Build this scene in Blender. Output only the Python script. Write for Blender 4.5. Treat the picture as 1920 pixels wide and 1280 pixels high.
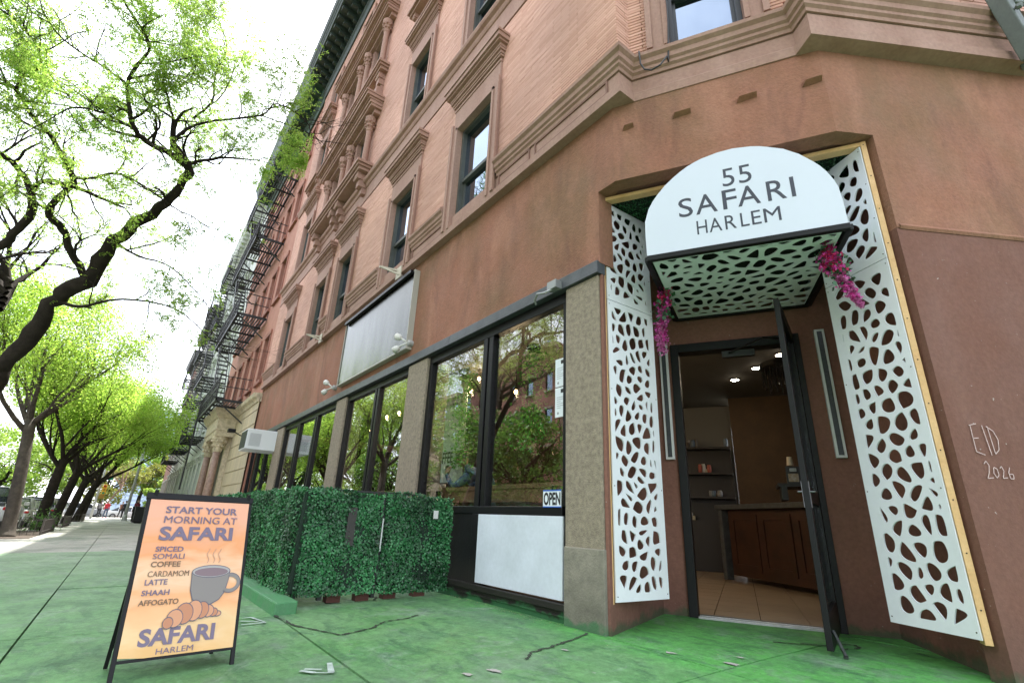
import bpy, bmesh, math, random
import numpy as np
from mathutils import Vector, Matrix, noise
from math import radians as rad, sin, cos, pi

for _o in list(bpy.data.objects): bpy.data.objects.remove(_o)
SC = bpy.context.scene
COL = SC.collection
random.seed(7); RNG = np.random.default_rng(7)

# ------------------------------------------------------------ camera
# world: X runs along the long brick front (towards the viewer), Y into the building, Z up
CAM_POS = (0.0, 0.0, 0.8)
def _cam_axes():
    p, r, xa = rad(20.04), rad(2.458), rad(143.9189)
    ex = Vector((sin(xa), cos(xa), 0)); ey = Vector((sin(xa-pi/2), cos(xa-pi/2), 0)); ez = Vector((0, 0, 1))
    f = Vector((0, cos(p), sin(p))); u = Vector((0, -sin(p), cos(p))); t = Vector((1, 0, 0))
    R = t*cos(r)+u*sin(r); U = -t*sin(r)+u*cos(r)
    B = Matrix((ex, ey, ez))
    return B@R, B@U, B@f
_R, _U, _F = _cam_axes()
cd = bpy.data.cameras.new('camera'); cam = bpy.data.objects.new('camera', cd); COL.objects.link(cam)
M = Matrix((_R, _U, -_F)).transposed().to_4x4(); M.translation = Vector(CAM_POS)
cam.matrix_world = M
cd.sensor_width = 36; cd.lens = 36*926.2/1920; cd.clip_end = 2000; cd.clip_start = 0.05
SC.camera = cam

# ------------------------------------------------------------ world, sun, exposure
SUN_EL = rad(63); SUN_DIR = Vector((-0.93, 0.36, 0)).normalized()      # horizontal direction towards the sun
w = bpy.data.worlds.new('World'); SC.world = w; w.use_nodes = True
nt = w.node_tree; bg = nt.nodes['Background']
sky = nt.nodes.new('ShaderNodeTexSky'); sky.sky_type = 'NISHITA'; sky.sun_disc = False
sky.sun_elevation = SUN_EL; sky.sun_rotation = math.atan2(SUN_DIR.x, SUN_DIR.y)
sky.dust_density = 3.0; sky.air_density = 1.0; sky.ozone_density = 1.0
mixn = nt.nodes.new('ShaderNodeMix'); mixn.data_type = 'RGBA'; mixn.blend_type = 'MIX'
tc = nt.nodes.new('ShaderNodeTexCoord'); ns = nt.nodes.new('ShaderNodeTexNoise'); ns.inputs['Scale'].default_value = 2.2; ns.inputs['Detail'].default_value = 5
mr = nt.nodes.new('ShaderNodeMapRange'); mr.inputs[1].default_value = .42; mr.inputs[2].default_value = .6; mr.inputs[3].default_value = .35; mr.inputs[4].default_value = .85
nt.links.new(tc.outputs['Generated'], ns.inputs['Vector']); nt.links.new(ns.outputs['Fac'], mr.inputs[0]); nt.links.new(mr.outputs[0], mixn.inputs[0])
nt.links.new(sky.outputs[0], mixn.inputs[6]); mixn.inputs[7].default_value = (9.2, 9.6, 10.2, 1)   # bright thin cloud
nt.links.new(mixn.outputs[2], bg.inputs['Color']); bg.inputs['Strength'].default_value = 0.11
sl = bpy.data.lights.new('sun', 'SUN'); sl.energy = 4.0; sl.angle = rad(0.6); sl.color = (1, .95, .88)
so = bpy.data.objects.new('sun', sl); COL.objects.link(so)
sd = Vector((SUN_DIR.x*cos(SUN_EL), SUN_DIR.y*cos(SUN_EL), sin(SUN_EL)))
so.rotation_euler = sd.to_track_quat('Z', 'Y').to_euler()
vs = SC.view_settings; vs.view_transform = 'Standard'; vs.look = 'None'; vs.exposure = 1.85; vs.gamma = 1; vs.use_curve_mapping = False
SC.render.engine = 'CYCLES'
SC.cycles.max_bounces = 8; SC.cycles.transparent_max_bounces = 12

# ------------------------------------------------------------ helpers
class MB:
    def __init__(s): s.v = []; s.f = []
    def add(s, vs, fs):
        n = len(s.v); s.v += [tuple(v) for v in vs]; s.f += [tuple(i+n for i in f) for f in fs]; return s
    def box(s, x0, x1, y0, y1, z0, z1, F=None):
        P = [(x, y, z) for x in (x0, x1) for y in (y0, y1) for z in (z0, z1)]
        if F: P = [F(*p) for p in P]
        return s.add(P, [(0,1,3,2),(4,6,7,5),(0,4,5,1),(2,3,7,6),(0,2,6,4),(1,5,7,3)])
    def bar(s, a, b, w, h=None, up=(0,0,1)):
        h = h or w; a = Vector(a); b = Vector(b); d = (b-a).normalized(); up = Vector(up)
        if abs(d.dot(up)) > .98: up = Vector((1,0,0))
        r = d.cross(up).normalized()*(w/2); u = r.cross(d).normalized()*(h/2)
        P = [p+i*r+j*u for p in (a, b) for i, j in ((-1,-1),(1,-1),(1,1),(-1,1))]
        return s.add(P, [(0,3,2,1),(4,5,6,7),(0,1,5,4),(1,2,6,5),(2,3,7,6),(3,0,4,7)])
    def tube(s, pts, rs, n=8, cap=True):
        pts = [Vector(p) for p in pts]
        if not hasattr(rs, '__len__'): rs = [rs]*len(pts)
        base = len(s.v); ref = None
        for i, p in enumerate(pts):
            d = (pts[min(i+1, len(pts)-1)]-pts[max(i-1, 0)])
            d = d.normalized() if d.length > 1e-9 else Vector((0,0,1))
            if ref is None: ref = Vector((0,0,1)) if abs(d.z) < .9 else Vector((1,0,0))
            r = d.cross(ref).normalized(); u = r.cross(d).normalized(); ref = u
            for k in range(n):
                a = 2*pi*k/n; s.v.append(tuple(p+r*cos(a)*rs[i]+u*sin(a)*rs[i]))
        for i in range(len(pts)-1):
            for k in range(n):
                a = base+i*n+k; b = base+i*n+(k+1) % n; s.f.append((a, b, b+n, a+n))
        if cap:
            s.f.append(tuple(base+k for k in range(n))[::-1]); s.f.append(tuple(base+(len(pts)-1)*n+k for k in range(n)))
        return s
    def lathe(s, c, prof, n=16, axis='z'):
        base = len(s.v); c = Vector(c)
        for r, h in prof:
            for k in range(n):
                a = 2*pi*k/n; q = (r*cos(a), r*sin(a), h)
                if axis == 'x': q = (h, r*cos(a), r*sin(a))
                if axis == 'y': q = (r*cos(a), h, r*sin(a))
                s.v.append(tuple(c+Vector(q)))
        for i in range(len(prof)-1):
            for k in range(n):
                a = base+i*n+k; b = base+i*n+(k+1) % n; s.f.append((a, b, b+n, a+n))
        s.f.append(tuple(base+k for k in range(n))[::-1]); s.f.append(tuple(base+(len(prof)-1)*n+k for k in range(n)))
        return s
    def prism(s, poly, F, d0, d1):     # poly of (a,b); F(a,b,d)->world
        n = len(poly); b = len(s.v)
        s.v += [tuple(F(x, y, d0)) for x, y in poly]+[tuple(F(x, y, d1)) for x, y in poly]
        s.f.append(tuple(range(b, b+n))); s.f.append(tuple(range(b+2*n-1, b+n-1, -1)))
        for i in range(n):
            j = (i+1) % n; s.f.append((b+i, b+n+i, b+n+j, b+j))
        return s
    def ball(s, c, r, n=8, sc=(1,1,1)):
        prof = [(max(1e-4, sin(pi*i/n))*r, -cos(pi*i/n)*r) for i in range(n+1)]
        b = len(s.v); s.lathe((0,0,0), prof, n*2)
        for i in range(b, len(s.v)):
            v = s.v[i]; s.v[i] = (c[0]+v[0]*sc[0], c[1]+v[1]*sc[1], c[2]+v[2]*sc[2])
        return s
    def T(s, F):
        s.v = [tuple(F(*v)) for v in s.v]; return s

ORI = {}
def link(o, parent=None):
    COL.objects.link(o)
    if parent is not None: o.parent = parent
    return o
def tagp(o, label=None, cat=None, group=None, kind=None):
    for k, v in (('label', label), ('category', cat), ('group', group), ('kind', kind)):
        if v: o[k] = v
    return o
def thing(name, label, cat, loc=(0,0,0), group=None):
    o = bpy.data.objects.new(name, None); o.empty_display_size = .2; link(o); o.location = loc
    ORI[o.name] = Vector(loc); return tagp(o, label, cat, group)
def orig(parent):
    return ORI.get(parent.name, Vector((0,0,0))) if parent is not None else Vector((0,0,0))
def mesh_of(name, mb, mats, off=Vector((0,0,0)), smooth=False, fix=True):
    me = bpy.data.meshes.new(name)
    me.from_pydata([(v[0]-off.x, v[1]-off.y, v[2]-off.z) for v in mb.v], [], mb.f)
    for m in (mats if isinstance(mats, (list, tuple)) else [mats]): me.materials.append(m)
    if fix:
        bm = bmesh.new(); bm.from_mesh(me); bmesh.ops.recalc_face_normals(bm, faces=bm.faces); bm.to_mesh(me); bm.free()
    if smooth: me.polygons.foreach_set('use_smooth', [True]*len(me.polygons))
    me.update(); return me
def part(name, mb, m, parent=None, smooth=False, bevel=0, label=None, kind=None, fix=True):
    off = orig(parent)
    me = mesh_of(name, mb, m, off, smooth, fix)
    o = bpy.data.objects.new(name, me); link(o, parent)
    ORI[o.name] = off
    if bevel:
        b = o.modifiers.new('bevel', 'BEVEL'); b.width = bevel; b.segments = 2; b.limit_method = 'ANGLE'
    return tagp(o, label=label, kind=kind)
def copy_tree(o, parent=None):
    c = o.copy(); COL.objects.link(c); c.parent = parent
    ORI[c.name] = ORI.get(o.name, Vector((0,0,0)))
    for ch in o.children: copy_tree(ch, c)
    return c
def fast_mesh(name, verts, nper, mats, off=Vector((0,0,0)), tint=None):   # polygons of nper verts each, unshared
    n = len(verts)//nper; me = bpy.data.meshes.new(name)
    me.vertices.add(len(verts)); me.vertices.foreach_set('co', (np.asarray(verts)-np.array(off)).astype(np.float32).ravel())
    me.loops.add(len(verts)); me.loops.foreach_set('vertex_index', np.arange(len(verts), dtype=np.int32))
    me.polygons.add(n); me.polygons.foreach_set('loop_start', np.arange(0, n*nper, nper, dtype=np.int32))
    me.polygons.foreach_set('loop_total', np.full(n, nper, dtype=np.int32))
    me.materials.append(mats)
    if tint is not None:
        a = me.attributes.new('tint', 'FLOAT', 'FACE'); a.data.foreach_set('value', np.asarray(tint, dtype=np.float32))
    me.update(); me.validate(); return me
def leaves(name, C, size, m, parent=None, aspect=.55, flat=0.0, normals=None, kind=None, fold=True, tint=None):
    """one small rhombic leaf per centre; flat>0 biases normals upwards"""
    N = len(C); C = np.asarray(C, float)
    nrm = RNG.normal(size=(N, 3)); nrm[:, 2] += flat*np.sign(RNG.random(N)-.2)
    if normals is not None: nrm = normals+RNG.normal(size=(N, 3))*.45
    nrm /= np.linalg.norm(nrm, axis=1)[:, None]
    t = RNG.normal(size=(N, 3)); t -= (t*nrm).sum(1)[:, None]*nrm; t /= np.linalg.norm(t, axis=1)[:, None]
    b = np.cross(nrm, t); s = (size*RNG.uniform(.65, 1.35, N))[:, None]
    V = np.stack([C-t*s*.5, C+b*s*.5*aspect+t*s*.05, C+t*s*.5, C-b*s*.5*aspect+t*s*.05], 1).reshape(-1, 3)
    off = orig(parent)
    me = fast_mesh(name, V, 4, m, off, RNG.random(N) if tint is None else tint)
    o = bpy.data.objects.new(name, me); link(o, parent); ORI[o.name] = off
    return tagp(o, kind=kind)

# ------------------------------------------------------------ materials
MT = {}
def N(nt, t, **k):
    n = nt.nodes.new(t)
    for a, b in k.items(): setattr(n, a, b)
    return n
def mat(name, col, rough=.7, metal=0, var=0.0, vscale=3.0, bump=0.0, bscale=30.0, spec=.5, col2=None, stains=0.0, streak=False, coat=0, emit=None, estr=1, foot=False):
    if name in MT: return MT[name]
    m = bpy.data.materials.new(name); m.use_nodes = True; nt = m.node_tree; p = nt.nodes['Principled BSDF']
    p.inputs['Base Color'].default_value = (*col, 1); p.inputs['Roughness'].default_value = rough; p.inputs['Metallic'].default_value = metal
    p.inputs['Specular IOR Level'].default_value = spec; p.inputs['Coat Weight'].default_value = coat
    geo = N(nt, 'ShaderNodeNewGeometry'); src = geo.outputs['Position']
    if streak:
        mp = N(nt, 'ShaderNodeMapping'); mp.inputs['Scale'].default_value = (1, 1, .18); nt.links.new(src, mp.inputs[0]); ssrc = mp.outputs[0]
    else: ssrc = src
    if var > 0 or col2:
        n1 = N(nt, 'ShaderNodeTexNoise'); n1.inputs['Scale'].default_value = vscale; n1.inputs['Detail'].default_value = 6; n1.inputs['Roughness'].default_value = .6
        nt.links.new(ssrc, n1.inputs['Vector'])
        r = N(nt, 'ShaderNodeMapRange'); r.inputs[1].default_value = .32; r.inputs[2].default_value = .68; nt.links.new(n1.outputs['Fac'], r.inputs[0])
        mx = N(nt, 'ShaderNodeMix', data_type='RGBA'); c2 = col2 or tuple(c*(1-var) for c in col)
        c1 = col if col2 else tuple(min(1, c*(1+var*.5)) for c in col)
        mx.inputs[6].default_value = (*c1, 1); mx.inputs[7].default_value = (*c2, 1)
        nt.links.new(r.outputs[0], mx.inputs[0]); out = mx.outputs[2]
        # a finer grain on top
        n2 = N(nt, 'ShaderNodeTexNoise'); n2.inputs['Scale'].default_value = vscale*9; n2.inputs['Detail'].default_value = 4; nt.links.new(src, n2.inputs['Vector'])
        r2 = N(nt, 'ShaderNodeMapRange'); r2.inputs[1].default_value = .3; r2.inputs[2].default_value = .7; r2.inputs[3].default_value = 1-var*.45; r2.inputs[4].default_value = 1+var*.2
        nt.links.new(n2.outputs['Fac'], r2.inputs[0])
        mu = N(nt, 'ShaderNodeVectorMath', operation='SCALE'); nt.links.new(out, mu.inputs[0]); nt.links.new(r2.outputs[0], mu.inputs['Scale'])
        fin = mu.outputs[0]
        if foot:      # pavement paint and splash dirt lapping up the foot of the wall
            sz = N(nt, 'ShaderNodeSeparateXYZ'); nt.links.new(src, sz.inputs[0]); nf = N(nt, 'ShaderNodeTexNoise'); nf.inputs['Scale'].default_value = 6; nf.inputs['Detail'].default_value = 6; nt.links.new(src, nf.inputs['Vector'])
            ma = N(nt, 'ShaderNodeMath', operation='MULTIPLY_ADD'); ma.inputs[1].default_value = -.30; nt.links.new(nf.outputs['Fac'], ma.inputs[0]); nt.links.new(sz.outputs[2], ma.inputs[2])
            for (a_, b_, k_, cc) in ((-.05, .30, .4, (.05, .045, .035)), (-.13, -.085, .8, (.04, .15, .06))):
                rf = N(nt, 'ShaderNodeMapRange'); rf.inputs[1].default_value = a_; rf.inputs[2].default_value = b_; rf.inputs[3].default_value = k_; rf.inputs[4].default_value = 0; nt.links.new(ma.outputs[0], rf.inputs[0])
                mf = N(nt, 'ShaderNodeMix', data_type='RGBA'); nt.links.new(rf.outputs[0], mf.inputs[0]); nt.links.new(fin, mf.inputs[6]); mf.inputs[7].default_value = (*cc, 1); fin = mf.outputs[2]
        nt.links.new(fin, p.inputs['Base Color'])
    if bump > 0:
        nb = N(nt, 'ShaderNodeTexNoise'); nb.inputs['Scale'].default_value = bscale; nb.inputs['Detail'].default_value = 5; nt.links.new(src, nb.inputs['Vector'])
        bp = N(nt, 'ShaderNodeBump'); bp.inputs['Strength'].default_value = min(1, bump); bp.inputs['Distance'].default_value = .01
        nt.links.new(nb.outputs['Fac'], bp.inputs['Height']); nt.links.new(bp.outputs[0], p.inputs['Normal'])
    if emit:
        p.inputs['Emission Color'].default_value = (*emit, 1); p.inputs['Emission Strength'].default_value = estr
    MT[name] = m; return m
def tintmat(name, c1, c2, rough=.6, transl=0.0, tcol=None, spec=.4, big=0, blo=.78, bhi=1.15):
    if name in MT: return MT[name]
    m = bpy.data.materials.new(name); m.use_nodes = True; nt = m.node_tree; p = nt.nodes['Principled BSDF']
    p.inputs['Roughness'].default_value = rough; p.inputs['Specular IOR Level'].default_value = spec
    at = N(nt, 'ShaderNodeAttribute'); at.attribute_name = 'tint'
    mx = N(nt, 'ShaderNodeMix', data_type='RGBA'); mx.inputs[6].default_value = (*c1, 1); mx.inputs[7].default_value = (*c2, 1)
    nt.links.new(at.outputs['Fac'], mx.inputs[0]); out = mx.outputs[2]
    if big:
        g = N(nt, 'ShaderNodeNewGeometry'); nz = N(nt, 'ShaderNodeTexNoise'); nz.inputs['Scale'].default_value = big; nz.inputs['Detail'].default_value = 3
        nt.links.new(g.outputs['Position'], nz.inputs['Vector'])
        r2 = N(nt, 'ShaderNodeMapRange'); r2.inputs[1].default_value = .3; r2.inputs[2].default_value = .7; r2.inputs[3].default_value = blo; r2.inputs[4].default_value = bhi
        nt.links.new(nz.outputs['Fac'], r2.inputs[0])
        mu = N(nt, 'ShaderNodeVectorMath', operation='SCALE'); nt.links.new(out, mu.inputs[0]); nt.links.new(r2.outputs[0], mu.inputs['Scale']); out = mu.outputs[0]
    nt.links.new(out, p.inputs['Base Color'])
    if transl > 0:
        tr = N(nt, 'ShaderNodeBsdfTranslucent'); ms = N(nt, 'ShaderNodeMixShader'); ms.inputs[0].default_value = transl
        if tcol: tr.inputs['Color'].default_value = (*tcol, 1)
        else: nt.links.new(out, tr.inputs['Color'])
        o = nt.nodes['Material Output']; nt.links.new(p.outputs[0], ms.inputs[1]); nt.links.new(tr.outputs[0], ms.inputs[2]); nt.links.new(ms.outputs[0], o.inputs['Surface'])
    MT[name] = m; return m
def glassmat(name, tint=(.85,.9,.88), ior=1.5, base=.12, rough=0.0, gcol=(.95, .97, 1)):
    m = bpy.data.materials.new(name); m.use_nodes = True; nt = m.node_tree; nt.nodes.remove(nt.nodes['Principled BSDF'])
    t = N(nt, 'ShaderNodeBsdfTransparent'); t.inputs[0].default_value = (*tint, 1)
    g = N(nt, 'ShaderNodeBsdfGlossy'); g.inputs['Roughness'].default_value = rough; g.inputs['Color'].default_value = (*gcol, 1)
    lw = N(nt, 'ShaderNodeLayerWeight'); pw = N(nt, 'ShaderNodeMath', operation='POWER'); pw.inputs[1].default_value = 4.0; nt.links.new(lw.outputs['Facing'], pw.inputs[0])   # Schlick, the same from both sides
    r = N(nt, 'ShaderNodeMapRange'); r.inputs[3].default_value = base; r.inputs[4].default_value = 1; nt.links.new(pw.outputs[0], r.inputs[0])
    ms = N(nt, 'ShaderNodeMixShader'); nt.links.new(r.outputs[0], ms.inputs[0]); nt.links.new(t.outputs[0], ms.inputs[1]); nt.links.new(g.outputs[0], ms.inputs[2])
    nt.links.new(ms.outputs[0], nt.nodes['Material Output'].inputs['Surface']); MT[name] = m; return m

def stuccomat(name, C4, specks=0, bumpk=1.0):
    m = bpy.data.materials.new(name); m.use_nodes = True; nt = m.node_tree; p = nt.nodes['Principled BSDF']; L = nt.links.new
    g = N(nt, 'ShaderNodeNewGeometry'); P = g.outputs['Position']
    def noi(sc, det=6, ro=.6, z=1, dist=0):
        mp = N(nt, 'ShaderNodeMapping'); mp.inputs['Scale'].default_value = (1, 1, z); L(P, mp.inputs[0])
        n = N(nt, 'ShaderNodeTexNoise'); n.inputs['Scale'].default_value = sc; n.inputs['Detail'].default_value = det; n.inputs['Roughness'].default_value = ro; n.inputs['Distortion'].default_value = dist; L(mp.outputs[0], n.inputs['Vector']); return n.outputs['Fac']
    def rng(f, a, b, c=0, d=1):
        r = N(nt, 'ShaderNodeMapRange'); r.inputs[1].default_value = a; r.inputs[2].default_value = b; r.inputs[3].default_value = c; r.inputs[4].default_value = d; L(f, r.inputs[0]); return r.outputs[0]
    def mix(f, a, b):
        x = N(nt, 'ShaderNodeMix', data_type='RGBA'); L(f, x.inputs[0])
        for s_, c in ((6, a), (7, b)):
            if isinstance(c, tuple): x.inputs[s_].default_value = (*c, 1)
            else: L(c, x.inputs[s_])
        return x.outputs[2]
    c = mix(rng(noi(.9, 5, .55, .7), .38, .62), C4[0], C4[1])
    c = mix(rng(noi(2.3, 6, .6, .35, .4), .50, .70, 0, .7), c, C4[2])
    c = mix(rng(noi(1.6, 7, .65, .3, .8), .52, .68, 0, .55), c, C4[3])
    c = mix(rng(noi(9, 7, .7), .62, .70, 0, .35), c, (.17, .08, .058))
    if specks:
        c = mix(rng(noi(34, 2, .5), .755, .78, 0, .7*specks), c, (.46, .40, .37)); c = mix(rng(noi(11, 3, .5, 1, 1.5), .745, .76, 0, .5*specks), c, (.42, .34, .32))
        sz = N(nt, 'ShaderNodeSeparateXYZ'); L(P, sz.inputs[0]); ma = N(nt, 'ShaderNodeMath', operation='ADD'); L(sz.outputs[2], ma.inputs[0]); mm_ = N(nt, 'ShaderNodeMath', operation='MULTIPLY'); mm_.inputs[1].default_value = -.22; L(noi(7, 5), mm_.inputs[0]); L(mm_.outputs[0], ma.inputs[1])
        c = mix(rng(ma.outputs[0], -.075, -.02, .75, 0), c, (.035, .10, .045))
        c = mix(rng(ma.outputs[0], -.05, .35, .35, 0), c, (.07, .045, .038))
    f = rng(noi(30, 4), .3, .7, .88, 1.1)
    sc = N(nt, 'ShaderNodeVectorMath', operation='SCALE'); L(c, sc.inputs[0]); L(f, sc.inputs['Scale']); L(sc.outputs[0], p.inputs['Base Color'])
    L(rng(noi(3), .3, .7, .72, .95), p.inputs['Roughness']); p.inputs['Specular IOR Level'].default_value = .3
    a1 = N(nt, 'ShaderNodeMath', operation='MULTIPLY_ADD'); L(noi(7, 6, .6, .6, .5), a1.inputs[0]); a1.inputs[1].default_value = 1.6; L(noi(45, 4), a1.inputs[2])
    bp = N(nt, 'ShaderNodeBump'); bp.inputs['Strength'].default_value = .55*bumpk; bp.inputs['Distance'].default_value = .014; L(a1.outputs[0], bp.inputs['Height']); L(bp.outputs[0], p.inputs['Normal'])
    MT[name] = m; return m
STUCCO = stuccomat('brown painted stucco', ((.285, .128, .082), (.215, .118, .068), (.36, .175, .115), (.145, .07, .05)))
LOWERP = stuccomat('darker smooth brown paint', ((.180, .083, .060), (.165, .078, .058), (.20, .098, .072), (.145, .068, .05)), 1, .35)
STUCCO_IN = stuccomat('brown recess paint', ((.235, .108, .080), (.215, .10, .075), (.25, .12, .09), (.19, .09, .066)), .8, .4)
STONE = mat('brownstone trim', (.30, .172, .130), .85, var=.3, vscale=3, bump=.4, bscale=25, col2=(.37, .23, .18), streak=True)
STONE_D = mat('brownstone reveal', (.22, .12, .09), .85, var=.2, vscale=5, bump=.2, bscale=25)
BRICK = tintmat('pink painted brick', (.50, .275, .20), (.64, .385, .30), .8, big=.35)
MORTAR = mat('pink mortar', (.27, .14, .10), .9, var=.25, vscale=2)
BRICK_O = tintmat('orange red brick', (.44, .19, .12), (.52, .26, .17), .8)
GRANITE = mat('pebbledash pillar', (.36, .30, .22), .85, var=.55, vscale=22, bump=1, bscale=110, col2=(.22, .18, .135), foot=True)
BLACK = mat('black painted aluminium', (.006, .006, .007), .45, var=.2, vscale=8, spec=.25)
BLACKW = mat('black painted wood', (.008, .008, .009), .55, spec=.25, var=.3, vscale=6, bump=.2, bscale=30, foot=True)
FLASH = mat('grey slate flashing', (.085, .09, .10), .45, metal=.3, var=.3, vscale=5)
WHITE = mat('white board paint', (.74, .755, .80), .45, var=.05, vscale=3)
WHITEP = mat('scuffed white panel', (.66, .70, .78), .5, var=.10, vscale=3, col2=(.56, .60, .66))
WOOD = mat('raw pine', (.62, .36, .15), .6, var=.2, vscale=6, col2=(.72, .47, .23), bump=.1)
GLASS = glassmat('shop glass', (.93, .95, .94), 1.5, .115)
GLASS2 = glassmat('sash glass', (.22, .26, .30), 1.5, .50, .012, (.55, .64, .76))
GREENCOR = mat('dark green cornice metal', (.035, .055, .045), .55, var=.3, vscale=3)
IRON = mat('black fire escape iron', (.012, .012, .013), .5)
STEEL = mat('grey green steel', (.13, .15, .14), .5, var=.2, vscale=6)
SASH = mat('dark sash paint', (.07, .075, .065), .5, var=.2, vscale=6)
SASHB = mat('bronze sash', (.025, .028, .03), .4)
BOXL = tintmat('boxwood plastic leaves', (.006, .055, .016), (.05, .22, .075), .38, transl=.12, spec=.6, big=3.2, blo=.45, bhi=1.6)
DARKG = mat('dark green mat backing', (.006, .02, .01), .8)
PAINT_MARKS = [[(-5.09, 1.03), (-5.1, 1.1), (-4.82, 1.16), (-4.82, 0.98)], [(-4.97, 1.0), (-4.88, 1.12)], [(-3.35, 1.04), (-3.27, 1.1), (-3.21, 1.19)], [(-3.42, 1.23), (-3.23, 1.18)], [(-3.31, 1.15), (-3.37, 1.07)]]
CRACKS = [[(-4.09, 1.53), (-4.14, 1.67), (-4.21, 1.83), (-4.38, 1.99), (-4.39, 2.15), (-4.48, 2.36)], [(-2.85, 2.3), (-2.97, 2.44), (-3.0, 2.64), (-3.05, 2.82), (-3.17, 3.17)], [(-5.44, 2.33), (-5.66, 2.44)], [(-2.29, 4.31), (-2.19, 4.4), (-2.1, 4.51), (-2.0, 4.6)], [(-2.0, 4.72), (-1.92, 4.85), (-1.86, 4.75), (-1.9, 4.54)], [(-1.56, 5.0), (-1.47, 4.95)], [(-5.1, 1.29), (-4.6, 1.33), (-4.09, 1.53)]]
BARE_SPOTS = [(-2.88, 2.66, .032), (-2.78, 1.81, .045), (-2.75, 1.98, .05), (-2.46, 3.25, .05), (-2.08, 3.38, .06), (-2.14, 3.58, .03)]
CL0 = (-4.86, 8.92)
CL1 = (-4.204, 8.488)
CL2 = (-3.574, 8.068)
# ------------------------------------------------------------ frames of reference
UU = Vector((cos(rad(29.55)), sin(rad(29.55)), 0)); NN = Vector((-UU.y, UU.x, 0)); PD = Vector((-3.2303, 4.7414, 0))
def FM(u, d, z): return PD+UU*u+NN*d+Vector((0, 0, z))              # corner (door) frame: u right, d inwards
RR = Vector((cos(rad(58.84)), sin(rad(58.84)), 0)); RN = Vector((-RR.y, RR.x, 0)); PR = Vector((-1.10, 4.17, 0))
def FR(u, d, z): return PR+RR*u+RN*d+Vector((0, 0, z))              # right-hand front
def FL(u, d, z): return Vector((u, 3.22+d, z))                       # long front
def gz(x, y):
    dR = (x+.93)*.8557-(y-4.45)*.5175; dL = 3.2-y; dM = -((x+2.2)*-.4932+(y-3.6)*.8699)
    d = max(dL if x < -1 else -9, dR, dM if x > -4 else -9, 0)
    return .0067*min(0, x+5)-.025*min(d, 6.6)

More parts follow.
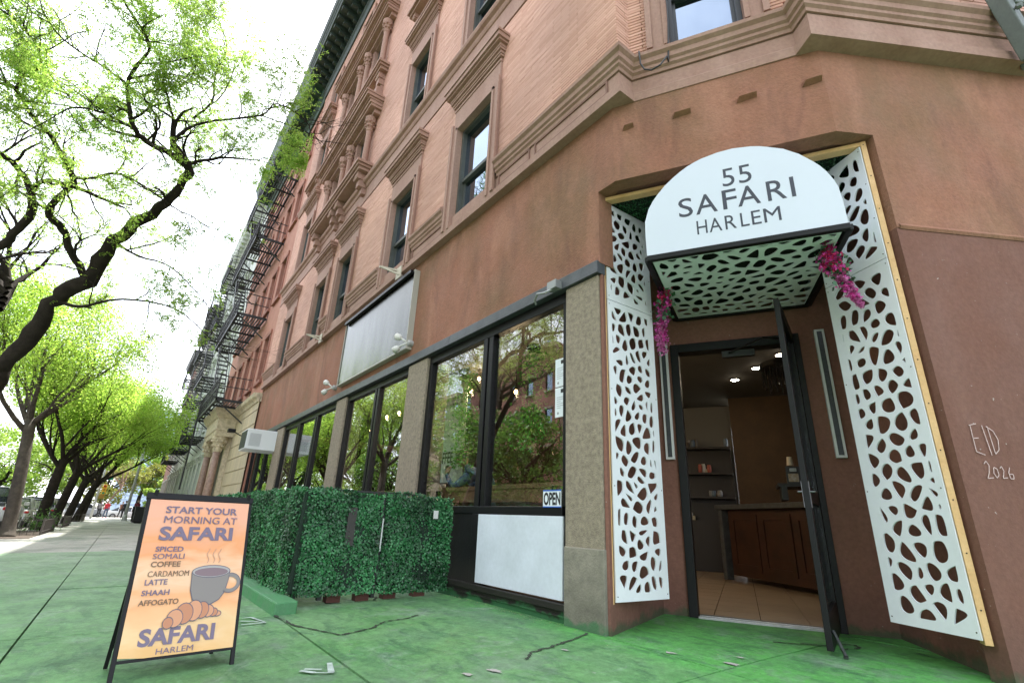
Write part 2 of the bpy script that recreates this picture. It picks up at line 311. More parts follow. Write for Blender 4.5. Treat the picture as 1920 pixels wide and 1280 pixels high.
# ------------------------------------------------------------ ground
def groundmat():
    m = bpy.data.materials.new('painted pavement'); m.use_nodes = True; nt = m.node_tree; p = nt.nodes['Principled BSDF']
    L = nt.links.new; g = N(nt, 'ShaderNodeNewGeometry'); sx = N(nt, 'ShaderNodeSeparateXYZ'); L(g.outputs['Position'], sx.inputs[0])
    def noi(sc, det=6, ro=.6, src=None, dist=0.0):
        n = N(nt, 'ShaderNodeTexNoise'); n.inputs['Scale'].default_value = sc; n.inputs['Detail'].default_value = det; n.inputs['Roughness'].default_value = ro; n.inputs['Distortion'].default_value = dist
        L(src or g.outputs['Position'], n.inputs['Vector']); return n.outputs['Fac']
    def rng(f, a, b, c=0, d=1):
        r = N(nt, 'ShaderNodeMapRange'); r.inputs[1].default_value = a; r.inputs[2].default_value = b; r.inputs[3].default_value = c; r.inputs[4].default_value = d; L(f, r.inputs[0]); return r.outputs[0]
    def mix(f, a, b):
        x = N(nt, 'ShaderNodeMix', data_type='RGBA')
        L(f, x.inputs[0])
        for s, c in ((6, a), (7, b)):
            if isinstance(c, tuple): x.inputs[s].default_value = (*c, 1)
            else: L(c, x.inputs[s])
        return x.outputs[2]
    def math_(op, a, b):
        x = N(nt, 'ShaderNodeMath', operation=op)
        for i, c in enumerate((a, b)):
            if isinstance(c, (int, float)): x.inputs[i].default_value = c
            else: L(c, x.inputs[i])
        return x.outputs[0]
    green = mix(rng(noi(1.1, 8, .65), .38, .62), (.098, .265, .085), (.150, .305, .130))
    # brushed streaks
    mp = N(nt, 'ShaderNodeMapping'); mp.inputs['Rotation'].default_value = (0, 0, rad(25)); mp.inputs['Scale'].default_value = (1, 2.2, 1); L(g.outputs['Position'], mp.inputs[0])
    green = mix(rng(noi(3, 6, .6, mp.outputs[0]), .45, .75, 0, .55), green, (.18, .345, .145))
    # fresh bright green near the shop line: y - distance field
    def lin(ax, ay, c): return math_('ADD', math_('ADD', math_('MULTIPLY', sx.outputs[0], ax), math_('MULTIPLY', sx.outputs[1], ay)), c)
    wob = math_('MULTIPLY', noi(1.7, 7, .65), 1.2)
    fL = math_('MULTIPLY', rng(math_('ADD', lin(0, -1, 3.2), wob), .62, .95, 1, 0), rng(sx.outputs[0], -7.0, -4.6))
    fD = rng(math_('ADD', lin(.4932, -.8699, 5.716), wob), 1.05, 1.55, 1, 0)
    fR = rng(math_('ADD', lin(.8557, -.5175, 3.10), wob), .75, 1.15, 1, 0)
    fR = math_('MULTIPLY', fR, rng(sx.outputs[0], -2.3, -1.5))
    fresh = math_('MULTIPLY', math_('MAXIMUM', fL, math_('MAXIMUM', math_('MULTIPLY', fD, rng(sx.outputs[0], -4.2, -3.6)), fR)), 1)
    green = mix(math_('MULTIPLY', fresh, .85), green, (.095, .36, .075))
    # wear: grey concrete showing
    wear = rng(noi(.9, 9, .72), .56, .66, 0, .7)
    green = mix(wear, green, (.25, .30, .26))
    # roller strokes, scuffs and tyre-dark grime
    mp2 = N(nt, 'ShaderNodeMapping'); mp2.inputs['Rotation'].default_value = (0, 0, rad(-35)); mp2.inputs['Scale'].default_value = (1, 2.4, 1); L(g.outputs['Position'], mp2.inputs[0])
    green = mix(rng(noi(2.4, 8, .7, mp2.outputs[0], .6), .50, .60, 0, .55), green, (.04, .125, .058))
    mp3 = N(nt, 'ShaderNodeMapping'); mp3.inputs['Rotation'].default_value = (0, 0, rad(48)); mp3.inputs['Scale'].default_value = (1, 2.6, 1); L(g.outputs['Position'], mp3.inputs[0])
    green = mix(rng(noi(5, 8, .72, mp3.outputs[0], .4), .60, .72, 0, .7), green, (.19, .40, .21))
    green = mix(rng(noi(1.5, 9, .75), .53, .60, 0, .45), green, (.18, .25, .19))
    spots = rng(noi(5.5, 6, .7), .69, .72, 0, .9)
    green = mix(spots, green, (.33, .34, .31))
    # paler towards the left/far end: reflected light painted into the green
    sky_sheen = rng(sx.outputs[0], -4, -13, 0, .55)
    green = mix(sky_sheen, green, (.30, .37, .28))
    conc = mix(rng(noi(.7, 7), .4, .62), (.42, .405, .37), (.34, .33, .30))
    edge = rng(math_('ADD', sx.outputs[0], math_('MULTIPLY', noi(2.5, 3), .12)), -14.5, -14.42)
    col = mix(edge, conc, green)
    chips = rng(noi(38, 3, .6), .70, .73, 0, .75); col = mix(math_('MULTIPLY', chips, edge), col, (.34, .36, .31))
    pits = rng(noi(26, 4, .7), .33, .30, 0, .7); col = mix(pits, col, (.05, .075, .05))
    col = mix(rng(noi(.55, 8, .75), .48, .62, 0, .5), col, (.05, .115, .065)); col = mix(rng(noi(1.9, 9, .8, dist=.8), .56, .62, 0, .5), col, (.24, .33, .25))
    # gum spots and grime
    v = N(nt, 'ShaderNodeTexVoronoi'); v.inputs['Scale'].default_value = 2.3; L(g.outputs['Position'], v.inputs['Vector'])
    col = mix(rng(v.outputs['Distance'], .035, .055, .55, 0), col, (.09, .11, .09))
    gr = rng(noi(17, 8, .8), .32, .7, .62, 1.28)
    sc = N(nt, 'ShaderNodeVectorMath', operation='SCALE'); L(col, sc.inputs[0]); L(gr, sc.inputs['Scale']); L(sc.outputs[0], p.inputs['Base Color'])
    L(rng(noi(2.2, 5), .3, .7, .50, .78), p.inputs['Roughness']); p.inputs['Specular IOR Level'].default_value = .35
    nb = math_('ADD', math_('MULTIPLY', noi(4, 8, .7), 1.8), math_('MULTIPLY', noi(60, 4), .5))
    bp = N(nt, 'ShaderNodeBump'); bp.inputs['Strength'].default_value = .45; bp.inputs['Distance'].default_value = .012; L(nb, bp.inputs['Height']); L(bp.outputs[0], p.inputs['Normal'])
    return m
PAVE = groundmat()
ASPH = mat('asphalt', (.095, .095, .095), .85, var=.3, vscale=1.2, bump=.3, bscale=60)
CONC = mat('kerb concrete', (.30, .29, .27), .85, var=.2, vscale=3, bump=.2)
GREENK = mat('green painted kerb', (.055, .245, .085), .6, var=.35, vscale=6, col2=(.09, .22, .11), bump=.4, bscale=30)
DIRT = mat('tree pit soil', (.07, .05, .035), .95, var=.4, vscale=9, bump=.8, bscale=40)
JOINT = mat('joint dirt', (.055, .075, .055), .95)

mb = MB()                                       # base sheet to the horizon
S = 1500
mb.add([(-S, -S, -1.35), (S, -S, -1.35), (S, S, -1.35), (-S, S, -1.35)], [(0, 1, 2, 3)])
part('ground', mb, mat('distant ground', (.12, .12, .09), .95, var=.2, vscale=.05), kind='structure')
mb = MB(); xs = [10, 0, -10, -20, -35, -50, -77]
def rz(x): return .0067*min(0, x+5)-.165-.15
for a, b in zip(xs, xs[1:]):
    mb.box(b, a, -14.5, -3.32, -1.4, -1.3)
    for i in (-8,):
        mb.v[i] = mb.v[i]
mb = MB()
for a, b in zip(xs, xs[1:]):
    mb.add([(b, -14.5, rz(b)), (a, -14.5, rz(a)), (a, -3.32, rz(a)), (b, -3.32, rz(b))], [(0, 1, 2, 3)])
part('road', mb, ASPH, kind='structure')
mb = MB(); mb.add([(-260, -60, rz(-77)-.3), (-77, -60, rz(-77)), (-77, 60, rz(-77)), (-260, 60, rz(-77)-.3)], [(0, 1, 2, 3)])
part('avenue', mb, ASPH, kind='structure')
mb = MB(); mb.add([(10, -3.3, -.32), (12, -3.3, -.32), (40, -14.5, -.3), (40, 40, -.3), (19, 14, -.32), (10, 9.4, -.3)], [(0, 1, 2, 3, 4, 5)])
mb.add([(10, -14.5, rz(10)), (40, -14.5, -.3), (12, -3.3, -.32), (10, -3.3, -.32)], [(0, 1, 2, 3)])
part('unseen_side_street', mb, mat('worn light asphalt', (.14, .14, .135), .85, var=.25, vscale=1), kind='structure')  # side street out of view, added to bounce sunlight up at the entrance
mb = MB(); mb.add([(8.6, -3.16, -.2), (11.8, -3.16, -.2), (11.8, 9.4, -.2), (8.6, 9.4, -.2)], [(0, 1, 2, 3)])
part('unseen_side_pavement', mb, mat('pale paving', (.36, .35, .32), .85, var=.2, vscale=2), kind='structure')  # unseen pale strip, added for the same bounce light
sw = thing('sidewalk', None, None); sw['kind'] = 'structure'
mb = MB()
xx = [9.0, 5, 2, 0, -2, -3.5, -5, -8, -12, -20, -35, -50, -77]; yy = [9.5, 7, 5.5, 4.5, 3.2, 1.3, -.35, -1.75, -3.16]
for i in range(len(xx)-1):
    for j in range(len(yy)-1):
        q = [(xx[i], yy[j]), (xx[i+1], yy[j]), (xx[i+1], yy[j+1]), (xx[i], yy[j+1])]
        mb.add([(x, y, gz(x, y)-.03) for x, y in q], [(0, 1, 2, 3)])
part('joint_bed', mb, JOINT, sw)
XL = [8.6, 4.7, 1.1, -2.05, -5.1, -7.9, -10.7, -14.5]; 
while XL[-1] > -76: XL.append(XL[-1]-3.1)
YL = [9.4, 5.2, 3.2, 1.3, -.35, -1.8, -3.16]
rs = random.Random(3)
for i in range(len(XL)-1):
    for j in range(len(YL)-1):
        if YL[j] > 3.3 and XL[i] < -3.4: continue
        a, b, c, d = XL[i+1], XL[i], YL[j+1], YL[j]; g_ = .006; dz = rs.uniform(-.003, .004)
        nx = max(1, int((b-a)/.75)); ny = max(1, int((d-c)/.55)); mb = MB()
        if XL[i] < -15: nx = ny = 1
        X = [a+g_+(b-a-2*g_)*k/nx for k in range(nx+1)]; Y = [c+g_+(d-c-2*g_)*k/ny for k in range(ny+1)]
        P = [(x, y, gz(x, y)+dz) for y in Y for x in X]; f = [(r*(nx+1)+k, r*(nx+1)+k+1, (r+1)*(nx+1)+k+1, (r+1)*(nx+1)+k) for r in range(ny) for k in range(nx)]
        mb.add(P, f)
        ring = [k for k in range(nx+1)]+[r*(nx+1)+nx for r in range(1, ny+1)]+[ny*(nx+1)+k for k in range(nx-1, -1, -1)]+[r*(nx+1) for r in range(ny-1, 0, -1)]
        n0 = len(mb.v); mb.v += [(P[k][0], P[k][1], P[k][2]-.04) for k in ring]; n = len(ring)
        mb.f += [(ring[k], n0+k, n0+(k+1) % n, ring[(k+1) % n]) for k in range(n)]
        part('slab', mb, PAVE, sw, fix=False)
mb = MB()
for a, b in zip(xs, xs[1:]):
    n = int(abs(b-a)/2.5)
    for k in range(n):
        x0 = a+(b-a)*k/n; x1 = a+(b-a)*(k+1)/n+.008
        mb.add([(x, y, z+.0067*min(0, x+5)) for x in (x1, x0) for y, z in ((-3.32, -.32), (-3.32, -.165), (-3.165, -.160), (-3.165, -.3))],
               [(0, 1, 5, 4), (1, 2, 6, 5), (2, 3, 7, 6), (0, 3, 2, 1), (4, 5, 6, 7)])
kb = part('kerb', mb, CONC, kind='structure')
mb = MB()
mb.add([(x, y, z) for x, y, z in ((-260, -45, -1.1), (-77, -45, -.9), (-77, -14.5, -.5), (-260, -14.5, -1.0))], [(0, 1, 2, 3)])
mb.add([(-77, -60, -.7), (10, -60, -.3), (10, -14.5, -.2), (-77, -14.5, -.66)], [(0, 1, 2, 3)])
part('park_lawn', mb, mat('lawn', (.07, .12, .03), .95, var=.3, vscale=.8), kind='structure')
# sprayed utility marks, bare patches, cracks: thin layers a few mm above the slabs
def strip(mbx, pts, w, z=.003, jit=0):
    for (x0, y0), (x1, y1) in zip(pts, pts[1:]):
        d = Vector((x1-x0, y1-y0, 0)); 
        if d.length < 1e-6: continue
        n = Vector((-d.y, d.x, 0)).normalized()*w/2
        a = rs.uniform(1-jit, 1+jit); b = rs.uniform(1-jit, 1+jit)
        mbx.add([(x0+n.x*a, y0+n.y*a, gz(x0, y0)+z+.006), (x1+n.x*b, y1+n.y*b, gz(x1, y1)+z+.006), (x1-n.x*b, y1-n.y*b, gz(x1, y1)+z+.006), (x0-n.x*a, y0-n.y*a, gz(x0, y0)+z+.006)], [(0, 1, 2, 3)])
WSPRAY = mat('white spray paint', (.44, .52, .48), .7, var=.35, vscale=15)
for pts in PAINT_MARKS:
    mb = MB(); strip(mb, pts, .026, .002, .5); part('paint_mark', mb, WSPRAY, sw, fix=False)
CR = mat('crack shadow and dirt', (.035, .045, .03), .95)
for pts in CRACKS:
    q = [pts[0]]
    for (x0, y0), (x1, y1) in zip(pts, pts[1:]):
        n = 7
        for k in range(1, n+1):
            t = k/n; q.append((x0+(x1-x0)*t+rs.uniform(-.012, .012), y0+(y1-y0)*t+rs.uniform(-.012, .012)))
    mb = MB(); strip(mb, q, .020, .001, .8); part('crack', mb, CR, sw, fix=False)
BARE = mat('bare pale concrete', (.42, .40, .37), .85, var=.3, vscale=20, bump=.4)
for cx, cy, r in BARE_SPOTS:
    n = 13; mb = MB(); P = []
    for k in range(n):
        a = 2*pi*k/n; q = r*rs.uniform(.45, 1.2); x = cx+q*1.5*cos(a)*.6-q*sin(a)*.5; y = cy+q*.35*sin(a)+q*.5*cos(a)
        P.append((x, y, gz(x, y)+.0085))
    mb.add(P, [tuple(range(n))]); part('chipped_patch', mb, BARE, sw, fix=False)
# scattered litter of blossom and grit
mb = MB()
for k in range(420):
    x = rs.uniform(-7, -.5); y = rs.uniform(-.3, 4.3)
    if y > 3.15 and x < -2.9: continue
    if rs.random() < .55:
        x = rs.uniform(-5.4, -3.4); y = 3.19-abs(rs.gauss(0, .07))
    z = gz(x, y)+.011; a = rs.uniform(0, 6.3); l = rs.uniform(.004, .012)
    mb.add([(x, y, z), (x+l*cos(a), y+l*sin(a), z+.003), (x-l*.5*sin(a), y+l*.5*cos(a), z+.001)], [(0, 1, 2)])
litter = part('litter', mb, mat('dry blossom', (.45, .40, .22), .8), fix=False, kind='stuff'); litter['label'] = 'tiny dry petals and grit scattered on the green pavement'
litter['category'] = 'litter'
# low green kerb in front of the hedge
mb = MB()
for a, b in ((-5.1, -8.2), (-8.22, -11.4), (-11.42, -14.4)):
    z0, z1 = gz(a, 1.3), gz(b, 1.3)
    mb.add([(x, y, z) for x, zz in ((a, z0), (b, z1)) for y, z in ((1.27, zz-.05), (1.285, zz+.10), (1.47, zz+.11), (1.47, zz-.05))],
           [(0, 1, 2, 3), (4, 7, 6, 5), (0, 4, 5, 1), (1, 5, 6, 2), (2, 6, 7, 3)])
k = part('planter_kerb', mb, GREENK, bevel=.012); tagp(k, 'low green painted concrete kerb along the foot of the hedge', 'kerb')
# ------------------------------------------------------------ the corner building
bld = thing('corner_building', 'brown and pink corner apartment building with the cafe and its chamfered corner entrance', 'building', (-3, 5, 0))
def plan(name, poly, z0, z1, m, parent, **k):
    return part(name, MB().prism(poly, lambda x, y, d: Vector((x, y, d)), z0, z1), m, parent, **k)
A = Vector; AL = (-2.765, 3.22); AR = (-1.10, 4.17); R0 = tuple((PR+RR*.335)[:2]); RE = tuple((PR+RR*6.5)[:2])
def off(p, v, s): return (p[0]+v.x*s, p[1]+v.y*s)
# stuccoed ground storey (0 - 5.3 m)
plan('stucco_wall', [(-19.95, 3.22), (-3.0, 3.22), (-3.0, 3.42), (-19.95, 3.42)], 3.25, 5.05, STUCCO, bld)
plan('stucco_wall', [(-3.0, 3.22), AL, AR, R0, off(R0, RN, .12), off(AR, NN, .18), off(AL, NN, .16), (-3.0, 3.42)], 4.08, 5.05, STUCCO, bld)
plan('stucco_wall', [R0, RE, off(RE, RN, .3), off(R0, RN, .16)], 3.152, 5.05, STUCCO, bld)
plan('stucco_wall', [off(R0, RN, .006), off(RE, RN, .006), off(RE, RN, .3), off(R0, RN, .16)], -.1, 3.152, LOWERP, bld, label='darker smooth brown lower wall')
# raised thin horizontal band above the chalk writing
mb = MB(); mb.add([FR(.36, -.012, 3.165), FR(6, -.012, 3.125), FR(6, -.0, 3.15), FR(.36, 0, 3.19), FR(.36, 0, 3.14), FR(6, 0, 3.10)], [(0, 1, 2, 3), (4, 5, 1, 0)])
part('stucco_ridge', mb, STUCCO, bld, fix=False)
# splayed recess walls, door wall, soffit
LR = Vector((-3.005, 3.26, 0)); LI = FM(-.325, 0, 0); RI = FM(1.615, 0, 0); RO = Vector((R0[0]+.0, R0[1]+.045, 0))
def wallseg(a, b, t, z0, z1, m, nm='wall'):
    d = (b-a).normalized(); n = Vector((-d.y, d.x, 0))*t
    return plan(nm, [tuple(a[:2]), tuple(b[:2]), tuple((b+n)[:2]), tuple((a+n)[:2])], z0, z1, m, bld)
wallseg(LR, LI, .03, -.1, 4.3, STUCCO_IN, 'splay_wall')
wallseg(RI, RO, .03, -.1, 4.3, STUCCO_IN, 'splay_wall')
U0, U1, HZ = -.083, 1.232, 2.81                       # door frame outer
plan('door_wall', [tuple(LI[:2]), tuple(FM(U0, 0, 0)[:2]), tuple(FM(U0, .2, 0)[:2]), tuple((LI+NN*.2)[:2])], -.1, 4.3, STUCCO_IN, bld)
plan('door_wall', [tuple(FM(U1, 0, 0)[:2]), tuple(RI[:2]), tuple((RI+NN*.2)[:2]), tuple(FM(U1, .2, 0)[:2])], -.1, 4.3, STUCCO_IN, bld)
plan('door_wall', [tuple(FM(U0, 0, 0)[:2]), tuple(FM(U1, 0, 0)[:2]), tuple(FM(U1, .2, 0)[:2]), tuple(FM(U0, .2, 0)[:2])], HZ, 4.3, STUCCO_IN, bld)
plan('soffit', [(-3.0, 3.26), off(AL, NN, .05), off(AR, NN, .05), off(R0, RN, .05), tuple((RI+NN*.05)[:2]), tuple((LI+NN*.05)[:2])], 4.10, 4.2, STUCCO_IN, bld)
# door frame, threshold
mb = MB()
for a, b in ((U0, U0+.085), (U1-.085, U1)): mb.box(a, b, -.035, .14, -.0, HZ, FM)
mb.box(U0+.085, U1-.085, -.035, .14, HZ-.10, HZ-.002, FM)
part('door_frame', mb, BLACK, bld, bevel=.004)
mb = MB(); mb.box(U0+.086, U1-.086, -.06, .12, -.02, .022, FM); mb.box(U0+.1, U1-.1, -.03, .0, .022, .03, FM)
part('threshold', mb, mat('worn aluminium', (.42, .41, .42), .35, metal=.8, var=.2, vscale=10), bld, bevel=.003)
# open door leaf, hinged on the right, swung out
H0 = FM(U1-.075, -.045, 0); FE_ = Vector((-1.865, 4.29, 0)); DD = (FE_-H0).normalized(); DN = Vector((-DD.y, DD.x, 0))
DW = 1.06
def FD(u, d, z): return H0+DD*u+DN*d+Vector((0, 0, z))
door = part('door', MB().box(0, .10, -.022, .022, .03, 2.79, FD).box(DW-.10, DW, -.022, .022, .03, 2.79, FD).box(.10, DW-.10, -.022, .022, 2.67, 2.79, FD).box(.10, DW-.10, -.022, .022, .03, .26, FD).box(.10, DW-.10, -.02, .02, 1.05, 1.17, FD), BLACK, bld, bevel=.003, label='black glazed door standing wide open')
part('pane', MB().box(.10, DW-.10, -.004, .004, .26, 1.05, FD).box(.10, DW-.10, -.004, .004, 1.17, 2.67, FD), GLASS, door)
CHROME = mat('worn chrome', (.16, .16, .17), .3, metal=1, var=.3, vscale=30)
mb = MB().box(DW-.07, DW-.03, -.028, .028, 1.0, 1.2, FD)
mb.tube([FD(DW-.05, -.028, 1.12), FD(DW-.05, -.055, 1.12), FD(DW-.13, -.058, 1.12)], .008)
mb.tube([FD(DW-.05, .028, 1.12), FD(DW-.05, .055, 1.12), FD(DW-.13, .058, 1.12)], .008)
part('handle', mb, CHROME, door)
mb = MB().bar(FD(DW-.03, .03, .16), FD(DW+.02, .09, .015), .022, .012).bar(FD(DW+.02, .09, .015), FD(DW+.05, .09, .012), .03, .012)
part('kickstand', mb, CHROME, door)
mb = MB().box(U0+.55, U0+.88, .0, .06, HZ-.19, HZ-.12, FM); mb.bar(FM(U0+.62, -.01, HZ-.15), FM(U0+.95, -.28, HZ-.10), .022, .012); mb.bar(FM(U0+.95, -.28, HZ-.10), FM(U1-.14, -.07, HZ-.06), .022, .012)
part('door_closer', mb, mat('closer grey', (.03, .03, .032), .4, metal=.5), bld)

# pebbledash pillars
for a, b, z1 in ((-3.494, -3.03, 3.13), (-7.25, -6.59, 3.115), (-10.80, -10.2, 3.115), (-16.25, -15.4, 3.115)):
    if b > -3.1: mb = MB().prism([(a, 3.22), (b, 3.22), (b-.012, 3.27), (b-.12, 3.6), (a, 3.6)], lambda x, y, d: Vector((x, y, d)), -.2, z1)
    else: mb = MB().box(a, b, 3.22, 3.62, -.2, z1)
    part('pillar', mb, GRANITE, bld, bevel=.012)
mb = MB().prism([(-3.50, 3.212), (-3.022, 3.212), (-3.03, 3.26), (-3.1, 3.5), (-3.5, 3.5)], lambda x, y, d: Vector((x, y, d)), -.1, .62); part('pillar_repair', mb, mat('grey cement render', (.255, .23, .185), .9, var=.25, vscale=9, bump=.5, bscale=60, foot=True), bld, bevel=.01, label='darker cement repair at the pillar foot')
# slate flashing band over the shopfront
mb = MB()
xs_ = [-3.0, -5.9, -8.8, -11.7, -14.6, -17.5, -19.9]
for a, b in zip(xs_, xs_[1:]):
    part('flashing', MB().box(b+.004, a-.004, 3.185, 3.3, 3.135, 3.268), FLASH, bld, bevel=.004)
# shop windows
def shop(x0, x1, mull, zt, zb, trans=None, white=None):
    w_ = part('shop_window', MB(), BLACK, bld); mb = MB()
    mb.box(x0, x1, 3.265, 3.36, zt, 3.132)                      # head
    mb.box(x0, x0+.09, 3.265, 3.36, zb, zt).box(x1-.085, x1, 3.265, 3.36, zb, zt)
    mull = sorted(mull)
    for m_ in mull: mb.box(m_-.105, m_-.015, 3.262, 3.37, zb, zt).box(m_+.015, m_+.105, 3.268, 3.37, zb, zt).box(m_-.015, m_+.015, 3.295, 3.36, zb, zt)
    mb.box(x0+.09, x1-.085, 3.262, 3.38, zb-.08, zb)
    w_.data = mesh_of('shop_window', mb, BLACK, orig(bld)); bv = w_.modifiers.new('b', 'BEVEL'); bv.width = .006; bv.segments = 2
    ed = [x0+.09]+[v for m_ in mull for v in (m_-.105, m_+.105)]+[x1-.085]
    for a, b in zip(ed[::2], ed[1::2]): part('pane', MB().box(a, b, 3.315, 3.323, zb, zt), GLASS, w_)
    return w_
shop(-6.59, -3.494, [-4.99], 3.01, .955)
shop(-10.2, -7.25, [-8.62], 3.01, .75)
shop(-15.4, -10.8, [-12.35, -13.9], 3.01, .75)
shop(-19.9, -16.25, [-17.6, -18.8], 3.01, .75)
# panels under the first window
part('base_panel', MB().box(-6.59, -5.10, 3.275, 3.33, .15, .875), BLACKW, bld)
part('base_panel', MB().box(-5.11, -4.875, 3.262, 3.36, .15, .875), BLACKW, bld, bevel=.004)
part('base_panel', MB().box(-4.965, -3.56, 3.252, 3.275, .172, .868), WHITEP, bld, bevel=.003, label='scuffed white board panel below the window')
mb = MB().box(-6.59, -3.494, 3.25, 3.4, -.12, .10).box(-6.59, -3.494, 3.215, 3.3, .10, .155).box(-6.59, -3.494, 3.235, 3.3, .045, .065)
part('shopfront_plinth', mb, BLACKW, bld, bevel=.006)
for a, b in ((-10.2, -7.25), (-15.4, -10.8), (-19.9, -16.25)):
    part('base_panel', MB().box(a, b, 3.26, 3.36, -.2, .67), BLACKW, bld)

# ---- stone belts along the stepped corner
PATH = [(-19.95, 3.16), (-2.61, 3.16), (-2.61, 3.362), (-1.25, 4.133), (-1.08, 4.03), tuple((Vector((-1.08, 4.03, 0))+RR*7)[:2])]
def sweep(mb, path, prof, closed_prof=True):
    pts = [Vector((p[0], p[1], 0)) for p in path]; n = len(pts); nr = []
    for i in range(n-1):
        d = (pts[i+1]-pts[i]).normalized(); nr.append(Vector((d.y, -d.x, 0)))      # outward = right of travel
    base = len(mb.v); k = len(prof)
    for i, p in enumerate(pts):
        if i == 0: m_ = nr[0]
        elif i == n-1: m_ = nr[-1]
        else:
            s = nr[i-1]+nr[i]; m_ = s/max(.35, s.dot(nr[i]))
        for o_, z in prof: mb.v.append((p.x+m_.x*o_, p.y+m_.y*o_, z))
    for i in range(n-1):
        for j in range(k):
            a = base+i*k+j; b = base+i*k+(j+1) % k; mb.f.append((a, b, b+k, a+k))
    mb.f.append(tuple(base+j for j in range(k))[::-1]); mb.f.append(tuple(base+(n-1)*k+j for j in range(k)))
    return mb
band = [(-.1, 5.02), (.055, 5.03), (.06, 5.13), (.035, 5.16), (.012, 5.165), (.012, 5.35), (-.1, 5.36)]
part('belt_course', sweep(MB(), PATH[:4], [(-.1, 5.03)]+[(o, z+(.0)) for o, z in band[1:]]), STONE, bld)
part('belt_course', sweep(MB(), PATH[3:], band), STONE, bld)
mould = [(-.1, 5.36), (.03, 5.36), (.035, 5.40), (.06, 5.42), (.06, 5.455), (.085, 5.475), (.09, 5.53), (.125, 5.56), (.13, 5.60), (.06, 5.66), (-.1, 5.67)]
cols2 = [-5.58, -8.28, -11.65, -13.72, -17.35]
edges = [-19.95]+sorted([v for c in cols2 for v in (c-.74, c+.74)])
for a, b in zip(edges[::2], edges[1::2]):
    if b-a > .15: part('sill_moulding', sweep(MB(), [(a, 3.16), (b, 3.16)], mould), STONE, bld)
part('sill_moulding', sweep(MB(), [(-4.84, 3.16)]+PATH[1:], mould), STONE, bld)
# recessed panels in the belt
def frame_rect(mb, F, a, b, z0, z1, w_, d0, d1):
    mb.box(a, b, d0, d1, z1-w_, z1, F).box(a, b, d0, d1, z0, z0+w_, F).box(a, a+w_, d0, d1, z0+w_, z1-w_, F).box(b-w_, b, d0, d1, z0+w_, z1-w_, F)
FB = lambda u, d, z: Vector((u, 3.16+d, z))
for a, b in ((-4.8, -4.1), (-4.0, -2.75), (-7.5, -6.4), (-10.8, -9.1), (-16.5, -14.5)):
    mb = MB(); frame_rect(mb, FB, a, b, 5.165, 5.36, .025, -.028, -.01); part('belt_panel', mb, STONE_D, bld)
belt2 = [(-.1, 8.36), (.02, 8.36), (.022, 8.39), (.008, 8.40), (.008, 8.80), (.03, 8.81), (.05, 8.85), (.055, 8.9), (.11, 8.93), (.13, 8.98), (.13, 9.01), (.05, 9.03), (-.1, 9.03)]
part('belt_course', sweep(MB(), PATH, belt2), STONE, bld)
belt3 = [(-.1, 12.42), (.05, 12.42), (.08, 12.5), (.12, 12.6), (.12, 12.66), (-.1, 12.68)]
part('belt_course', sweep(MB(), [(-19.95, 3.16), (-16.2, 3.16)], belt3), STONE, bld)

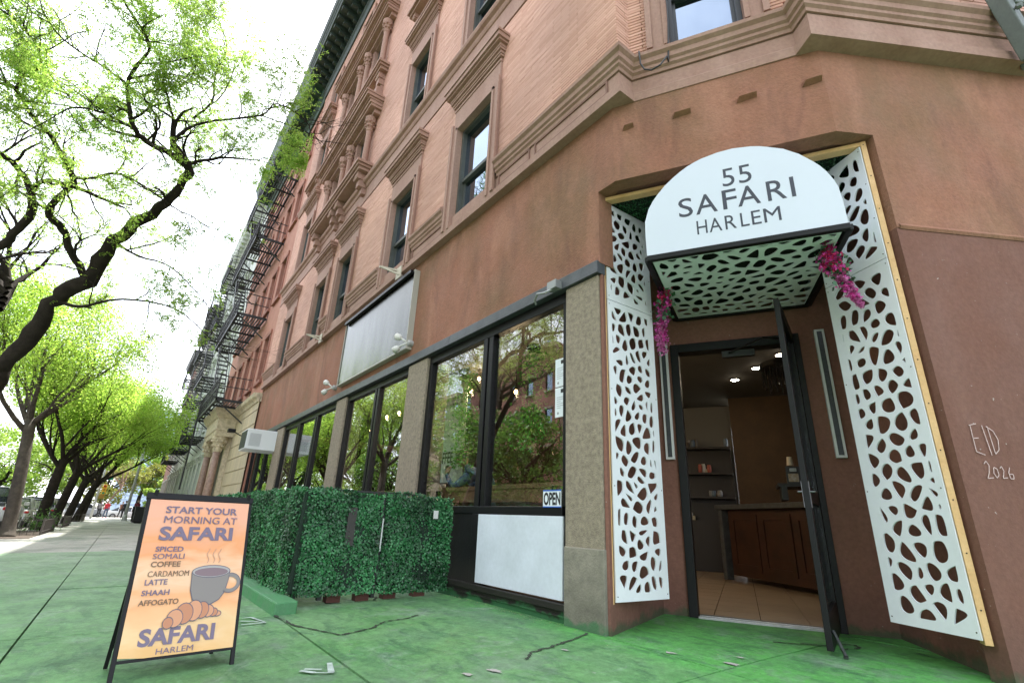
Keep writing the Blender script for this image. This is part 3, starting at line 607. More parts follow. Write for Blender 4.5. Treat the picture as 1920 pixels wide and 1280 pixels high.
# ---- windows of the long front
BK = 3.172                                     # mortar plane
OPEN = []                                      # (x0,x1,z0,z1) of openings
def casing(xc, w_, z0, z1, F, deep=.17, tw=.17, name='window', sill=False, hood=None, sash_bronze=False, ears=True):
    a, b = xc-w_/2, xc+w_/2
    mb = MB()
    for s, e in ((a-tw, a), (b, b+tw)):
        mb.box(s, e, -.055, .06, z0, z1, F)
        o_ = s if s < a else e
        i0, i1 = (a-.05, a) if s < a else (b, b+.05)
        mb.box(i0, i1, -.075, -.054, z0, z1+.05, F)
        q0, q1 = (a-tw-.03, a-tw+.03) if s < a else (b+tw-.03, b+tw+.03)
        mb.box(q0, q1, -.085, -.053, z0, z1+tw, F)
    mb.box(a-tw, b+tw, -.055, .06, z1, z1+tw, F)
    mb.box(a-.05, b+.05, -.075, -.054, z1, z1+.05, F)
    win = part(name, mb, STONE, bld)
    # reveals
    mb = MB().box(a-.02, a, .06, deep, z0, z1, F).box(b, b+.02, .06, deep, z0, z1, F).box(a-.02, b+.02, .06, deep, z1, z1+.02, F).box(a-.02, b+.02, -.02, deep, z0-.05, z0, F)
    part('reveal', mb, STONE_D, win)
    zm = z0+(z1-z0)*.47; sm = SASHB if sash_bronze else SASH
    mb = MB(); t = .055
    mb.box(a, a+t, deep-.13, deep, z0, z1, F).box(b-t, b, deep-.13, deep, z0, z1, F).box(a+t, b-t, deep-.13, deep, z1-t, z1, F)
    mb.box(a+t, b-t, deep-.06, deep, z0, z0+.06, F).box(a+t, b-t, deep-.09, deep-.02, zm-.03, zm+.03, F)
    mb.box(a+t, a+t+.035, deep-.05, deep, z0, z1-t, F).box(b-t-.035, b-t, deep-.05, deep, z0, z1-t, F)
    part('sash', mb, sm, win)
    part('pane', MB().box(a+t, b-t, deep-.06, deep-.055, zm, z1-t, F).box(a+t, b-t, deep-.025, deep-.02, z0+.05, zm, F), GLASS2, win)
    if hood:
        zt = hood; zb = z1+tw; mb = MB()
        mb.box(a-tw, b+tw, -.04, .06, zb, zt-.36, F)                 # frieze
        mb.box(a-tw-.01, b+tw+.01, -.055, .06, zt-.44, zt-.40, F)
        W = tw
        for k, (o_, h0, h1) in enumerate(((.075, .36, .32), (.09, .32, .27), (.12, .27, .23), (.13, .23, .17), (.18, .17, .13), (.215, .13, .045), (.235, .045, 0))):
            mb.box(a-W-o_*.85+.03, b+W+o_*.85-.03, -o_-.0, .06, zt-h0, zt-h1-.0005, F)
        part('hood', mb, STONE, win)
    if sill:
        mb = MB(); 
        mb.box(a-tw-.12, b+tw+.12, -.30, .02, z0-.20, z0-.12, F).box(a-tw-.10, b+tw+.10, -.24, .02, z0-.28, z0-.20, F).box(a-tw-.05, b+tw+.05, -.1, .02, z0-.12, z0-.0, F)
        part('window_ledge', mb, STONE, win)
        for xk in (a-tw+.02, b+tw-.16):
            m2 = MB().box(xk, xk+.14, -.20, .02, z0-.42, z0-.28, F).box(xk+.01, xk+.13, -.13, .02, z0-.62, z0-.42, F).tube([F(xk+.02, -.15, z0-.40), F(xk+.12, -.15, z0-.40)], .06, 8)
            part('bracket', m2, STONE, win)
    OPEN.append((F, a-tw, b+tw, z0-.02, z1+tw)); 
    return win
for c in cols2: casing(c, 1.04, 5.13, 7.10, FB, hood=8.03)
for c in (-5.58, -8.30, -17.45): casing(c, .98, 9.03, 11.0, FB, hood=12.02 if c < -6 else 12.02)
for c in (-5.58, -8.30, -17.6): casing(c, .92, 12.95, 14.86, FB, hood=15.85, sill=True)
for c in (-5.58, -8.30, -17.55): casing(c, .85, 16.35, 18.2, FB, sill=True)
FB2 = FB
def pair(z0, z1, ztop, balcony):
    g = []
    for c in (-11.95, -14.12): g.append(casing(c, .86, z0, z1, FB, tw=.10))
    w0 = g[0]
    for c in (-11.22, -12.72, -13.35, -14.85):               # colonnettes standing proud
        prof = [(.12, z0), (.12, z0+.12), (.095, z0+.16), (.082, z0+.2), (.075, z1-.42), (.10, z1-.38), (.085, z1-.34), (.12, z1-.24), (.10, z1-.2), (.15, z1-.1), (.16, z1-.02), (.16, z1+.04)]
        mb = MB().lathe((c, 3.02, 0), prof, 12)
        for k in range(8):
            a_ = 2*pi*k/8; mb.ball((c+cos(a_)*.115, 3.02+sin(a_)*.115, z1-.26), .035, 4); mb.ball((c+cos(a_+.3)*.14, 3.02+sin(a_+.3)*.14, z1-.13), .035, 4)
        part('colonnette', mb, STONE, w0, smooth=False)
    mb = MB()
    for o_, h0, h1 in ((.12, .0, .12), (.26, .12, .2), (.30, .2, .30), (.34, .3, .36), (.42, .36, .46), (.46, .46, .52)):
        mb.box(-15.1-o_*.5, -10.98+o_*.5, 3.16-o_-.06, 3.2, z1+.05+h0, z1+.05+h1-.001)
    for o_, h0, h1 in ((.16, .52, .70), (.2, .7, ztop-z1-.05)):
        mb.box(-15.0, -11.05, 3.16-o_, 3.2, z1+.05+h0, z1+.05+h1-.001)
    part('hood', mb, STONE, w0)
    mb = MB(); yb = .42 if balcony else .32
    mb.box(-15.3, -10.8, 3.16-yb, 3.2, z0-.10, z0-.02).box(-15.25, -10.85, 3.16-yb+.04, 3.2, z0-.17, z0-.101).box(-15.2, -10.9, 3.16-yb+.09, 3.2, z0-.26, z0-.171)
    part('window_ledge', mb, STONE, w0)
    for c in (-11.15, -12.75, -13.3, -14.95):
        mb = MB().box(c-.12, c+.12, 3.16-yb+.12, 3.2, z0-.46, z0-.262).box(c-.10, c+.10, 3.16-yb*.55, 3.2, z0-.66, z0-.461).box(c-.08, c+.08, 3.16-yb*.3, 3.2, z0-.84, z0-.661)
        mb.tube([(c-.13, 3.16-yb+.17, z0-.4), (c+.13, 3.16-yb+.17, z0-.4)], .07, 8)
        part('bracket', mb, STONE, w0)
pair(9.45, 11.1, 12.2, True); pair(12.98, 14.85, 15.9, False)
for c in (-11.75, -14.12): casing(c, .8, 16.45, 18.2, FB)
# bay walls between the paired windows use the brick field
# chamfer + right-hand windows
FC = lambda u, d, z: Vector((-2.61, 3.362, 0))+UU*u+NN*d+Vector((0, 0, z))
for z0, z1, hd in ((5.68, 7.6, 8.3), (9.1, 11.0, 12.0), (12.95, 14.85, 15.8)): casing(.80, .74, z0, z1, FC, hood=hd, tw=.20, sash_bronze=True, deep=.22)
FRB = lambda u, d, z: Vector((-1.08, 4.03, 0))+RR*u+RN*d+Vector((0, 0, z))
for u_ in (3.6, 5.8):
    for z0, z1, hd in ((5.70, 7.3, 8.1), (9.1, 11, 12)): casing(u_, 1.0, z0, z1, FRB, hood=hd)

# ---- mortar plane and bricks
def field(F, u0, u1, z0, z1, ops, d=.012, th=.3):
    """wall plane with the openings left out"""
    us = sorted({u0, u1, *[min(max(v, u0), u1) for o in ops for v in (o[0], o[1])]}); zs = sorted({z0, z1, *[min(max(v, z0), z1) for o in ops for v in (o[2], o[3])]})
    mb = MB()
    for a, b in zip(us, us[1:]):
        for c, e in zip(zs, zs[1:]):
            m_, q = (a+b)/2, (c+e)/2
            if any(o[0] < m_ < o[1] and o[2] < q < o[3] for o in ops): continue
            mb.add([F(a, d, c), F(b, d, c), F(b, d, e), F(a, d, e)], [(0, 1, 2, 3)])
    return mb
def bricks(F, u0, u1, z0, z1, ops, L_=.300, H_=.0365, P_=.0445, proud=.006, test=None, taken=None):
    """running-bond Roman bricks; returns array of boxes (n,8,3)"""
    rows = int((z1-z0)/P_); out = []; T = []
    for r in range(rows):
        za = z0+r*P_+.004; zb = za+H_; o = (r % 2)*.5*(L_+.007)
        u = u0-o
        while u < u1-.01:
            a, b = max(u, u0), min(u+L_, u1); u += L_+.007
            if b-a < .03: continue
            segs = [(a, b)]
            for p in ops:
                if p[2] < zb and p[3] > za:
                    ns = []
                    for s, e in segs:
                        if p[1] <= s or p[0] >= e: ns.append((s, e)); continue
                        if p[0]-s > .03: ns.append((s, p[0]))
                        if e-p[1] > .03: ns.append((p[1], e))
                    segs = ns
            for s, e in segs: out.append((s, e, za, zb))
    return out
def brick_stuff(name, F, items, parent, proud=.006, m=BRICK):
    it = np.array(items); n = len(it)
    o = np.array(F(0, 0, 0)); eu = np.array(F(1, 0, 0))-o; ed = np.array(F(0, 1, 0))-o; ez = np.array((0, 0, 1.))
    pr_ = proud+RNG.uniform(-.0018, .0018, n)
    def P(u, d, z): return o+u[:, None]*eu+d[:, None]*ed+z[:, None]*ez
    a, b, c, e = it.T; f = -pr_+.0; bk = np.full(n, .014); ch = .004
    V = [P(a, f, c), P(b, f, c), P(b, f, e), P(a, f, e), P(a-.001, bk, c-.001), P(b+.001, bk, c-.001), P(b+.001, bk, e+.001), P(a-.001, bk, e+.001)]
    quads = [(0, 1, 2, 3), (4, 5, 1, 0), (1, 5, 6, 2), (3, 2, 6, 7), (4, 0, 3, 7)]
    arr = np.stack([np.stack([V[i] for i in q], 1) for q in quads], 1).reshape(-1, 3)
    t = np.repeat(np.clip(RNG.normal(.5, .22, n), 0, 1), 5)
    me = fast_mesh(name, arr, 4, m, orig(parent), t)
    ob = bpy.data.objects.new(name, me); link(ob, parent); ORI[ob.name] = orig(parent); return ob
LPATH = [(FB, -19.95, -2.61, 5.66, 19.1), ]
ops = [(a, b, z0, z1) for F, a, b, z0, z1 in OPEN if F is FB]
# hoods hide bricks; keep bricks out of belts
beltops = [(-30, 30, 8.36, 9.02)]
part('brick_bed', field(FB, -19.95, -2.61, 5.3, 19.2, ops), MORTAR, bld, fix=False)
opsC = [(a, b, z0, z1) for F, a, b, z0, z1 in OPEN if F is FC]; opsR = [(a, b, z0, z1) for F, a, b, z0, z1 in OPEN if F is FRB]
part('brick_bed', field(FC, 0, 1.563, 5.3, 19.2, opsC), MORTAR, bld, fix=False)
part('brick_bed', field(FRB, 0, 7, 5.3, 19.2, opsR), MORTAR, bld, fix=False)
FX = lambda u, d, z: Vector((-2.61-d, 3.16+u, z))                       # short return, faces +X
RD = Vector((-1.25+1.08, 4.133-4.03, 0)); RL = RD.length; RD.normalize()
FY = lambda u, d, z: Vector((-1.25, 4.133, 0))-RD*u+Vector((-RR.x, -RR.y, 0))*-d+Vector((0, 0, z))
part('brick_bed', field(FX, 0, .202, 5.3, 19.2, []), MORTAR, bld, fix=False)
part('brick_bed', field(FY, 0, RL, 5.3, 19.2, []), MORTAR, bld, fix=False)
stuffs = []; singles = []
def addfield(F, u0, u1, z1, ops_, near):
    its = bricks(F, u0, u1, 5.665, z1, ops_+beltops)
    s = [i for i in its if near(i)]; singles.extend((F, i) for i in s)
    o = brick_stuff('brickwork', F, [i for i in its if not near(i)], bld); o['kind'] = 'stuff'
addfield(FB, -19.95, -2.61, 19.05, ops, lambda i: i[0] > -3.75 and i[3] < 7.55)
addfield(FC, 0, 1.563, 19.05, opsC, lambda i: i[3] < 6.35)
addfield(FRB, 0, 7, 12.3, opsR, lambda i: i[3] < 6.30 and i[1] < 2.3)
addfield(FX, 0, .202, 19.05, [], lambda i: False)
addfield(FY, 0, RL, 19.05, [], lambda i: False)
# the brick returns beside the chamfer are left orange
cache = {}
def single_brick(F, it, k):
    key = (id(F), round(it[1]-it[0], 3)); L_ = it[1]-it[0]
    if key not in cache:
        h = it[3]-it[2]; c = .003; me_mb = MB()
        o = F(0, 0, 0); eu = F(1, 0, 0)-o; ed = F(0, 1, 0)-o
        def G(u, d, z): return eu*u+ed*d+Vector((0, 0, z))
        me_mb.add([G(c, -.007, c), G(L_-c, -.007, c), G(L_-c, -.007, h-c), G(c, -.007, h-c), G(0, -.003, 0), G(L_, -.003, 0), G(L_, -.003, h), G(0, -.003, h),
                   G(0, .014, 0), G(L_, .014, 0), G(L_, .014, h), G(0, .014, h)],
                  [(0, 1, 2, 3), (4, 5, 1, 0), (5, 6, 2, 1), (6, 7, 3, 2), (7, 4, 0, 3), (8, 9, 5, 4), (9, 10, 6, 5), (10, 11, 7, 6), (11, 8, 4, 7)])
        cache[key] = []
        for q in range(3):
            me = mesh_of('brick', me_mb, BRICK, fix=False); at = me.attributes.new('tint', 'FLOAT', 'FACE'); at.data.foreach_set('value', [.2+.3*q]*9); cache[key].append(me)
    ob = bpy.data.objects.new('brick', cache[key][k % 3]); COL.objects.link(ob); ob.parent = bld; ob.location = F(it[0], 0, it[2])-orig(bld)
rs2 = random.Random(5)
singles.sort(key=lambda s: (Vector(s[0]((s[1][0]+s[1][1])/2, 0, s[1][2]))-Vector(CAM_POS)).length)
for F, it in singles[:298]: single_brick(F, it, rs2.randint(0, 2))
for F in (FB, FC, FRB):
    rest = [it for G, it in singles[298:] if G is F]
    if rest:
        o = brick_stuff('brickwork', F, rest, bld); o['kind'] = 'stuff'
print('single bricks', len(singles))
# dark rooms behind the windows, roof
part('interior_lining', MB().box(-19.9, -2.9, 4.6, 4.7, 5.0, 19).box(-19.9, -2.9, 3.5, 4.6, 8.5, 8.7).box(-19.9, -2.9, 3.5, 4.6, 12.3, 12.5), mat('dim rooms', (.06, .055, .05), .9), bld)
part('interior_lining', MB().box(.0, 8, 1.0, 1.1, 5.4, 19, FRB).box(.0, 1.6, .9, 1.0, 5.3, 19, FC), MT['dim rooms'], bld)
part('curtain', MB().box(.45, .62, .5, .52, 5.7, 7.6, FC).box(1.0, 1.17, .5, .52, 5.7, 7.6, FC), mat('pale curtain', (.6, .58, .52), .9, var=.1), bld)
plan('roof', [(-32, 3.3), (-2.7, 3.3), (-1.2, 4.3), tuple((PR+RR*7)[:2]), (3, 14), (-32, 16)], 20.2, 20.4, mat('roof tar', (.05, .05, .05), .9), bld)
plan('party_wall', [(-19.9, 9), (3, 9.2), (3, 9.5), (-19.9, 9.3)], 5.3, 20, mat('rear wall', (.3, .2, .16), .9), bld)
# ---- big cornice
cp = [(-.1, 19.0), (.06, 19.0), (.08, 19.08), (.10, 19.25), (.16, 19.30), (.16, 19.38), (.12, 19.42), (.12, 19.72), (.2, 19.78), (.24, 19.86), (.26, 19.88), (.86, 19.92), (.90, 20.0), (.93, 20.02), (.93, 20.14), (.99, 20.2), (1.04, 20.32), (1.04, 20.38), (-.1, 20.42)]
cpath = [(-19.95, 3.16), (-2.61, 3.16), (-1.16, 3.98), tuple((Vector((-1.08, 4.03, 0))+RR*7)[:2])]
cor = part('cornice', sweep(MB(), cpath, cp), GREENCOR, bld)
for k in range(34):
    x = -19.7+k*.5
    part('cornice_bracket', MB().box(x-.09, x+.09, 2.36, 3.03, 19.74, 19.90).box(x-.075, x+.075, 2.6, 3.03, 19.6, 19.74).box(x-.06, x+.06, 2.85, 3.03, 19.44, 19.6), GREENCOR, cor)
# ---- stucco stubs of sawn-off beams over the entrance
FS = lambda u, d, z: Vector((-2.77, 3.22, 0))+UU*u+NN*d+Vector((0, 0, z))
for a, b, z in ((.10, .22, 4.70), (.60, .78, 4.69), (1.19, 1.37, 4.675), (1.74, 1.90, 4.66)):
    mb = MB().add([FS(a, 0, z-.022), FS(b, 0, z-.005), FS(b, 0, z+.03), FS(a, 0, z+.02), FS(a+.03, -.055, z+.008), FS(b, -.05, z+.018), FS(b, -.05, z+.027), FS(a+.03, -.055, z+.018)],
                  [(0, 1, 5, 4), (4, 5, 6, 7), (7, 6, 2, 3), (0, 4, 7, 3), (1, 2, 6, 5)])
    part('beam_stub', mb, STUCCO, bld)
# ------------------------------------------------------------ text and 2D cut-outs
def eval_curve(cu):
    o = bpy.data.objects.new('tmp', cu); COL.objects.link(o); bpy.context.view_layer.update()
    me = bpy.data.meshes.new_from_object(o.evaluated_get(bpy.context.evaluated_depsgraph_get())); bpy.data.objects.remove(o); return me
def text_mesh(s, bold=0, spacing=1.0, ext=.5):
    cu = bpy.data.curves.new('tmp', 'FONT'); cu.body = s; cu.size = 1; cu.offset = bold; cu.space_character = spacing; cu.extrude = ext; cu.fill_mode = 'BOTH'; cu.resolution_u = 4
    return eval_curve(cu)
def lettering(name, s, F, u0, u1, v0, v1, m, parent, bold=0, spacing=1.0, thick=.0012, lift=.0, shear=0, label=None):
    """text filling the rectangle u0..u1 x v0..v1 of frame F(u, depth, v); depth<0 is towards the viewer"""
    if bold and 'M' in s:
        u1 -= bold*(v1-v0)*1.2
        for q in range(3): o = lettering(name, s, F, u0+q*bold*(v1-v0)*.6, u1+q*bold*(v1-v0)*.6, v0, v1, m, parent, 0, spacing, thick*(1+.12*q), lift, shear, label)
        return o
    me = text_mesh(s, bold, spacing); co = np.array([v.co[:] for v in me.vertices]); mn, mx = co.min(0), co.max(0)
    su = (u1-u0)/(mx[0]-mn[0]); sv = (v1-v0)/(mx[1]-mn[1]); off = orig(parent)
    for v in me.vertices:
        a = (v.co.x-mn[0])*su; b = (v.co.y-mn[1])*sv
        p = F(u0+a+shear*b, -lift-(thick if v.co.z > 0 else 0), v0+b)-off; v.co = p
    me.materials.clear(); me.materials.append(m); me.update()
    o = bpy.data.objects.new(name, me); link(o, parent); ORI[o.name] = off; return tagp(o, label=label)
def pin(p, poly):
    c = False; x, y = p
    for i in range(len(poly)):
        x0, y0 = poly[i]; x1, y1 = poly[i-1]
        if (y0 > y) != (y1 > y) and x < (x1-x0)*(y-y0)/(y1-y0)+x0: c = not c
    return c
def cut_panel(name, W, Hh, holes, thick, F, m, parent, outline=None, label=None):
    """flat board with holes cut right through it"""
    from mathutils.geometry import delaunay_2d_cdt
    loops = [outline or [(0, 0), (W, 0), (W, Hh), (0, Hh)]]+holes; V = []; E = []
    for lp in loops:
        b = len(V); V += [Vector(q) for q in lp]; E += [(b+i, b+(i+1) % len(lp)) for i in range(len(lp))]
    vo, eo, fo, _, eorig, _ = delaunay_2d_cdt(V, E, [], 0, 1e-6)
    bb = [(min(x for x, y in h), max(x for x, y in h), min(y for x, y in h), max(y for x, y in h)) for h in holes]
    keep = []
    for f in fo:
        cx = sum(vo[i][0] for i in f)/3; cy = sum(vo[i][1] for i in f)/3
        if not pin((cx, cy), loops[0]): continue
        if any(q[0] < cx < q[1] and q[2] < cy < q[3] and pin((cx, cy), h) for q, h in zip(bb, holes)): continue
        keep.append(tuple(f))
    n = len(vo); mb = MB(); mb.v = [tuple(F(p[0], -thick/2, p[1])) for p in vo]+[tuple(F(p[0], thick/2, p[1])) for p in vo]
    cnt = {}
    for f in keep:
        mb.f.append(f); mb.f.append(tuple(i+n for i in f[::-1]))
        for i in range(3):
            e = (f[i], f[(i+1) % 3]); cnt[e] = 1
    for a, b in list(cnt):
        if (b, a) not in cnt: mb.f.append((b, a, a+n, b+n))
    return part(name, mb, m, parent, label=label)
def clip(poly, nx, ny, c):                       # keep nx*x+ny*y <= c
    out = []
    for i in range(len(poly)):
        p, q = poly[i], poly[(i+1) % len(poly)]; dp = nx*p[0]+ny*p[1]-c; dq = nx*q[0]+ny*q[1]-c
        if dp <= 0: out.append(p)
        if (dp < 0) != (dq < 0) and abs(dp-dq) > 1e-12:
            t = dp/(dp-dq); out.append((p[0]+(q[0]-p[0])*t, p[1]+(q[1]-p[1])*t))
    return out
def cells(x0, x1, y0, y1, px, py, gap, seed, minr=.012):
    """giraffe-skin pattern: rounded, irregular cells with webs between them"""
    r = random.Random(seed); P = []; nr = max(2, int((y1-y0)/py)); nc = max(2, int((x1-x0)/px))
    for i in range(-1, nr+1):
        for j in range(-1, nc+1):
            P.append([x0+(j+.5+(.5 if i % 2 else 0)*.9-.25)*(x1-x0)/nc+r.uniform(-.42, .42)*px, y0+(i+.5)*(y1-y0)/nr+r.uniform(-.42, .42)*py])
    out = []
    for i, p in enumerate(P):
        poly = [(x0, y0), (x1, y0), (x1, y1), (x0, y1)]; g = gap*r.uniform(.7, 1.35)
        for j, q in enumerate(P):
            if i == j: continue
            dx, dy = q[0]-p[0], q[1]-p[1]; d = math.hypot(dx, dy)
            if d > 4*max(px, py) or d < 1e-6: continue
            poly = clip(poly, dx/d, dy/d, (dx/d)*(p[0]+q[0])/2+(dy/d)*(p[1]+q[1])/2-g/2)
            if len(poly) < 3: break
        if len(poly) < 3: continue
        ar = abs(sum(poly[k][0]*poly[(k+1) % len(poly)][1]-poly[(k+1) % len(poly)][0]*poly[k][1] for k in range(len(poly))))/2
        if ar < minr*minr*3: continue
        # corner rounding (not where the cell meets the straight border)
        def onb(a): return (abs(a[0]-x0) < 1e-6)+(abs(a[0]-x1) < 1e-6)+(abs(a[1]-y0) < 1e-6)+(abs(a[1]-y1) < 1e-6)
        for it in range(3):
            nw = []
            for k in range(len(poly)):
                a, b = poly[k], poly[(k+1) % len(poly)]; t = .27
                if it == 0 and onb(a) and not onb(b): nw += [a, (a[0]+(b[0]-a[0])*(1-t), a[1]+(b[1]-a[1])*(1-t))]
                elif it == 0 and onb(b) and not onb(a): nw += [(a[0]+(b[0]-a[0])*t, a[1]+(b[1]-a[1])*t), b]
                elif it == 0 and onb(a) and onb(b): nw += [a, b]
                else: nw += [(a[0]+(b[0]-a[0])*t, a[1]+(b[1]-a[1])*t), (a[0]+(b[0]-a[0])*(1-t), a[1]+(b[1]-a[1])*(1-t))]
            poly = [nw[k] for k in range(len(nw)) if math.dist(nw[k], nw[k-1]) > 1e-4]
            if len(poly) < 3: break
        if len(poly) >= 3: out.append(poly)
    return out

# ------------------------------------------------------------ timber portal frame
fr = thing('timber_frame', 'raw pine stud frame lining the outer edge of the entrance recess', 'wooden frame', tuple(FM(.6, -1.34, .2)))
part('post', MB().box(-.560, -.522, -1.345, -1.255, .215, 4.06, FM), WOOD, fr, bevel=.002)
part('post', MB().box(1.772, 1.812, -1.345, -1.255, .205, 4.065, FM), WOOD, fr, bevel=.002)
part('top_rail', MB().box(-.522, 1.772, -1.342, -1.258, 4.025, 4.065, FM), WOOD, fr, bevel=.002)
mb = MB()
for i in range(12):
    for u in (-.541, 1.792): mb.ball(FM(u, -1.346, .35+i*.33+(.05 if u > 0 else 0)), .005, 4)
part('screw', mb, mat('screw dark', (.05, .04, .03), .5), fr)['kind'] = 'stuff'
# ------------------------------------------------------------ perforated screens
def screen(name, label, o, d, W, zj, seed):
    d = Vector((d[0], d[1], 0)).normalized(); n = Vector((-d.y, d.x, 0)); 
    if n.dot(Vector((0, -1, 0))) > 0: n = -n
    o = Vector((o[0], o[1], 0))
    def F(u, dd, z): return o+d*u+n*dd+Vector((0, 0, z))
    t = thing(name, label, 'screen', tuple(F(W/2, 0, .23)), 'perforated white screens either side of the entrance')
    for k, (z0, z1) in enumerate(((.23, zj-.003), (zj+.003, 4.02))):
        h = z1-z0; hl = cells(.05, W-.075, .06, h-.06, .106, .124, .037, seed+k)
        G = lambda u, dd, z, z0=z0: F(u, dd, z+z0)
        cut_panel('lower_board' if k == 0 else 'upper_board', W, h, hl, .012, G, WHITE, t)
        mb = MB()
        for u in (.02, W-.02):
            for q in range(4): mb.ball(F(u, -.0065, z0+.04+(h-.08)*q/3), .005, 4)
        part('screw', mb, MT['screw dark'], t, kind='stuff')
    part('batten', MB().box(W-.035, W-.005, .008, .04, .25, 4.0, F), WOOD, t)
    return F
PL = screen('perforated_screen', 'tall white laser-cut screen left of the cafe door, beside the pebbledash pillar', (-3.02, 3.335), (.03, 1), .655, 2.893, 11)
PRr = screen('perforated_screen', 'tall white laser-cut screen right of the cafe door, leaning outwards to the chalked wall', (-1.035, 4.447), (-.9193, .3936), .60, 2.915, 23)
# boxwood mat lining the soffit of the recess
bt = thing('foliage_mat', 'dark green artificial boxwood mat under the top of the entrance recess', 'artificial hedge', tuple(FM(.6, -.6, 4.05)))
part('backing', MB().box(-.5, 1.76, -1.24, .0, 4.055, 4.075, FM), DARKG, bt)
n = 9000; C = np.array([FM(RNG.uniform(-.5, 1.75), RNG.uniform(-1.24, -.02), 4.05-abs(RNG.normal(0, .018))) for _ in range(n)])
leaves('leaves', C, .022, BOXL, bt, kind='stuff')
# ------------------------------------------------------------ awning
AW = Vector((-2.5056, 3.3195, 3.14))
def FA(u, d, z): return AW+UU*u+NN*d+Vector((0, 0, z))
outl = [(0, 0), (-.003, .196), (0, .366), (.039, .498), (.085, .582), (.14, .655), (.205, .728), (.279, .792), (.345, .842), (.414, .885), (.478, .914), (.544, .938), (.684, .965), (.818, .972), (.969, .949), (1.04, .928), (1.101, .901), (1.218, .843), (1.326, .755), (1.417, .649), (1.46, .59), (1.497, .524), (1.537, .425), (1.556, .35), (1.566, .223), (1.568, .088), (1.570, .006), (1.575, 0)]
AWN = mat('white awning vinyl', (.58, .62, .70), .42, var=.02, vscale=2)
aw = thing('awning', 'white half-round awning over the cafe entrance reading 55 SAFARI HARLEM', 'awning', tuple(FA(.79, .1, 0)))
part('front_sheet', MB().prism(outl, lambda a, b, d: FA(a, d, b), 0, .012), AWN, aw)
mb = MB(); k = len(outl)                                     # vaulted cover back to the wall
for d_, s in ((.012, 1.0), (1.55, .985)):
    for a, b in outl: mb.v.append(tuple(FA(.787+(a-.787)*s*(1 if d_ < .1 else .84), d_, b*s*(1 if d_ < .1 else .78))))
for i in range(k-1): mb.f.append((i, i+1, k+i+1, k+i))
part('cover', mb, AWN, aw)
mb = MB()
q = [(0, .01), (1.575, .01), (1.44, 1.53), (.075, 1.53)]
for (a, b), (c, d) in zip(q, q[1:]+q[:1]): mb.bar(FA(a, b, -.028), FA(c, d, -.028), .05, .05)
part('frame', mb, BLACK, aw, bevel=.003)
sof = [(.04, .04), (1.53, .04), (1.40, 1.5), (.115, 1.5)]
hl = []
for h in cells(.0, 1.575, .02, 1.52, .125, .145, .042, 77):
    g = [(max(.075+.062*(y/1.5), min(1.50-.10*(y/1.5), x)), max(.075, min(1.46, y))) for x, y in h]
    g = [g[i] for i in range(len(g)) if math.dist(g[i], g[i-1]) > 2e-3]
    ar = abs(sum(g[i][0]*g[(i+1) % len(g)][1]-g[(i+1) % len(g)][0]*g[i][1] for i in range(len(g))))/2 if len(g) > 2 else 0
    if ar > 4e-4: hl.append(g)
cut_panel('soffit_board', 0, 0, hl, .012, lambda u, d, v: FA(u, v, -.03+d), WHITE, aw, outline=sof)
part('soffit_shade_sheet', MB().add([FA(a, b, .10) for a, b in sof], [(0, 1, 2, 3)]), mat('painted awning shade', (.012, .012, .012), .9), aw, fix=False)  # black sheet painting the shade inside the awning, seen through the holes
INK = mat('charcoal lettering', (.028, .032, .05), .5)
def word(chars, v0, v1, bold, nm):
    for ch, a, b in chars: lettering('letter', ch, FA, a, b, v0, v1, INK, aw, bold=bold, lift=.0)
word([('5', .702, .803), ('5', .838, .942)], .575, .765, 0, '55')
word([('S', .308, .43), ('A', .455, .637), ('F', .683, .80), ('A', .804, .984), ('R', 1.04, 1.185), ('I', 1.221, 1.252)], .338, .538, .004, '')
word([('H', .448, .535), ('A', .551, .655), ('R', .682, .771), ('L', .806, .872), ('E', .893, .965), ('M', .988, 1.117)], .134, .272, 0, '')
# ------------------------------------------------------------ wall lights
def wlight(u0, label):
    t = thing('wall_light', label, 'wall light', tuple(FM(u0+.045, 0, 1.5)), 'slim wall lights flanking the door')
    part('housing', MB().box(u0, u0+.093, -.045, 0, 1.505, 2.825, FM), mat('pale grey metal', (.66, .65, .66), .5), t, bevel=.003)
    part('diffuser', MB().box(u0+.024, u0+.069, -.052, -.044, 1.53, 2.80, FM), mat('dark smoked lens', (.045, .05, .06), .3, var=.3, vscale=30), t)
wlight(-.205, 'slim vertical wall light between the left white screen and the door frame')
wlight(1.375, 'slim vertical wall light on the brown wall right of the open door')
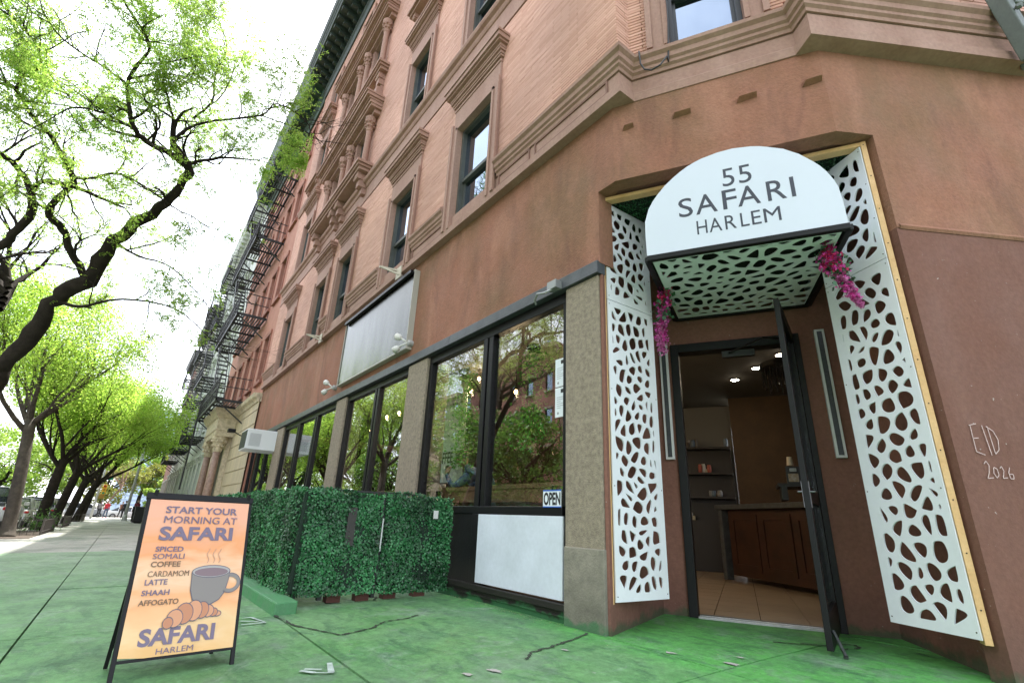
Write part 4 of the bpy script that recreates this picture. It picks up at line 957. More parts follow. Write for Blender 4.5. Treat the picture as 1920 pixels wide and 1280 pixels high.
# ------------------------------------------------------------ flower garlands
PINK = tintmat('magenta petals', (.55, .02, .22), (.75, .10, .50), .5, transl=.3)
RED = tintmat('red pink petals', (.70, .02, .10), (.62, .05, .22), .5, transl=.3)
PALE = tintmat('pale pink petals', (.62, .22, .42), (.60, .12, .42), .5, transl=.3)
GL = tintmat('silk leaves', (.03, .09, .05), (.06, .15, .07), .5)
def garland(label, pts, seed):
    t = thing('flower_garland', label, 'artificial flowers', pts[0][0], 'pink silk flowers hanging either side of the awning')
    r = np.random.default_rng(seed)
    for nm, m, n, sp in (('red_flowers', RED, 110, 1.0), ('pink_flowers', PINK, 190, 1.0), ('pale_flowers', PALE, 150, .9), ('leaves', GL, 230, 1.25)):
        C = []
        lo, hi = {'red_flowers': (0, .45), 'pink_flowers': (0, .85), 'pale_flowers': (.45, 1), 'leaves': (0, .6)}[nm]
        for i in range(n):
            f = r.uniform(lo, hi)*(len(pts)-1); k = min(int(f), len(pts)-2); g = f-k
            a, ra = pts[k]; b, rb = pts[k+1]; p = Vector(a)*(1-g)+Vector(b)*g; rr = (ra*(1-g)+rb*g)*sp
            c = np.array(p)+r.normal(0, rr*.42, 3)
            for q in range(6 if nm != 'leaves' else 1): C.append(c+r.normal(0, .010, 3))
        leaves(nm, np.array(C), .026 if nm != 'leaves' else .05, m, t, aspect=.7, kind='stuff')
garland('pink silk flowers hanging left of the awning against the white screen', [((-2.72, 3.80, 3.30), .03), ((-2.78, 3.95, 3.12), .055), ((-2.86, 4.0, 2.92), .08), ((-2.94, 4.05, 2.72), .07), ((-2.95, 4.05, 2.5), .05)], 4)
garland('red and pink silk flowers bunched at the right end of the awning', [((-1.38, 4.25, 3.16), .02), ((-1.39, 4.29, 3.02), .075), ((-1.37, 4.32, 2.90), .085), ((-1.34, 4.36, 2.78), .055), ((-1.30, 4.40, 2.66), .04), ((-1.27, 4.42, 2.56), .018)], 9)
# ------------------------------------------------------------ chalk writing
CHK = mat('pale pink chalk', (.58, .42, .40), .9, var=.3, vscale=60)
def stroke(pts, w=.006, F=FR, m=CHK, parent=None, nm='chalk_mark', d=-.003):
    mb = MB()
    for (a, b), (c, e) in zip(pts, pts[1:]):
        L_ = math.hypot(c-a, e-b) or 1e-6; nx, ny = -(e-b)/L_*w/2, (c-a)/L_*w/2; 
        mb.add([F(a+nx, d, b+ny), F(a-nx, d, b-ny), F(c-nx, d, e-ny), F(c+nx, d, e+ny)], [(0, 1, 2, 3)])
    return part(nm, mb, m, parent, fix=False)
def ch(u, z): return .485+u, 1.36+z
S_ = [[(.005, .20), (.0, .02), (.06, .0)], [(-.005, .20), (.055, .215)], [(.0, .11), (.045, .115)],
      [(.095, .205), (.11, .0)], [(.135, .20), (.14, .01)], [(.125, .20), (.17, .17), (.19, .11), (.175, .04), (.14, .01)],
      [(.03, -.06), (.05, -.04), (.065, -.07), (.05, -.12), (.03, -.155), (.075, -.15)], [(.095, -.08), (.085, -.12), (.10, -.15), (.12, -.13), (.118, -.09), (.097, -.08)],
      [(.14, -.085), (.155, -.07), (.165, -.10), (.145, -.15), (.18, -.145)], [(.215, -.075), (.198, -.11), (.20, -.15), (.225, -.15), (.228, -.12), (.203, -.12)]]
cw = thing('chalk_writing', 'pale chalk scrawl reading EID 2026 on the brown wall at the right', 'chalk writing', tuple(FR(.5, 0, 1.3)))
for s in S_: stroke([ch(a, b) for a, b in s], parent=cw)
# ------------------------------------------------------------ window stickers and notices
PAPER = mat('white paper', (.70, .74, .78), .6)
def sheet(name, label, cat, x0, x1, z0, z1, y=3.312, group=None):
    t = thing(name, label, cat, ((x0+x1)/2, y, z0), group)
    part('paper', MB().box(x0, x1, y-.002, y, z0, z1), PAPER, t); return t
BLK = mat('black ink', (.02, .02, .022), .6); GRY = mat('grey ink', (.30, .31, .33), .7)
FW = lambda u, d, z: Vector((u, 3.310+d, z))
for z0, z1, lb in ((2.125, 2.425, 'upper white permit notice taped inside the right window pane'), (1.81, 2.115, 'lower white permit notice taped inside the right window pane')):
    t = sheet('notice', lb, 'notice', -3.745, -3.555, z0, z1, group='permit notices in the window')
    part('print_block', MB().box(-3.66, -3.58, 3.3085, 3.309, z1-.06, z1-.02), BLK, t)
    mb = MB()
    for k in range(6): mb.box(-3.72, -3.62-(.04 if k % 3 == 2 else 0), 3.3087, 3.309, z1-.10-k*.022, z1-.105-k*.022)
    part('print_lines', mb, GRY, t, kind='stuff')
    part('seal', MB().lathe((-3.70, 3.3089, z0+.04), [(.014, 0), (.014, .0006)], 12, 'y'), GRY, t)
t = sheet('open_sign', 'white OPEN sign with blue edges in the bottom corner of the window', 'sign', -3.845, -3.585, .945, 1.105, 3.258)
FO = lambda u, d, z: Vector((u, 3.256+d, z))
BLUE = mat('blue print', (.03, .12, .50), .5)
part('border', MB().box(-3.845, -3.585, 3.2545, 3.256, 1.093, 1.105), BLUE, t); part('border', MB().box(-3.845, -3.585, 3.2545, 3.256, .945, .955), BLUE, t)
lettering('lettering', 'OPEN', FO, -3.835, -3.595, .965, 1.083, BLK, t, bold=.035)
# coffee poster on the pane
t = thing('window_poster', 'pale green poster lettered COFFEE T in the left pane beside the customer', 'poster', (-8.3, 4.6, 1.42))
part('sheet', MB().box(-9.1, -7.62, 4.6, 4.604, 1.42, 3.5), mat('pale green poster', (.62, .74, .64), .6, var=.2, vscale=3), t)
FP = lambda u, d, z: Vector((u, 4.598+d, z))
lettering('lettering', 'COFFEE T', FP, -8.68, -7.80, 1.76, 1.97, BLK, t, bold=.02)
part('cup_print', MB().prism([(-8.24, 1.72), (-8.10, 1.72), (-8.13, 1.64), (-8.17, 1.61), (-8.21, 1.64)], lambda a, b, d: Vector((a, 4.598-d, b)), 0, .001), BLK, t)
# ------------------------------------------------------------ big blank sign board
t = thing('sign_board', 'blank brushed-metal sign board with thin white frame above the shop windows', 'sign board', (-9, 3.2, 3.4))
mm = bpy.data.materials.new('brushed metal sheet'); mm.use_nodes = True; nt = mm.node_tree; p = nt.nodes['Principled BSDF']
p.inputs['Base Color'].default_value = (.095, .093, .078, 1); p.inputs['Metallic'].default_value = 1; p.inputs['Roughness'].default_value = .24
g = N(nt, 'ShaderNodeNewGeometry'); mp = N(nt, 'ShaderNodeMapping'); mp.inputs['Scale'].default_value = (.9, 1, .35); nt.links.new(g.outputs['Position'], mp.inputs[0])
nz = N(nt, 'ShaderNodeTexNoise'); nz.inputs['Scale'].default_value = 2.2; nz.inputs['Detail'].default_value = 3; nt.links.new(mp.outputs[0], nz.inputs['Vector'])
bp = N(nt, 'ShaderNodeBump'); bp.inputs['Strength'].default_value = .22; bp.inputs['Distance'].default_value = .04; nt.links.new(nz.outputs['Fac'], bp.inputs['Height']); nt.links.new(bp.outputs[0], p.inputs['Normal'])
part('face', MB().box(-10.66, -7.24, 3.135, 3.2, 3.42, 4.84), mm, t)
mb = MB().box(-10.675, -10.66, 3.115, 3.22, 3.40, 4.86).box(-7.24, -7.225, 3.115, 3.22, 3.40, 4.86).box(-10.66, -7.24, 3.115, 3.22, 3.40, 3.425).box(-10.66, -7.24, 3.115, 3.22, 4.84, 4.86)
part('frame', mb, mat('cream metal edge', (.38, .36, .31), .5), t, bevel=.003)
part('top_gutter', MB().box(-10.62, -7.28, 3.06, 3.12, 4.80, 4.86), BLACK, t)
# flag-pole brackets on the belt
for k, (x, lb) in enumerate(((-7.95, 'small pale metal bracket above the blank sign board'), (-12.7, 'small pale metal bracket left of the blank sign board'))):
    t = thing('wall_bracket', lb, 'bracket', (x, 3.1, 5.05), 'pale metal wall brackets')
    part('arm', MB().bar((x, 3.14, 5.12), (x-.05, 2.75, 5.10), .035).bar((x+.12, 3.14, 4.98), (x-.03, 2.8, 5.09), .03), mat('pale bracket paint', (.50, .45, .36), .6), t)
    part('foot', MB().box(x-.05, x+.16, 3.08, 3.10, 4.93, 5.16), MT['pale bracket paint'], t)
# flood lights
OFFW = mat('off white plastic', (.62, .61, .57), .45)
def flood(x, z, label, rot=0):
    t = thing('flood_light', label, 'flood light', (x, 3.2, z), 'white twin flood lights on the front')
    part('junction_box', MB().lathe((x, 3.22, z), [(.055, 0), (.055, -.07), (.04, -.09)], 12, 'y'), mat('grey junction box', (.35, .35, .34), .5), t)
    for s in (-1, 1):
        c = Vector((x-.10+.02*s, 3.05, z+.07*s+.01)); d = Vector((-.75, -.25, .35*s)).normalized()
        m2 = MB().tube([(x, 3.13, z), tuple(c)], .015).tube([c, c+d*.05, c+d*.12], [.03, .055, .062], 12)
        hd = part('lamp_head', m2, OFFW, t, smooth=True)
        part('lens', MB().tube([c+d*.121, c+d*.126], .055, 12), mat('lens', (.5, .5, .48), .2), hd)
flood(-7.22, 3.50, 'white twin flood light at the lower right corner of the blank sign board')
flood(-11.0, 3.45, 'white twin flood light left of the blank sign board')
t = thing('conduit_stub', 'broken grey conduit fitting above the right window pane', 'conduit', (-3.62, 3.18, 3.13))
mb = MB().box(-3.66, -3.52, 3.10, 3.185, 3.14, 3.23).tube([(-3.6, 3.12, 3.14), (-3.66, 3.06, 3.10), (-3.76, 3.05, 3.12), (-3.84, 3.08, 3.08), (-3.86, 3.12, 3.05)], .012, 6)
part('fitting', mb, mat('dull galvanised', (.30, .31, .31), .5, metal=.6), t)
# air conditioner
t = thing('air_conditioner', 'white window air conditioner jutting out above the last shop window', 'air conditioner', (-16.4, 3.0, 2.85))
ax0, ax1, ay0, ay1, az0, az1 = -17.05, -16.1, 2.42, 3.3, 2.47, 3.05
part('case', MB().box(ax0, ax1, ay0, ay1, az0, az1), mat('white enamel', (.72, .74, .76), .4), t, bevel=.015)
mb = MB()
for k in range(14): mb.box(ax1, ax1+.006, ay0+.08, ay0+.38, az0+.10+k*.026, az0+.112+k*.026)
part('side_louvre', mb, mat('louvre grey', (.40, .42, .44), .5), t, kind='stuff')
mb = MB().box(ax0+.03, ax1-.03, ay0-.012, ay0+.0, az0+.04, az1-.04); part('rear_grille', mb, mat('coil dark', (.05, .055, .06), .5, metal=.3), t)
# gooseneck lamp near the porch
t = thing('gooseneck_lamp', 'small black spot lamp on an arm beside the cream porch', 'lamp', (-19.8, 3.1, 3.3))
part('arm', MB().tube([(-19.95, 3.18, 3.25), (-20.0, 2.8, 3.3), (-20.05, 2.55, 3.42)], .018), BLACK, t)
part('lamp_head', MB().box(-20.25, -19.95, 2.38, 2.62, 3.38, 3.50), BLACK, t, bevel=.02)
# window guard and cable
t = thing('window_guard', 'black child guard across the lower sash of the nearest upper window', 'window guard', (-5.58, 3.4, 5.2))
mb = MB()
for z in (5.30, 5.42, 5.54, 5.66, 5.78): mb.bar((-6.04, 3.40, z), (-5.12, 3.40, z), .012)
part('rail', mb, IRON, t, kind='stuff')
for x in (-5.78, -5.38): part('upright', MB().bar((x, 3.39, 5.2), (x, 3.39, 5.9), .025), IRON, t)
pts = []
for k in range(26):
    f = k/25; u = .42+.0*f
    pts.append((FC(.44-.02*sin(f*7)-.02*f, -.17+.10*sin(pi*f*.3), 7.7-2.3*f)))
pts += [FC(.40, -.19, 5.36), FC(.33, -.20, 5.26), FC(.24, -.19, 5.24), FC(.17, -.17, 5.30), FC(.13, -.15, 5.42), FC(.12, -.13, 5.62)]
c_ = part('cable', MB().tube(pts, .009, 6), mat('black cable', (.02, .02, .022), .5)); tagp(c_, 'black cable looping down in front of the corner upper window', 'cable')
c_ = part('sill_tag', MB().box(.40, .46, .27, .29, 5.70, 5.86, FC), mat('cream card', (.62, .55, .40), .6)); tagp(c_, 'small cream card standing inside the corner upper window', 'card')
# steel bracket at the top right
t = thing('steel_bracket', 'grey-green bolted steel post on the wall at the top right corner', 'steel post', tuple(FRB(2.7, -.2, 5.3)))
mb = MB().bar(FRB(1.98, -.16, 4.95), FRB(1.62, -.22, 6.6), .13, .10).bar(FRB(1.92, -.22, 5.62), FRB(2.9, -.28, 5.65), .05, .18).bar(FRB(2.12, -.05, 5.0), FRB(2.12, -.05, 6.9), .07, .14)
part('post', mb, STEEL, t, bevel=.01)
for u, z in ((1.88, 5.42), (1.82, 5.66), (2.0, 5.62), (1.92, 5.2)): part('bolt', MB().lathe(tuple(FRB(u, -.27, z)), [(.03, 0), (.03, -.02), (.018, -.035)], 6, 'y'), STEEL, t)
# ------------------------------------------------------------ hedge screen
def hedge():
    t = thing('hedge_screen', 'dark green artificial boxwood screen boxing in the area before the shop windows', 'artificial hedge', (-6, 1.5, 0))
    POST = mat('black square post', (.012, .012, .012), .5)
    def face(name, a, b, z0, z1, n_, dens, size, thick=.04, both=True):
        a = Vector((*a, 0)); b = Vector((*b, 0)); L_ = (b-a).length; d = (b-a).normalized(); n = Vector((d.y, -d.x, 0))
        N_ = int(L_*(z1-z0)*dens); u = RNG.uniform(0, L_, N_); v = RNG.uniform(0, 1, N_)
        wav = .018*np.sin(u*9)+.014*np.sin(v*14+u*4); dd = np.abs(RNG.normal(0, .014, N_))+wav+thick
        # tiles of the mat show as faint seams
        seam = (np.minimum(u % .5, .5-(u % .5)) < .012); dd[seam] -= .02
        top = z1+.018*np.sin(u*6.5)+.012*np.sin(u*17)
        C = np.stack([a.x+d.x*u+n.x*dd, a.y+d.y*u+n.y*dd, z0+(top-z0)*v], 1)
        nrm = np.tile(np.array([n.x, n.y, .25]), (N_, 1))
        back = part(name, MB().add([tuple(a+n*.028+Vector((0, 0, z0+.02))), tuple(b+n*.028+Vector((0, 0, z0+.02))), tuple(b+n*.028+Vector((0, 0, z1-.01))), tuple(a+n*.028+Vector((0, 0, z1-.01))),
              tuple(a-n*.02+Vector((0, 0, z0+.02))), tuple(b-n*.02+Vector((0, 0, z0+.02))), tuple(b-n*.02+Vector((0, 0, z1-.01))), tuple(a-n*.02+Vector((0, 0, z1-.01)))], [(0, 1, 2, 3), (5, 4, 7, 6), (3, 2, 6, 7), (1, 5, 6, 2), (4, 0, 3, 7)]), DARKG, t)
        leaves('leaves', C, size, BOXL, back, aspect=.75, normals=nrm, kind='stuff')
        # top fringe
        N2 = int(L_*dens*.09); u = RNG.uniform(0, L_, N2); s = RNG.uniform(-.05, .07, N2)
        C = np.stack([a.x+d.x*u+n.x*s, a.y+d.y*u+n.y*s, z1+RNG.normal(.005, .013, N2)+.018*np.sin(u*6.5)], 1)
        leaves('leaves', C, size, BOXL, back, aspect=.75, kind='stuff')
    face('side_panel', (-5.48, 1.50), (-5.48, 2.30), .045, 1.02, 1, 8500, .026)
    face('side_panel', (-5.50, 2.34), (-5.52, 3.20), .035, 1.03, 1, 8500, .026)
    face('front_panel', (-8.0, 1.49), (-5.47, 1.49), .05, 1.02, 1, 6500, .026)
    face('front_panel', (-11.4, 1.49), (-8.02, 1.49), .04, 1.02, 1, 2600, .034)
    face('front_panel', (-14.5, 1.49), (-11.42, 1.49), .02, 1.0, 1, 1700, .042)
    part('post', MB().box(-5.505, -5.455, 1.745, 1.79, 0, 1.06), POST, t, bevel=.002)
    part('post', MB().box(-5.52, -5.47, 1.50, 1.54, 0, 1.0), POST, t)
    part('post', MB().box(-5.52, -5.47, 2.30, 2.34, 0, 1.0), POST, t)
    part('top_rail', MB().box(-5.50, -5.45, 1.79, 2.75, 1.035, 1.055), POST, t)
    part('latch_plate', MB().box(-5.455, -5.43, 1.93, 2.02, .50, .88), mat('rusty latch', (.035, .03, .028), .6), t)
    part('gap_strip', MB().box(-5.432, -5.424, 2.315, 2.328, .45, .78), mat('silver strip', (.6, .6, .6), .4), t)
    tag_ = part('tag', MB().box(-5.425, -5.42, 2.93, 2.99, .80, .89), mat('white tag', (.62, .62, .60), .6), t)
    for y in (1.85, 2.15, 2.45, 2.8): part('brick_foot', MB().box(-5.6, -5.49, y, y+.14, -.03, .035), mat('red brick foot', (.09, .035, .025), .85), t)
hedge()
# ------------------------------------------------------------ sandwich board
SB = Vector((-3.724, .761, gz(-3.724, .761)-.01)); sph = rad(278.7); tau = rad(15.7)
su = Vector((cos(sph), sin(sph), 0)); snn = Vector((-sin(sph), cos(sph), 0)); sup = Vector((0, 0, cos(tau)))-snn*sin(tau)
sno = su.cross(sup).normalized()
if sno.dot(snn) < 0: sno = -sno                      # towards the viewer
SW, SL = .612, .985
def FSB(u, d, v): return SB+su*(SW-u)+sup*v-sno*d    # u: 0 at the viewer's left
sb = thing('sandwich_board', 'black framed sandwich board advertising morning coffee and pastries on the pavement', 'sandwich board', tuple(SB))
part('leg', MB().box(0, .022, -.004, .016, -.0, SL, FSB), BLACK, sb, bevel=.002); part('leg', MB().box(SW-.022, SW, -.004, .016, 0, SL, FSB), BLACK, sb, bevel=.002)
part('top_rail', MB().box(-.004, SW+.004, -.010, .018, SL-.035, SL+.004, FSB), BLACK, sb, bevel=.002)
part('lower_rail', MB().box(.022, SW-.022, -.002, .014, .085, .10, FSB), BLACK, sb)
bk = SB+su*SW/2-snn*.53; sup2 = Vector((0, 0, cos(tau)))+snn*sin(tau)
sup2 = (SB+sup*SL*.985-(SB-snn*.34)).normalized()
def FSK(u, d, v): return SB+su*(SW-.03-u*.92)-snn*.34+sup2*v
for u in (0, SW-.022): part('leg', MB().bar(FSK(u+.011, 0, 0), FSK(u+.011, 0, SL-.01), .02), BLACK, sb)
part('back_sheet', MB().add([FSK(.02, 0, .1), FSK(SW-.02, 0, .1), FSK(SW-.02, 0, SL-.04), FSK(.02, 0, SL-.04)], [(0, 1, 2, 3)]), mat('back of board', (.2, .2, .2), .8), sb, fix=False)
# poster print: warm gradient with soft diagonal bands, slightly wavy sheet
pm = bpy.data.materials.new('poster print'); pm.use_nodes = True; nt = pm.node_tree; p = nt.nodes['Principled BSDF']; Lk = nt.links.new
uv = N(nt, 'ShaderNodeAttribute'); uv.attribute_name = 'puv'; sp_ = N(nt, 'ShaderNodeSeparateXYZ'); Lk(uv.outputs['Vector'], sp_.inputs[0])
mp = N(nt, 'ShaderNodeMapping'); mp.inputs['Scale'].default_value = (1.0, 4.0, 1); mp.inputs['Rotation'].default_value = (0, 0, rad(10)); Lk(uv.outputs['Vector'], mp.inputs[0])
nz = N(nt, 'ShaderNodeTexNoise'); nz.inputs['Scale'].default_value = 1.6; nz.inputs['Detail'].default_value = 4; nz.inputs['Distortion'].default_value = .6; Lk(mp.outputs[0], nz.inputs['Vector'])
ad = N(nt, 'ShaderNodeMath', operation='MULTIPLY_ADD'); ad.inputs[1].default_value = .55; Lk(nz.outputs['Fac'], ad.inputs[0]); 
rg = N(nt, 'ShaderNodeMapRange'); rg.inputs[3].default_value = -.15; rg.inputs[4].default_value = .75; Lk(sp_.outputs[1], rg.inputs[0]); Lk(rg.outputs[0], ad.inputs[2])
cr = N(nt, 'ShaderNodeValToRGB'); Lk(ad.outputs[0], cr.inputs[0]); e = cr.color_ramp.elements
e[0].position = .08; e[0].color = (.72, .40, .13, 1); e[1].position = .95; e[1].color = (.78, .36, .22, 1)
for po, c in ((.25, (.78, .50, .24)), (.42, (.80, .36, .14)), (.55, (.80, .50, .30)), (.72, (.78, .30, .10))):
    q = e.new(po); q.color = (*c, 1)
Lk(cr.outputs[0], p.inputs['Base Color']); p.inputs['Roughness'].default_value = .32; p.inputs['Coat Weight'].default_value = .3
nx, ny = 24, 36; mb = MB(); PV = []
for j in range(ny+1):
    for i in range(nx+1):
        a, b = i/nx, j/ny; u = .020+(SW-.04)*a; v = .098+(SL-.13-.005)*b
        wv = .0022*sin(b*21+a*3)*(1-b*.5)+.0035*sin(a*9+b*5)*(1-b)**2
        if a < .2 and b < .08: v += (.08-b)*.25*(a/.2)*0+(.2-a)*.06*(1-b/.08); wv += .006*(1-b/.08)*(1-a/.2)
        mb.v.append(tuple(FSB(u, -.006-abs(wv), v))); PV.append((a, b, 0))
mb.f = [(j*(nx+1)+i, j*(nx+1)+i+1, (j+1)*(nx+1)+i+1, (j+1)*(nx+1)+i) for j in range(ny) for i in range(nx)]
po = part('poster', mb, pm, sb, smooth=True, fix=False)
at = po.data.attributes.new('puv', 'FLOAT_VECTOR', 'POINT'); at.data.foreach_set('vector', np.array(PV, np.float32).ravel())
PW, PH = SW-.04, SL-.135
def FPO(u, d, v): return FSB(.020+PW*u, d-.0115, .098+PH*v)   # 0..1 over the poster, v upwards
MAU = mat('mauve grey print', (.16, .12, .19), .4); SEP = mat('sepia print', (.17, .095, .05), .4)
def line(s, u0, u1, v0, v1, m=MAU, bold=.02, shear=0): lettering('lettering', s, FPO, u0, u1, v0, v1, m, po, bold=bold, thick=.0004, shear=shear)
line('START YOUR', .155, .875, .905, .955); line('MORNING AT', .155, .885, .835, .885); line('SAFARI', .135, .855, .715, .812, bold=.035)
line('SPICED', .13, .385, .640, .675); line('SOMALI', .12, .405, .592, .627); line('COFFEE', .115, .38, .540, .576, SEP)
line('CARDAMOM', .105, .475, .478, .514, SEP); line('LATTE', .095, .29, .427, .462); line('SHAAH', .085, .325, .362, .396); line('AFFOGATO', .075, .42, .302, .336, SEP)
line('SAFARI', .135, .80, .062, .165, bold=.035); line('HARLEM', .30, .62, .012, .045, bold=.0)
# cup, saucer-less, with steam, and a croissant: flat print built from thin shapes
def blob(name, pts, m, lay): part(name, MB().prism(pts, lambda a, b, d: FPO(a, d, b), -.0003*lay, -.0003*lay-.0003), m, po)
def ell(cx, cy, rx, ry, a0=0, a1=360, n=22): return [(cx+rx*cos(rad(a0+(a1-a0)*k/n)), cy+ry*sin(rad(a0+(a1-a0)*k/n))) for k in range(n+(a1-a0 != 360))]
GREYC = mat('cup grey print', (.22, .19, .18), .4); GREYL = mat('cup rim print', (.36, .33, .33), .4); COF = mat('coffee mauve print', (.20, .13, .15), .4); OUTC = mat('outline print', (.10, .09, .12), .4)
blob('cup_outline', [(.50, .50), (.51, .38), (.54, .32), (.60, .285), (.72, .28), (.80, .31), (.85, .36), (.875, .45), (.88, .50)], OUTC, 1)
blob('cup_body', [(.507, .50), (.517, .385), (.547, .325), (.605, .292), (.717, .287), (.795, .315), (.843, .363), (.868, .45), (.872, .50)], GREYC, 2)
blob('cup_rim', ell(.69, .502, .19, .043), OUTC, 3); blob('cup_rim', ell(.69, .502, .183, .038), GREYL, 4); blob('coffee', ell(.69, .497, .165, .029), COF, 5)
def ring(cx, cy, rx, ry, t, a0, a1): return ell(cx, cy, rx, ry, a0, a1)+ell(cx, cy, rx-t, ry-t*.7, a1, a0)
blob('cup_handle', ring(.89, .42, .105, .065, .035, -125, 100), GREYC, 2)
blob('cup_handle', ring(.89, .42, .108, .068, .006, -125, 100), OUTC, 4)
for c in (.63, .69, .745):
    a = [(c+.012*sin(k*1.1), .56+k*.014) for k in range(8)]; blob('steam', a+[(x+.007, y) for x, y in a[::-1]], mat('steam print', (.52, .27, .18), .4), 1)
CRO = mat('croissant print', (.50, .20, .10), .4); CRL = mat('croissant light print', (.62, .28, .15), .4)

for k, (cx, cy, rx, ry) in enumerate(((.80, .222, .035, .014), (.76, .232, .04, .024), (.71, .243, .05, .036), (.65, .252, .06, .050), (.575, .252, .07, .062), (.49, .238, .075, .062), (.41, .212, .068, .052), (.355, .187, .042, .032))):
    blob('croissant_fold', ell(cx, cy, rx+.007, ry+.006, n=16), OUTC, 6+2*k); blob('croissant_fold', ell(cx, cy, rx, ry, n=16), CRO if k % 2 else CRL, 7+2*k)

# ------------------------------------------------------------ inside the cafe
room = thing('cafe_room', 'dim cafe interior with brown back wall, pale ceiling and tiled floor', 'room', (-6, 7, 0))
def BX(name, a, b, c, d, z0, z1, m, F=None, parent=room, **k): return part(name, MB().box(a, b, c, d, z0, z1, F), m, parent, **k)
TILE = mat('beige floor tile', (.33, .24, .165), .4, var=.15, vscale=2)
plan_floor = MB().prism([(-19.8, 3.4), (-3.2, 3.4), (-3.6, 4.7), (-1.9, 5.7), (0, 9), (0, 14), (-19.8, 14)], lambda x, y, d: Vector((x, y, d)), -.06, .004)
part('grout_bed', plan_floor, mat('grout', (.07, .05, .04), .9), room)
fan = [(-.10, .02), (.34, .02), (.78, .02), (1.14, .02)]
for i in range(-6, 8):
    for j in range(0, 14):
        a = .13+i*.42; 
        if not (-.5 < a < 2.6) and j < 1: continue
        part('tile', MB().box(a+.004, a+.416, .13+j*.42, .13+j*.42+.412, .004, .016, FM), TILE, room)
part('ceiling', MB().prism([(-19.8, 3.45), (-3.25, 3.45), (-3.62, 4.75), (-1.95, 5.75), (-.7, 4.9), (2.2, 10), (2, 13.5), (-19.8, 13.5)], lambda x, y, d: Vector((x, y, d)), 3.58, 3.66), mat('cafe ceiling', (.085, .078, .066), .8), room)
BX('back_wall', -3.0, .48, 6.8, 6.9, 0, 3.57, mat('pale back wall', (.17, .165, .155), .8), FM)
BX('back_wall', .48, 5, 6.0, 6.1, 0, 3.57, mat('ochre wall', (.075, .04, .016), .7, var=.2), FM)
BX('side_wall', -19.8, -8.5, 9, 9.1, 0, 3.57, mat('deep brown wall', (.09, .05, .035), .8, var=.3, vscale=2))
BX('side_wall', -19.8, -19.7, 3.5, 9, 0, 3.3, MT['deep brown wall'])
BX('side_wall', 2.6, 2.7, .9, 6, 0, 3.57, MT['deep brown wall'], FM)
def glow_lamp(pos, parent, energy, col=(1, .72, .42), r_=.03):
    l = bpy.data.lights.new('bulb_light', 'POINT'); l.energy = energy; l.color = col; l.shadow_soft_size = r_
    o = bpy.data.objects.new('bulb_light', l); link(o, parent); o.location = Vector(pos)-orig(parent); return o
GLOW = mat('lamp glow', (1, .9, .7), .5, emit=(1, .86, .62), estr=30)
for u, d, lb in ((CL0[0], CL0[1], 'recessed ceiling light nearest the pale back wall'), (CL1[0], CL1[1], 'middle recessed ceiling light above the counter'), (CL2[0], CL2[1], 'recessed ceiling light closest to the open door leaf')):
    t = thing('ceiling_light', lb, 'ceiling light', (u, d, 3.6), 'round recessed ceiling lights'); c = Vector((u, d, 3.55))
    part('trim_ring', MB().lathe(tuple(c), [(.085, 0), (.085, .01)], 20), mat('trim', (.6, .6, .58), .5), t); part('lens', MB().lathe((c.x, c.y, c.z-.003), [(.066, 0), (.066, .004)], 20), GLOW, t); glow_lamp((c.x, c.y, c.z-.08), t, .2, (1, .85, .65), .06)
# counter running back from the door
ca, cb = FM(.20, 4.5, 0), FM(1.55, 2.55, 0); cdx = (cb-ca).normalized(); cn = Vector((-cdx.y, cdx.x, 0))
if cn.dot(UU) < 0: cn = -cn
LC = (cb-ca).length+1.2
def FCT(u, d, z): return ca+cdx*u+cn*d+Vector((0, 0, z))
ct = thing('counter', 'dark wooden service counter with grey worktop just inside the door', 'counter', tuple(ca))
DW_ = mat('dark mahogany', (.055, .02, .01), .4, var=.4, vscale=4, spec=.6)
part('worktop', MB().box(-.10, LC, -.12, .6, 1.16, 1.24, FCT), mat('grey worktop', (.085, .09, .095), .35, var=.3, vscale=10), ct, bevel=.01)
part('front', MB().box(.12, LC, .0, .5, .10, 1.16, FCT), DW_, ct)
for k in range(4):
    a = .2+k*.78; mb = MB(); frame_rect(mb, FCT, a, a+.7, .2, 1.08, .09, -.02, -.001); part('front_panel', mb, DW_, ct)
part('leg', MB().box(-.06, .05, -.08, .05, 0, 1.16, FCT), MT['grey worktop'], ct, bevel=.006)
# menu card and cup on the counter
t = thing('menu_card', 'small black menu stand headed SAFARI with a food photo, on the counter', 'menu stand', tuple(FCT(2.2, .1, 1.24)))
mo = FM(1.06, 1.62, 1.40)
def FMC(u, d, z): return mo+UU*u+NN*d+Vector((0, 0, z))
part('card', MB().box(0, .155, 0, .01, 0, .21, FMC), mat('black card', (.015, .015, .015), .4), t)
part('title_patch', MB().box(.045, .12, -.002, 0, .15, .185, FMC), PAPER, t); lettering('lettering', 'SAFARI', FMC, .05, .115, .157, .178, BLK, t, bold=.02, lift=.002)
part('food_photo', MB().box(.02, .135, -.002, 0, .02, .12, FMC), mat('food print', (.30, .20, .08), .5, var=.8, vscale=30, col2=(.5, .45, .4)), t)
t = thing('paper_cup', 'stack of upturned paper cups behind the menu stand', 'paper cup', tuple(FM(1.15, 1.75, 1.62)))
part('cup', MB().lathe(tuple(FM(1.13, 1.72, 1.63)), [(.042, 0), (.03, .11)], 14), mat('cream paper', (.6, .5, .38), .6), t)
part('shelf', MB().box(.95, 2.0, 1.6, 2.1, 1.36, 1.40, FM).box(.98, 1.05, 1.62, 2.0, 1.2, 1.36, FM), mat('black shelf', (.015, .014, .013), .5), ct)
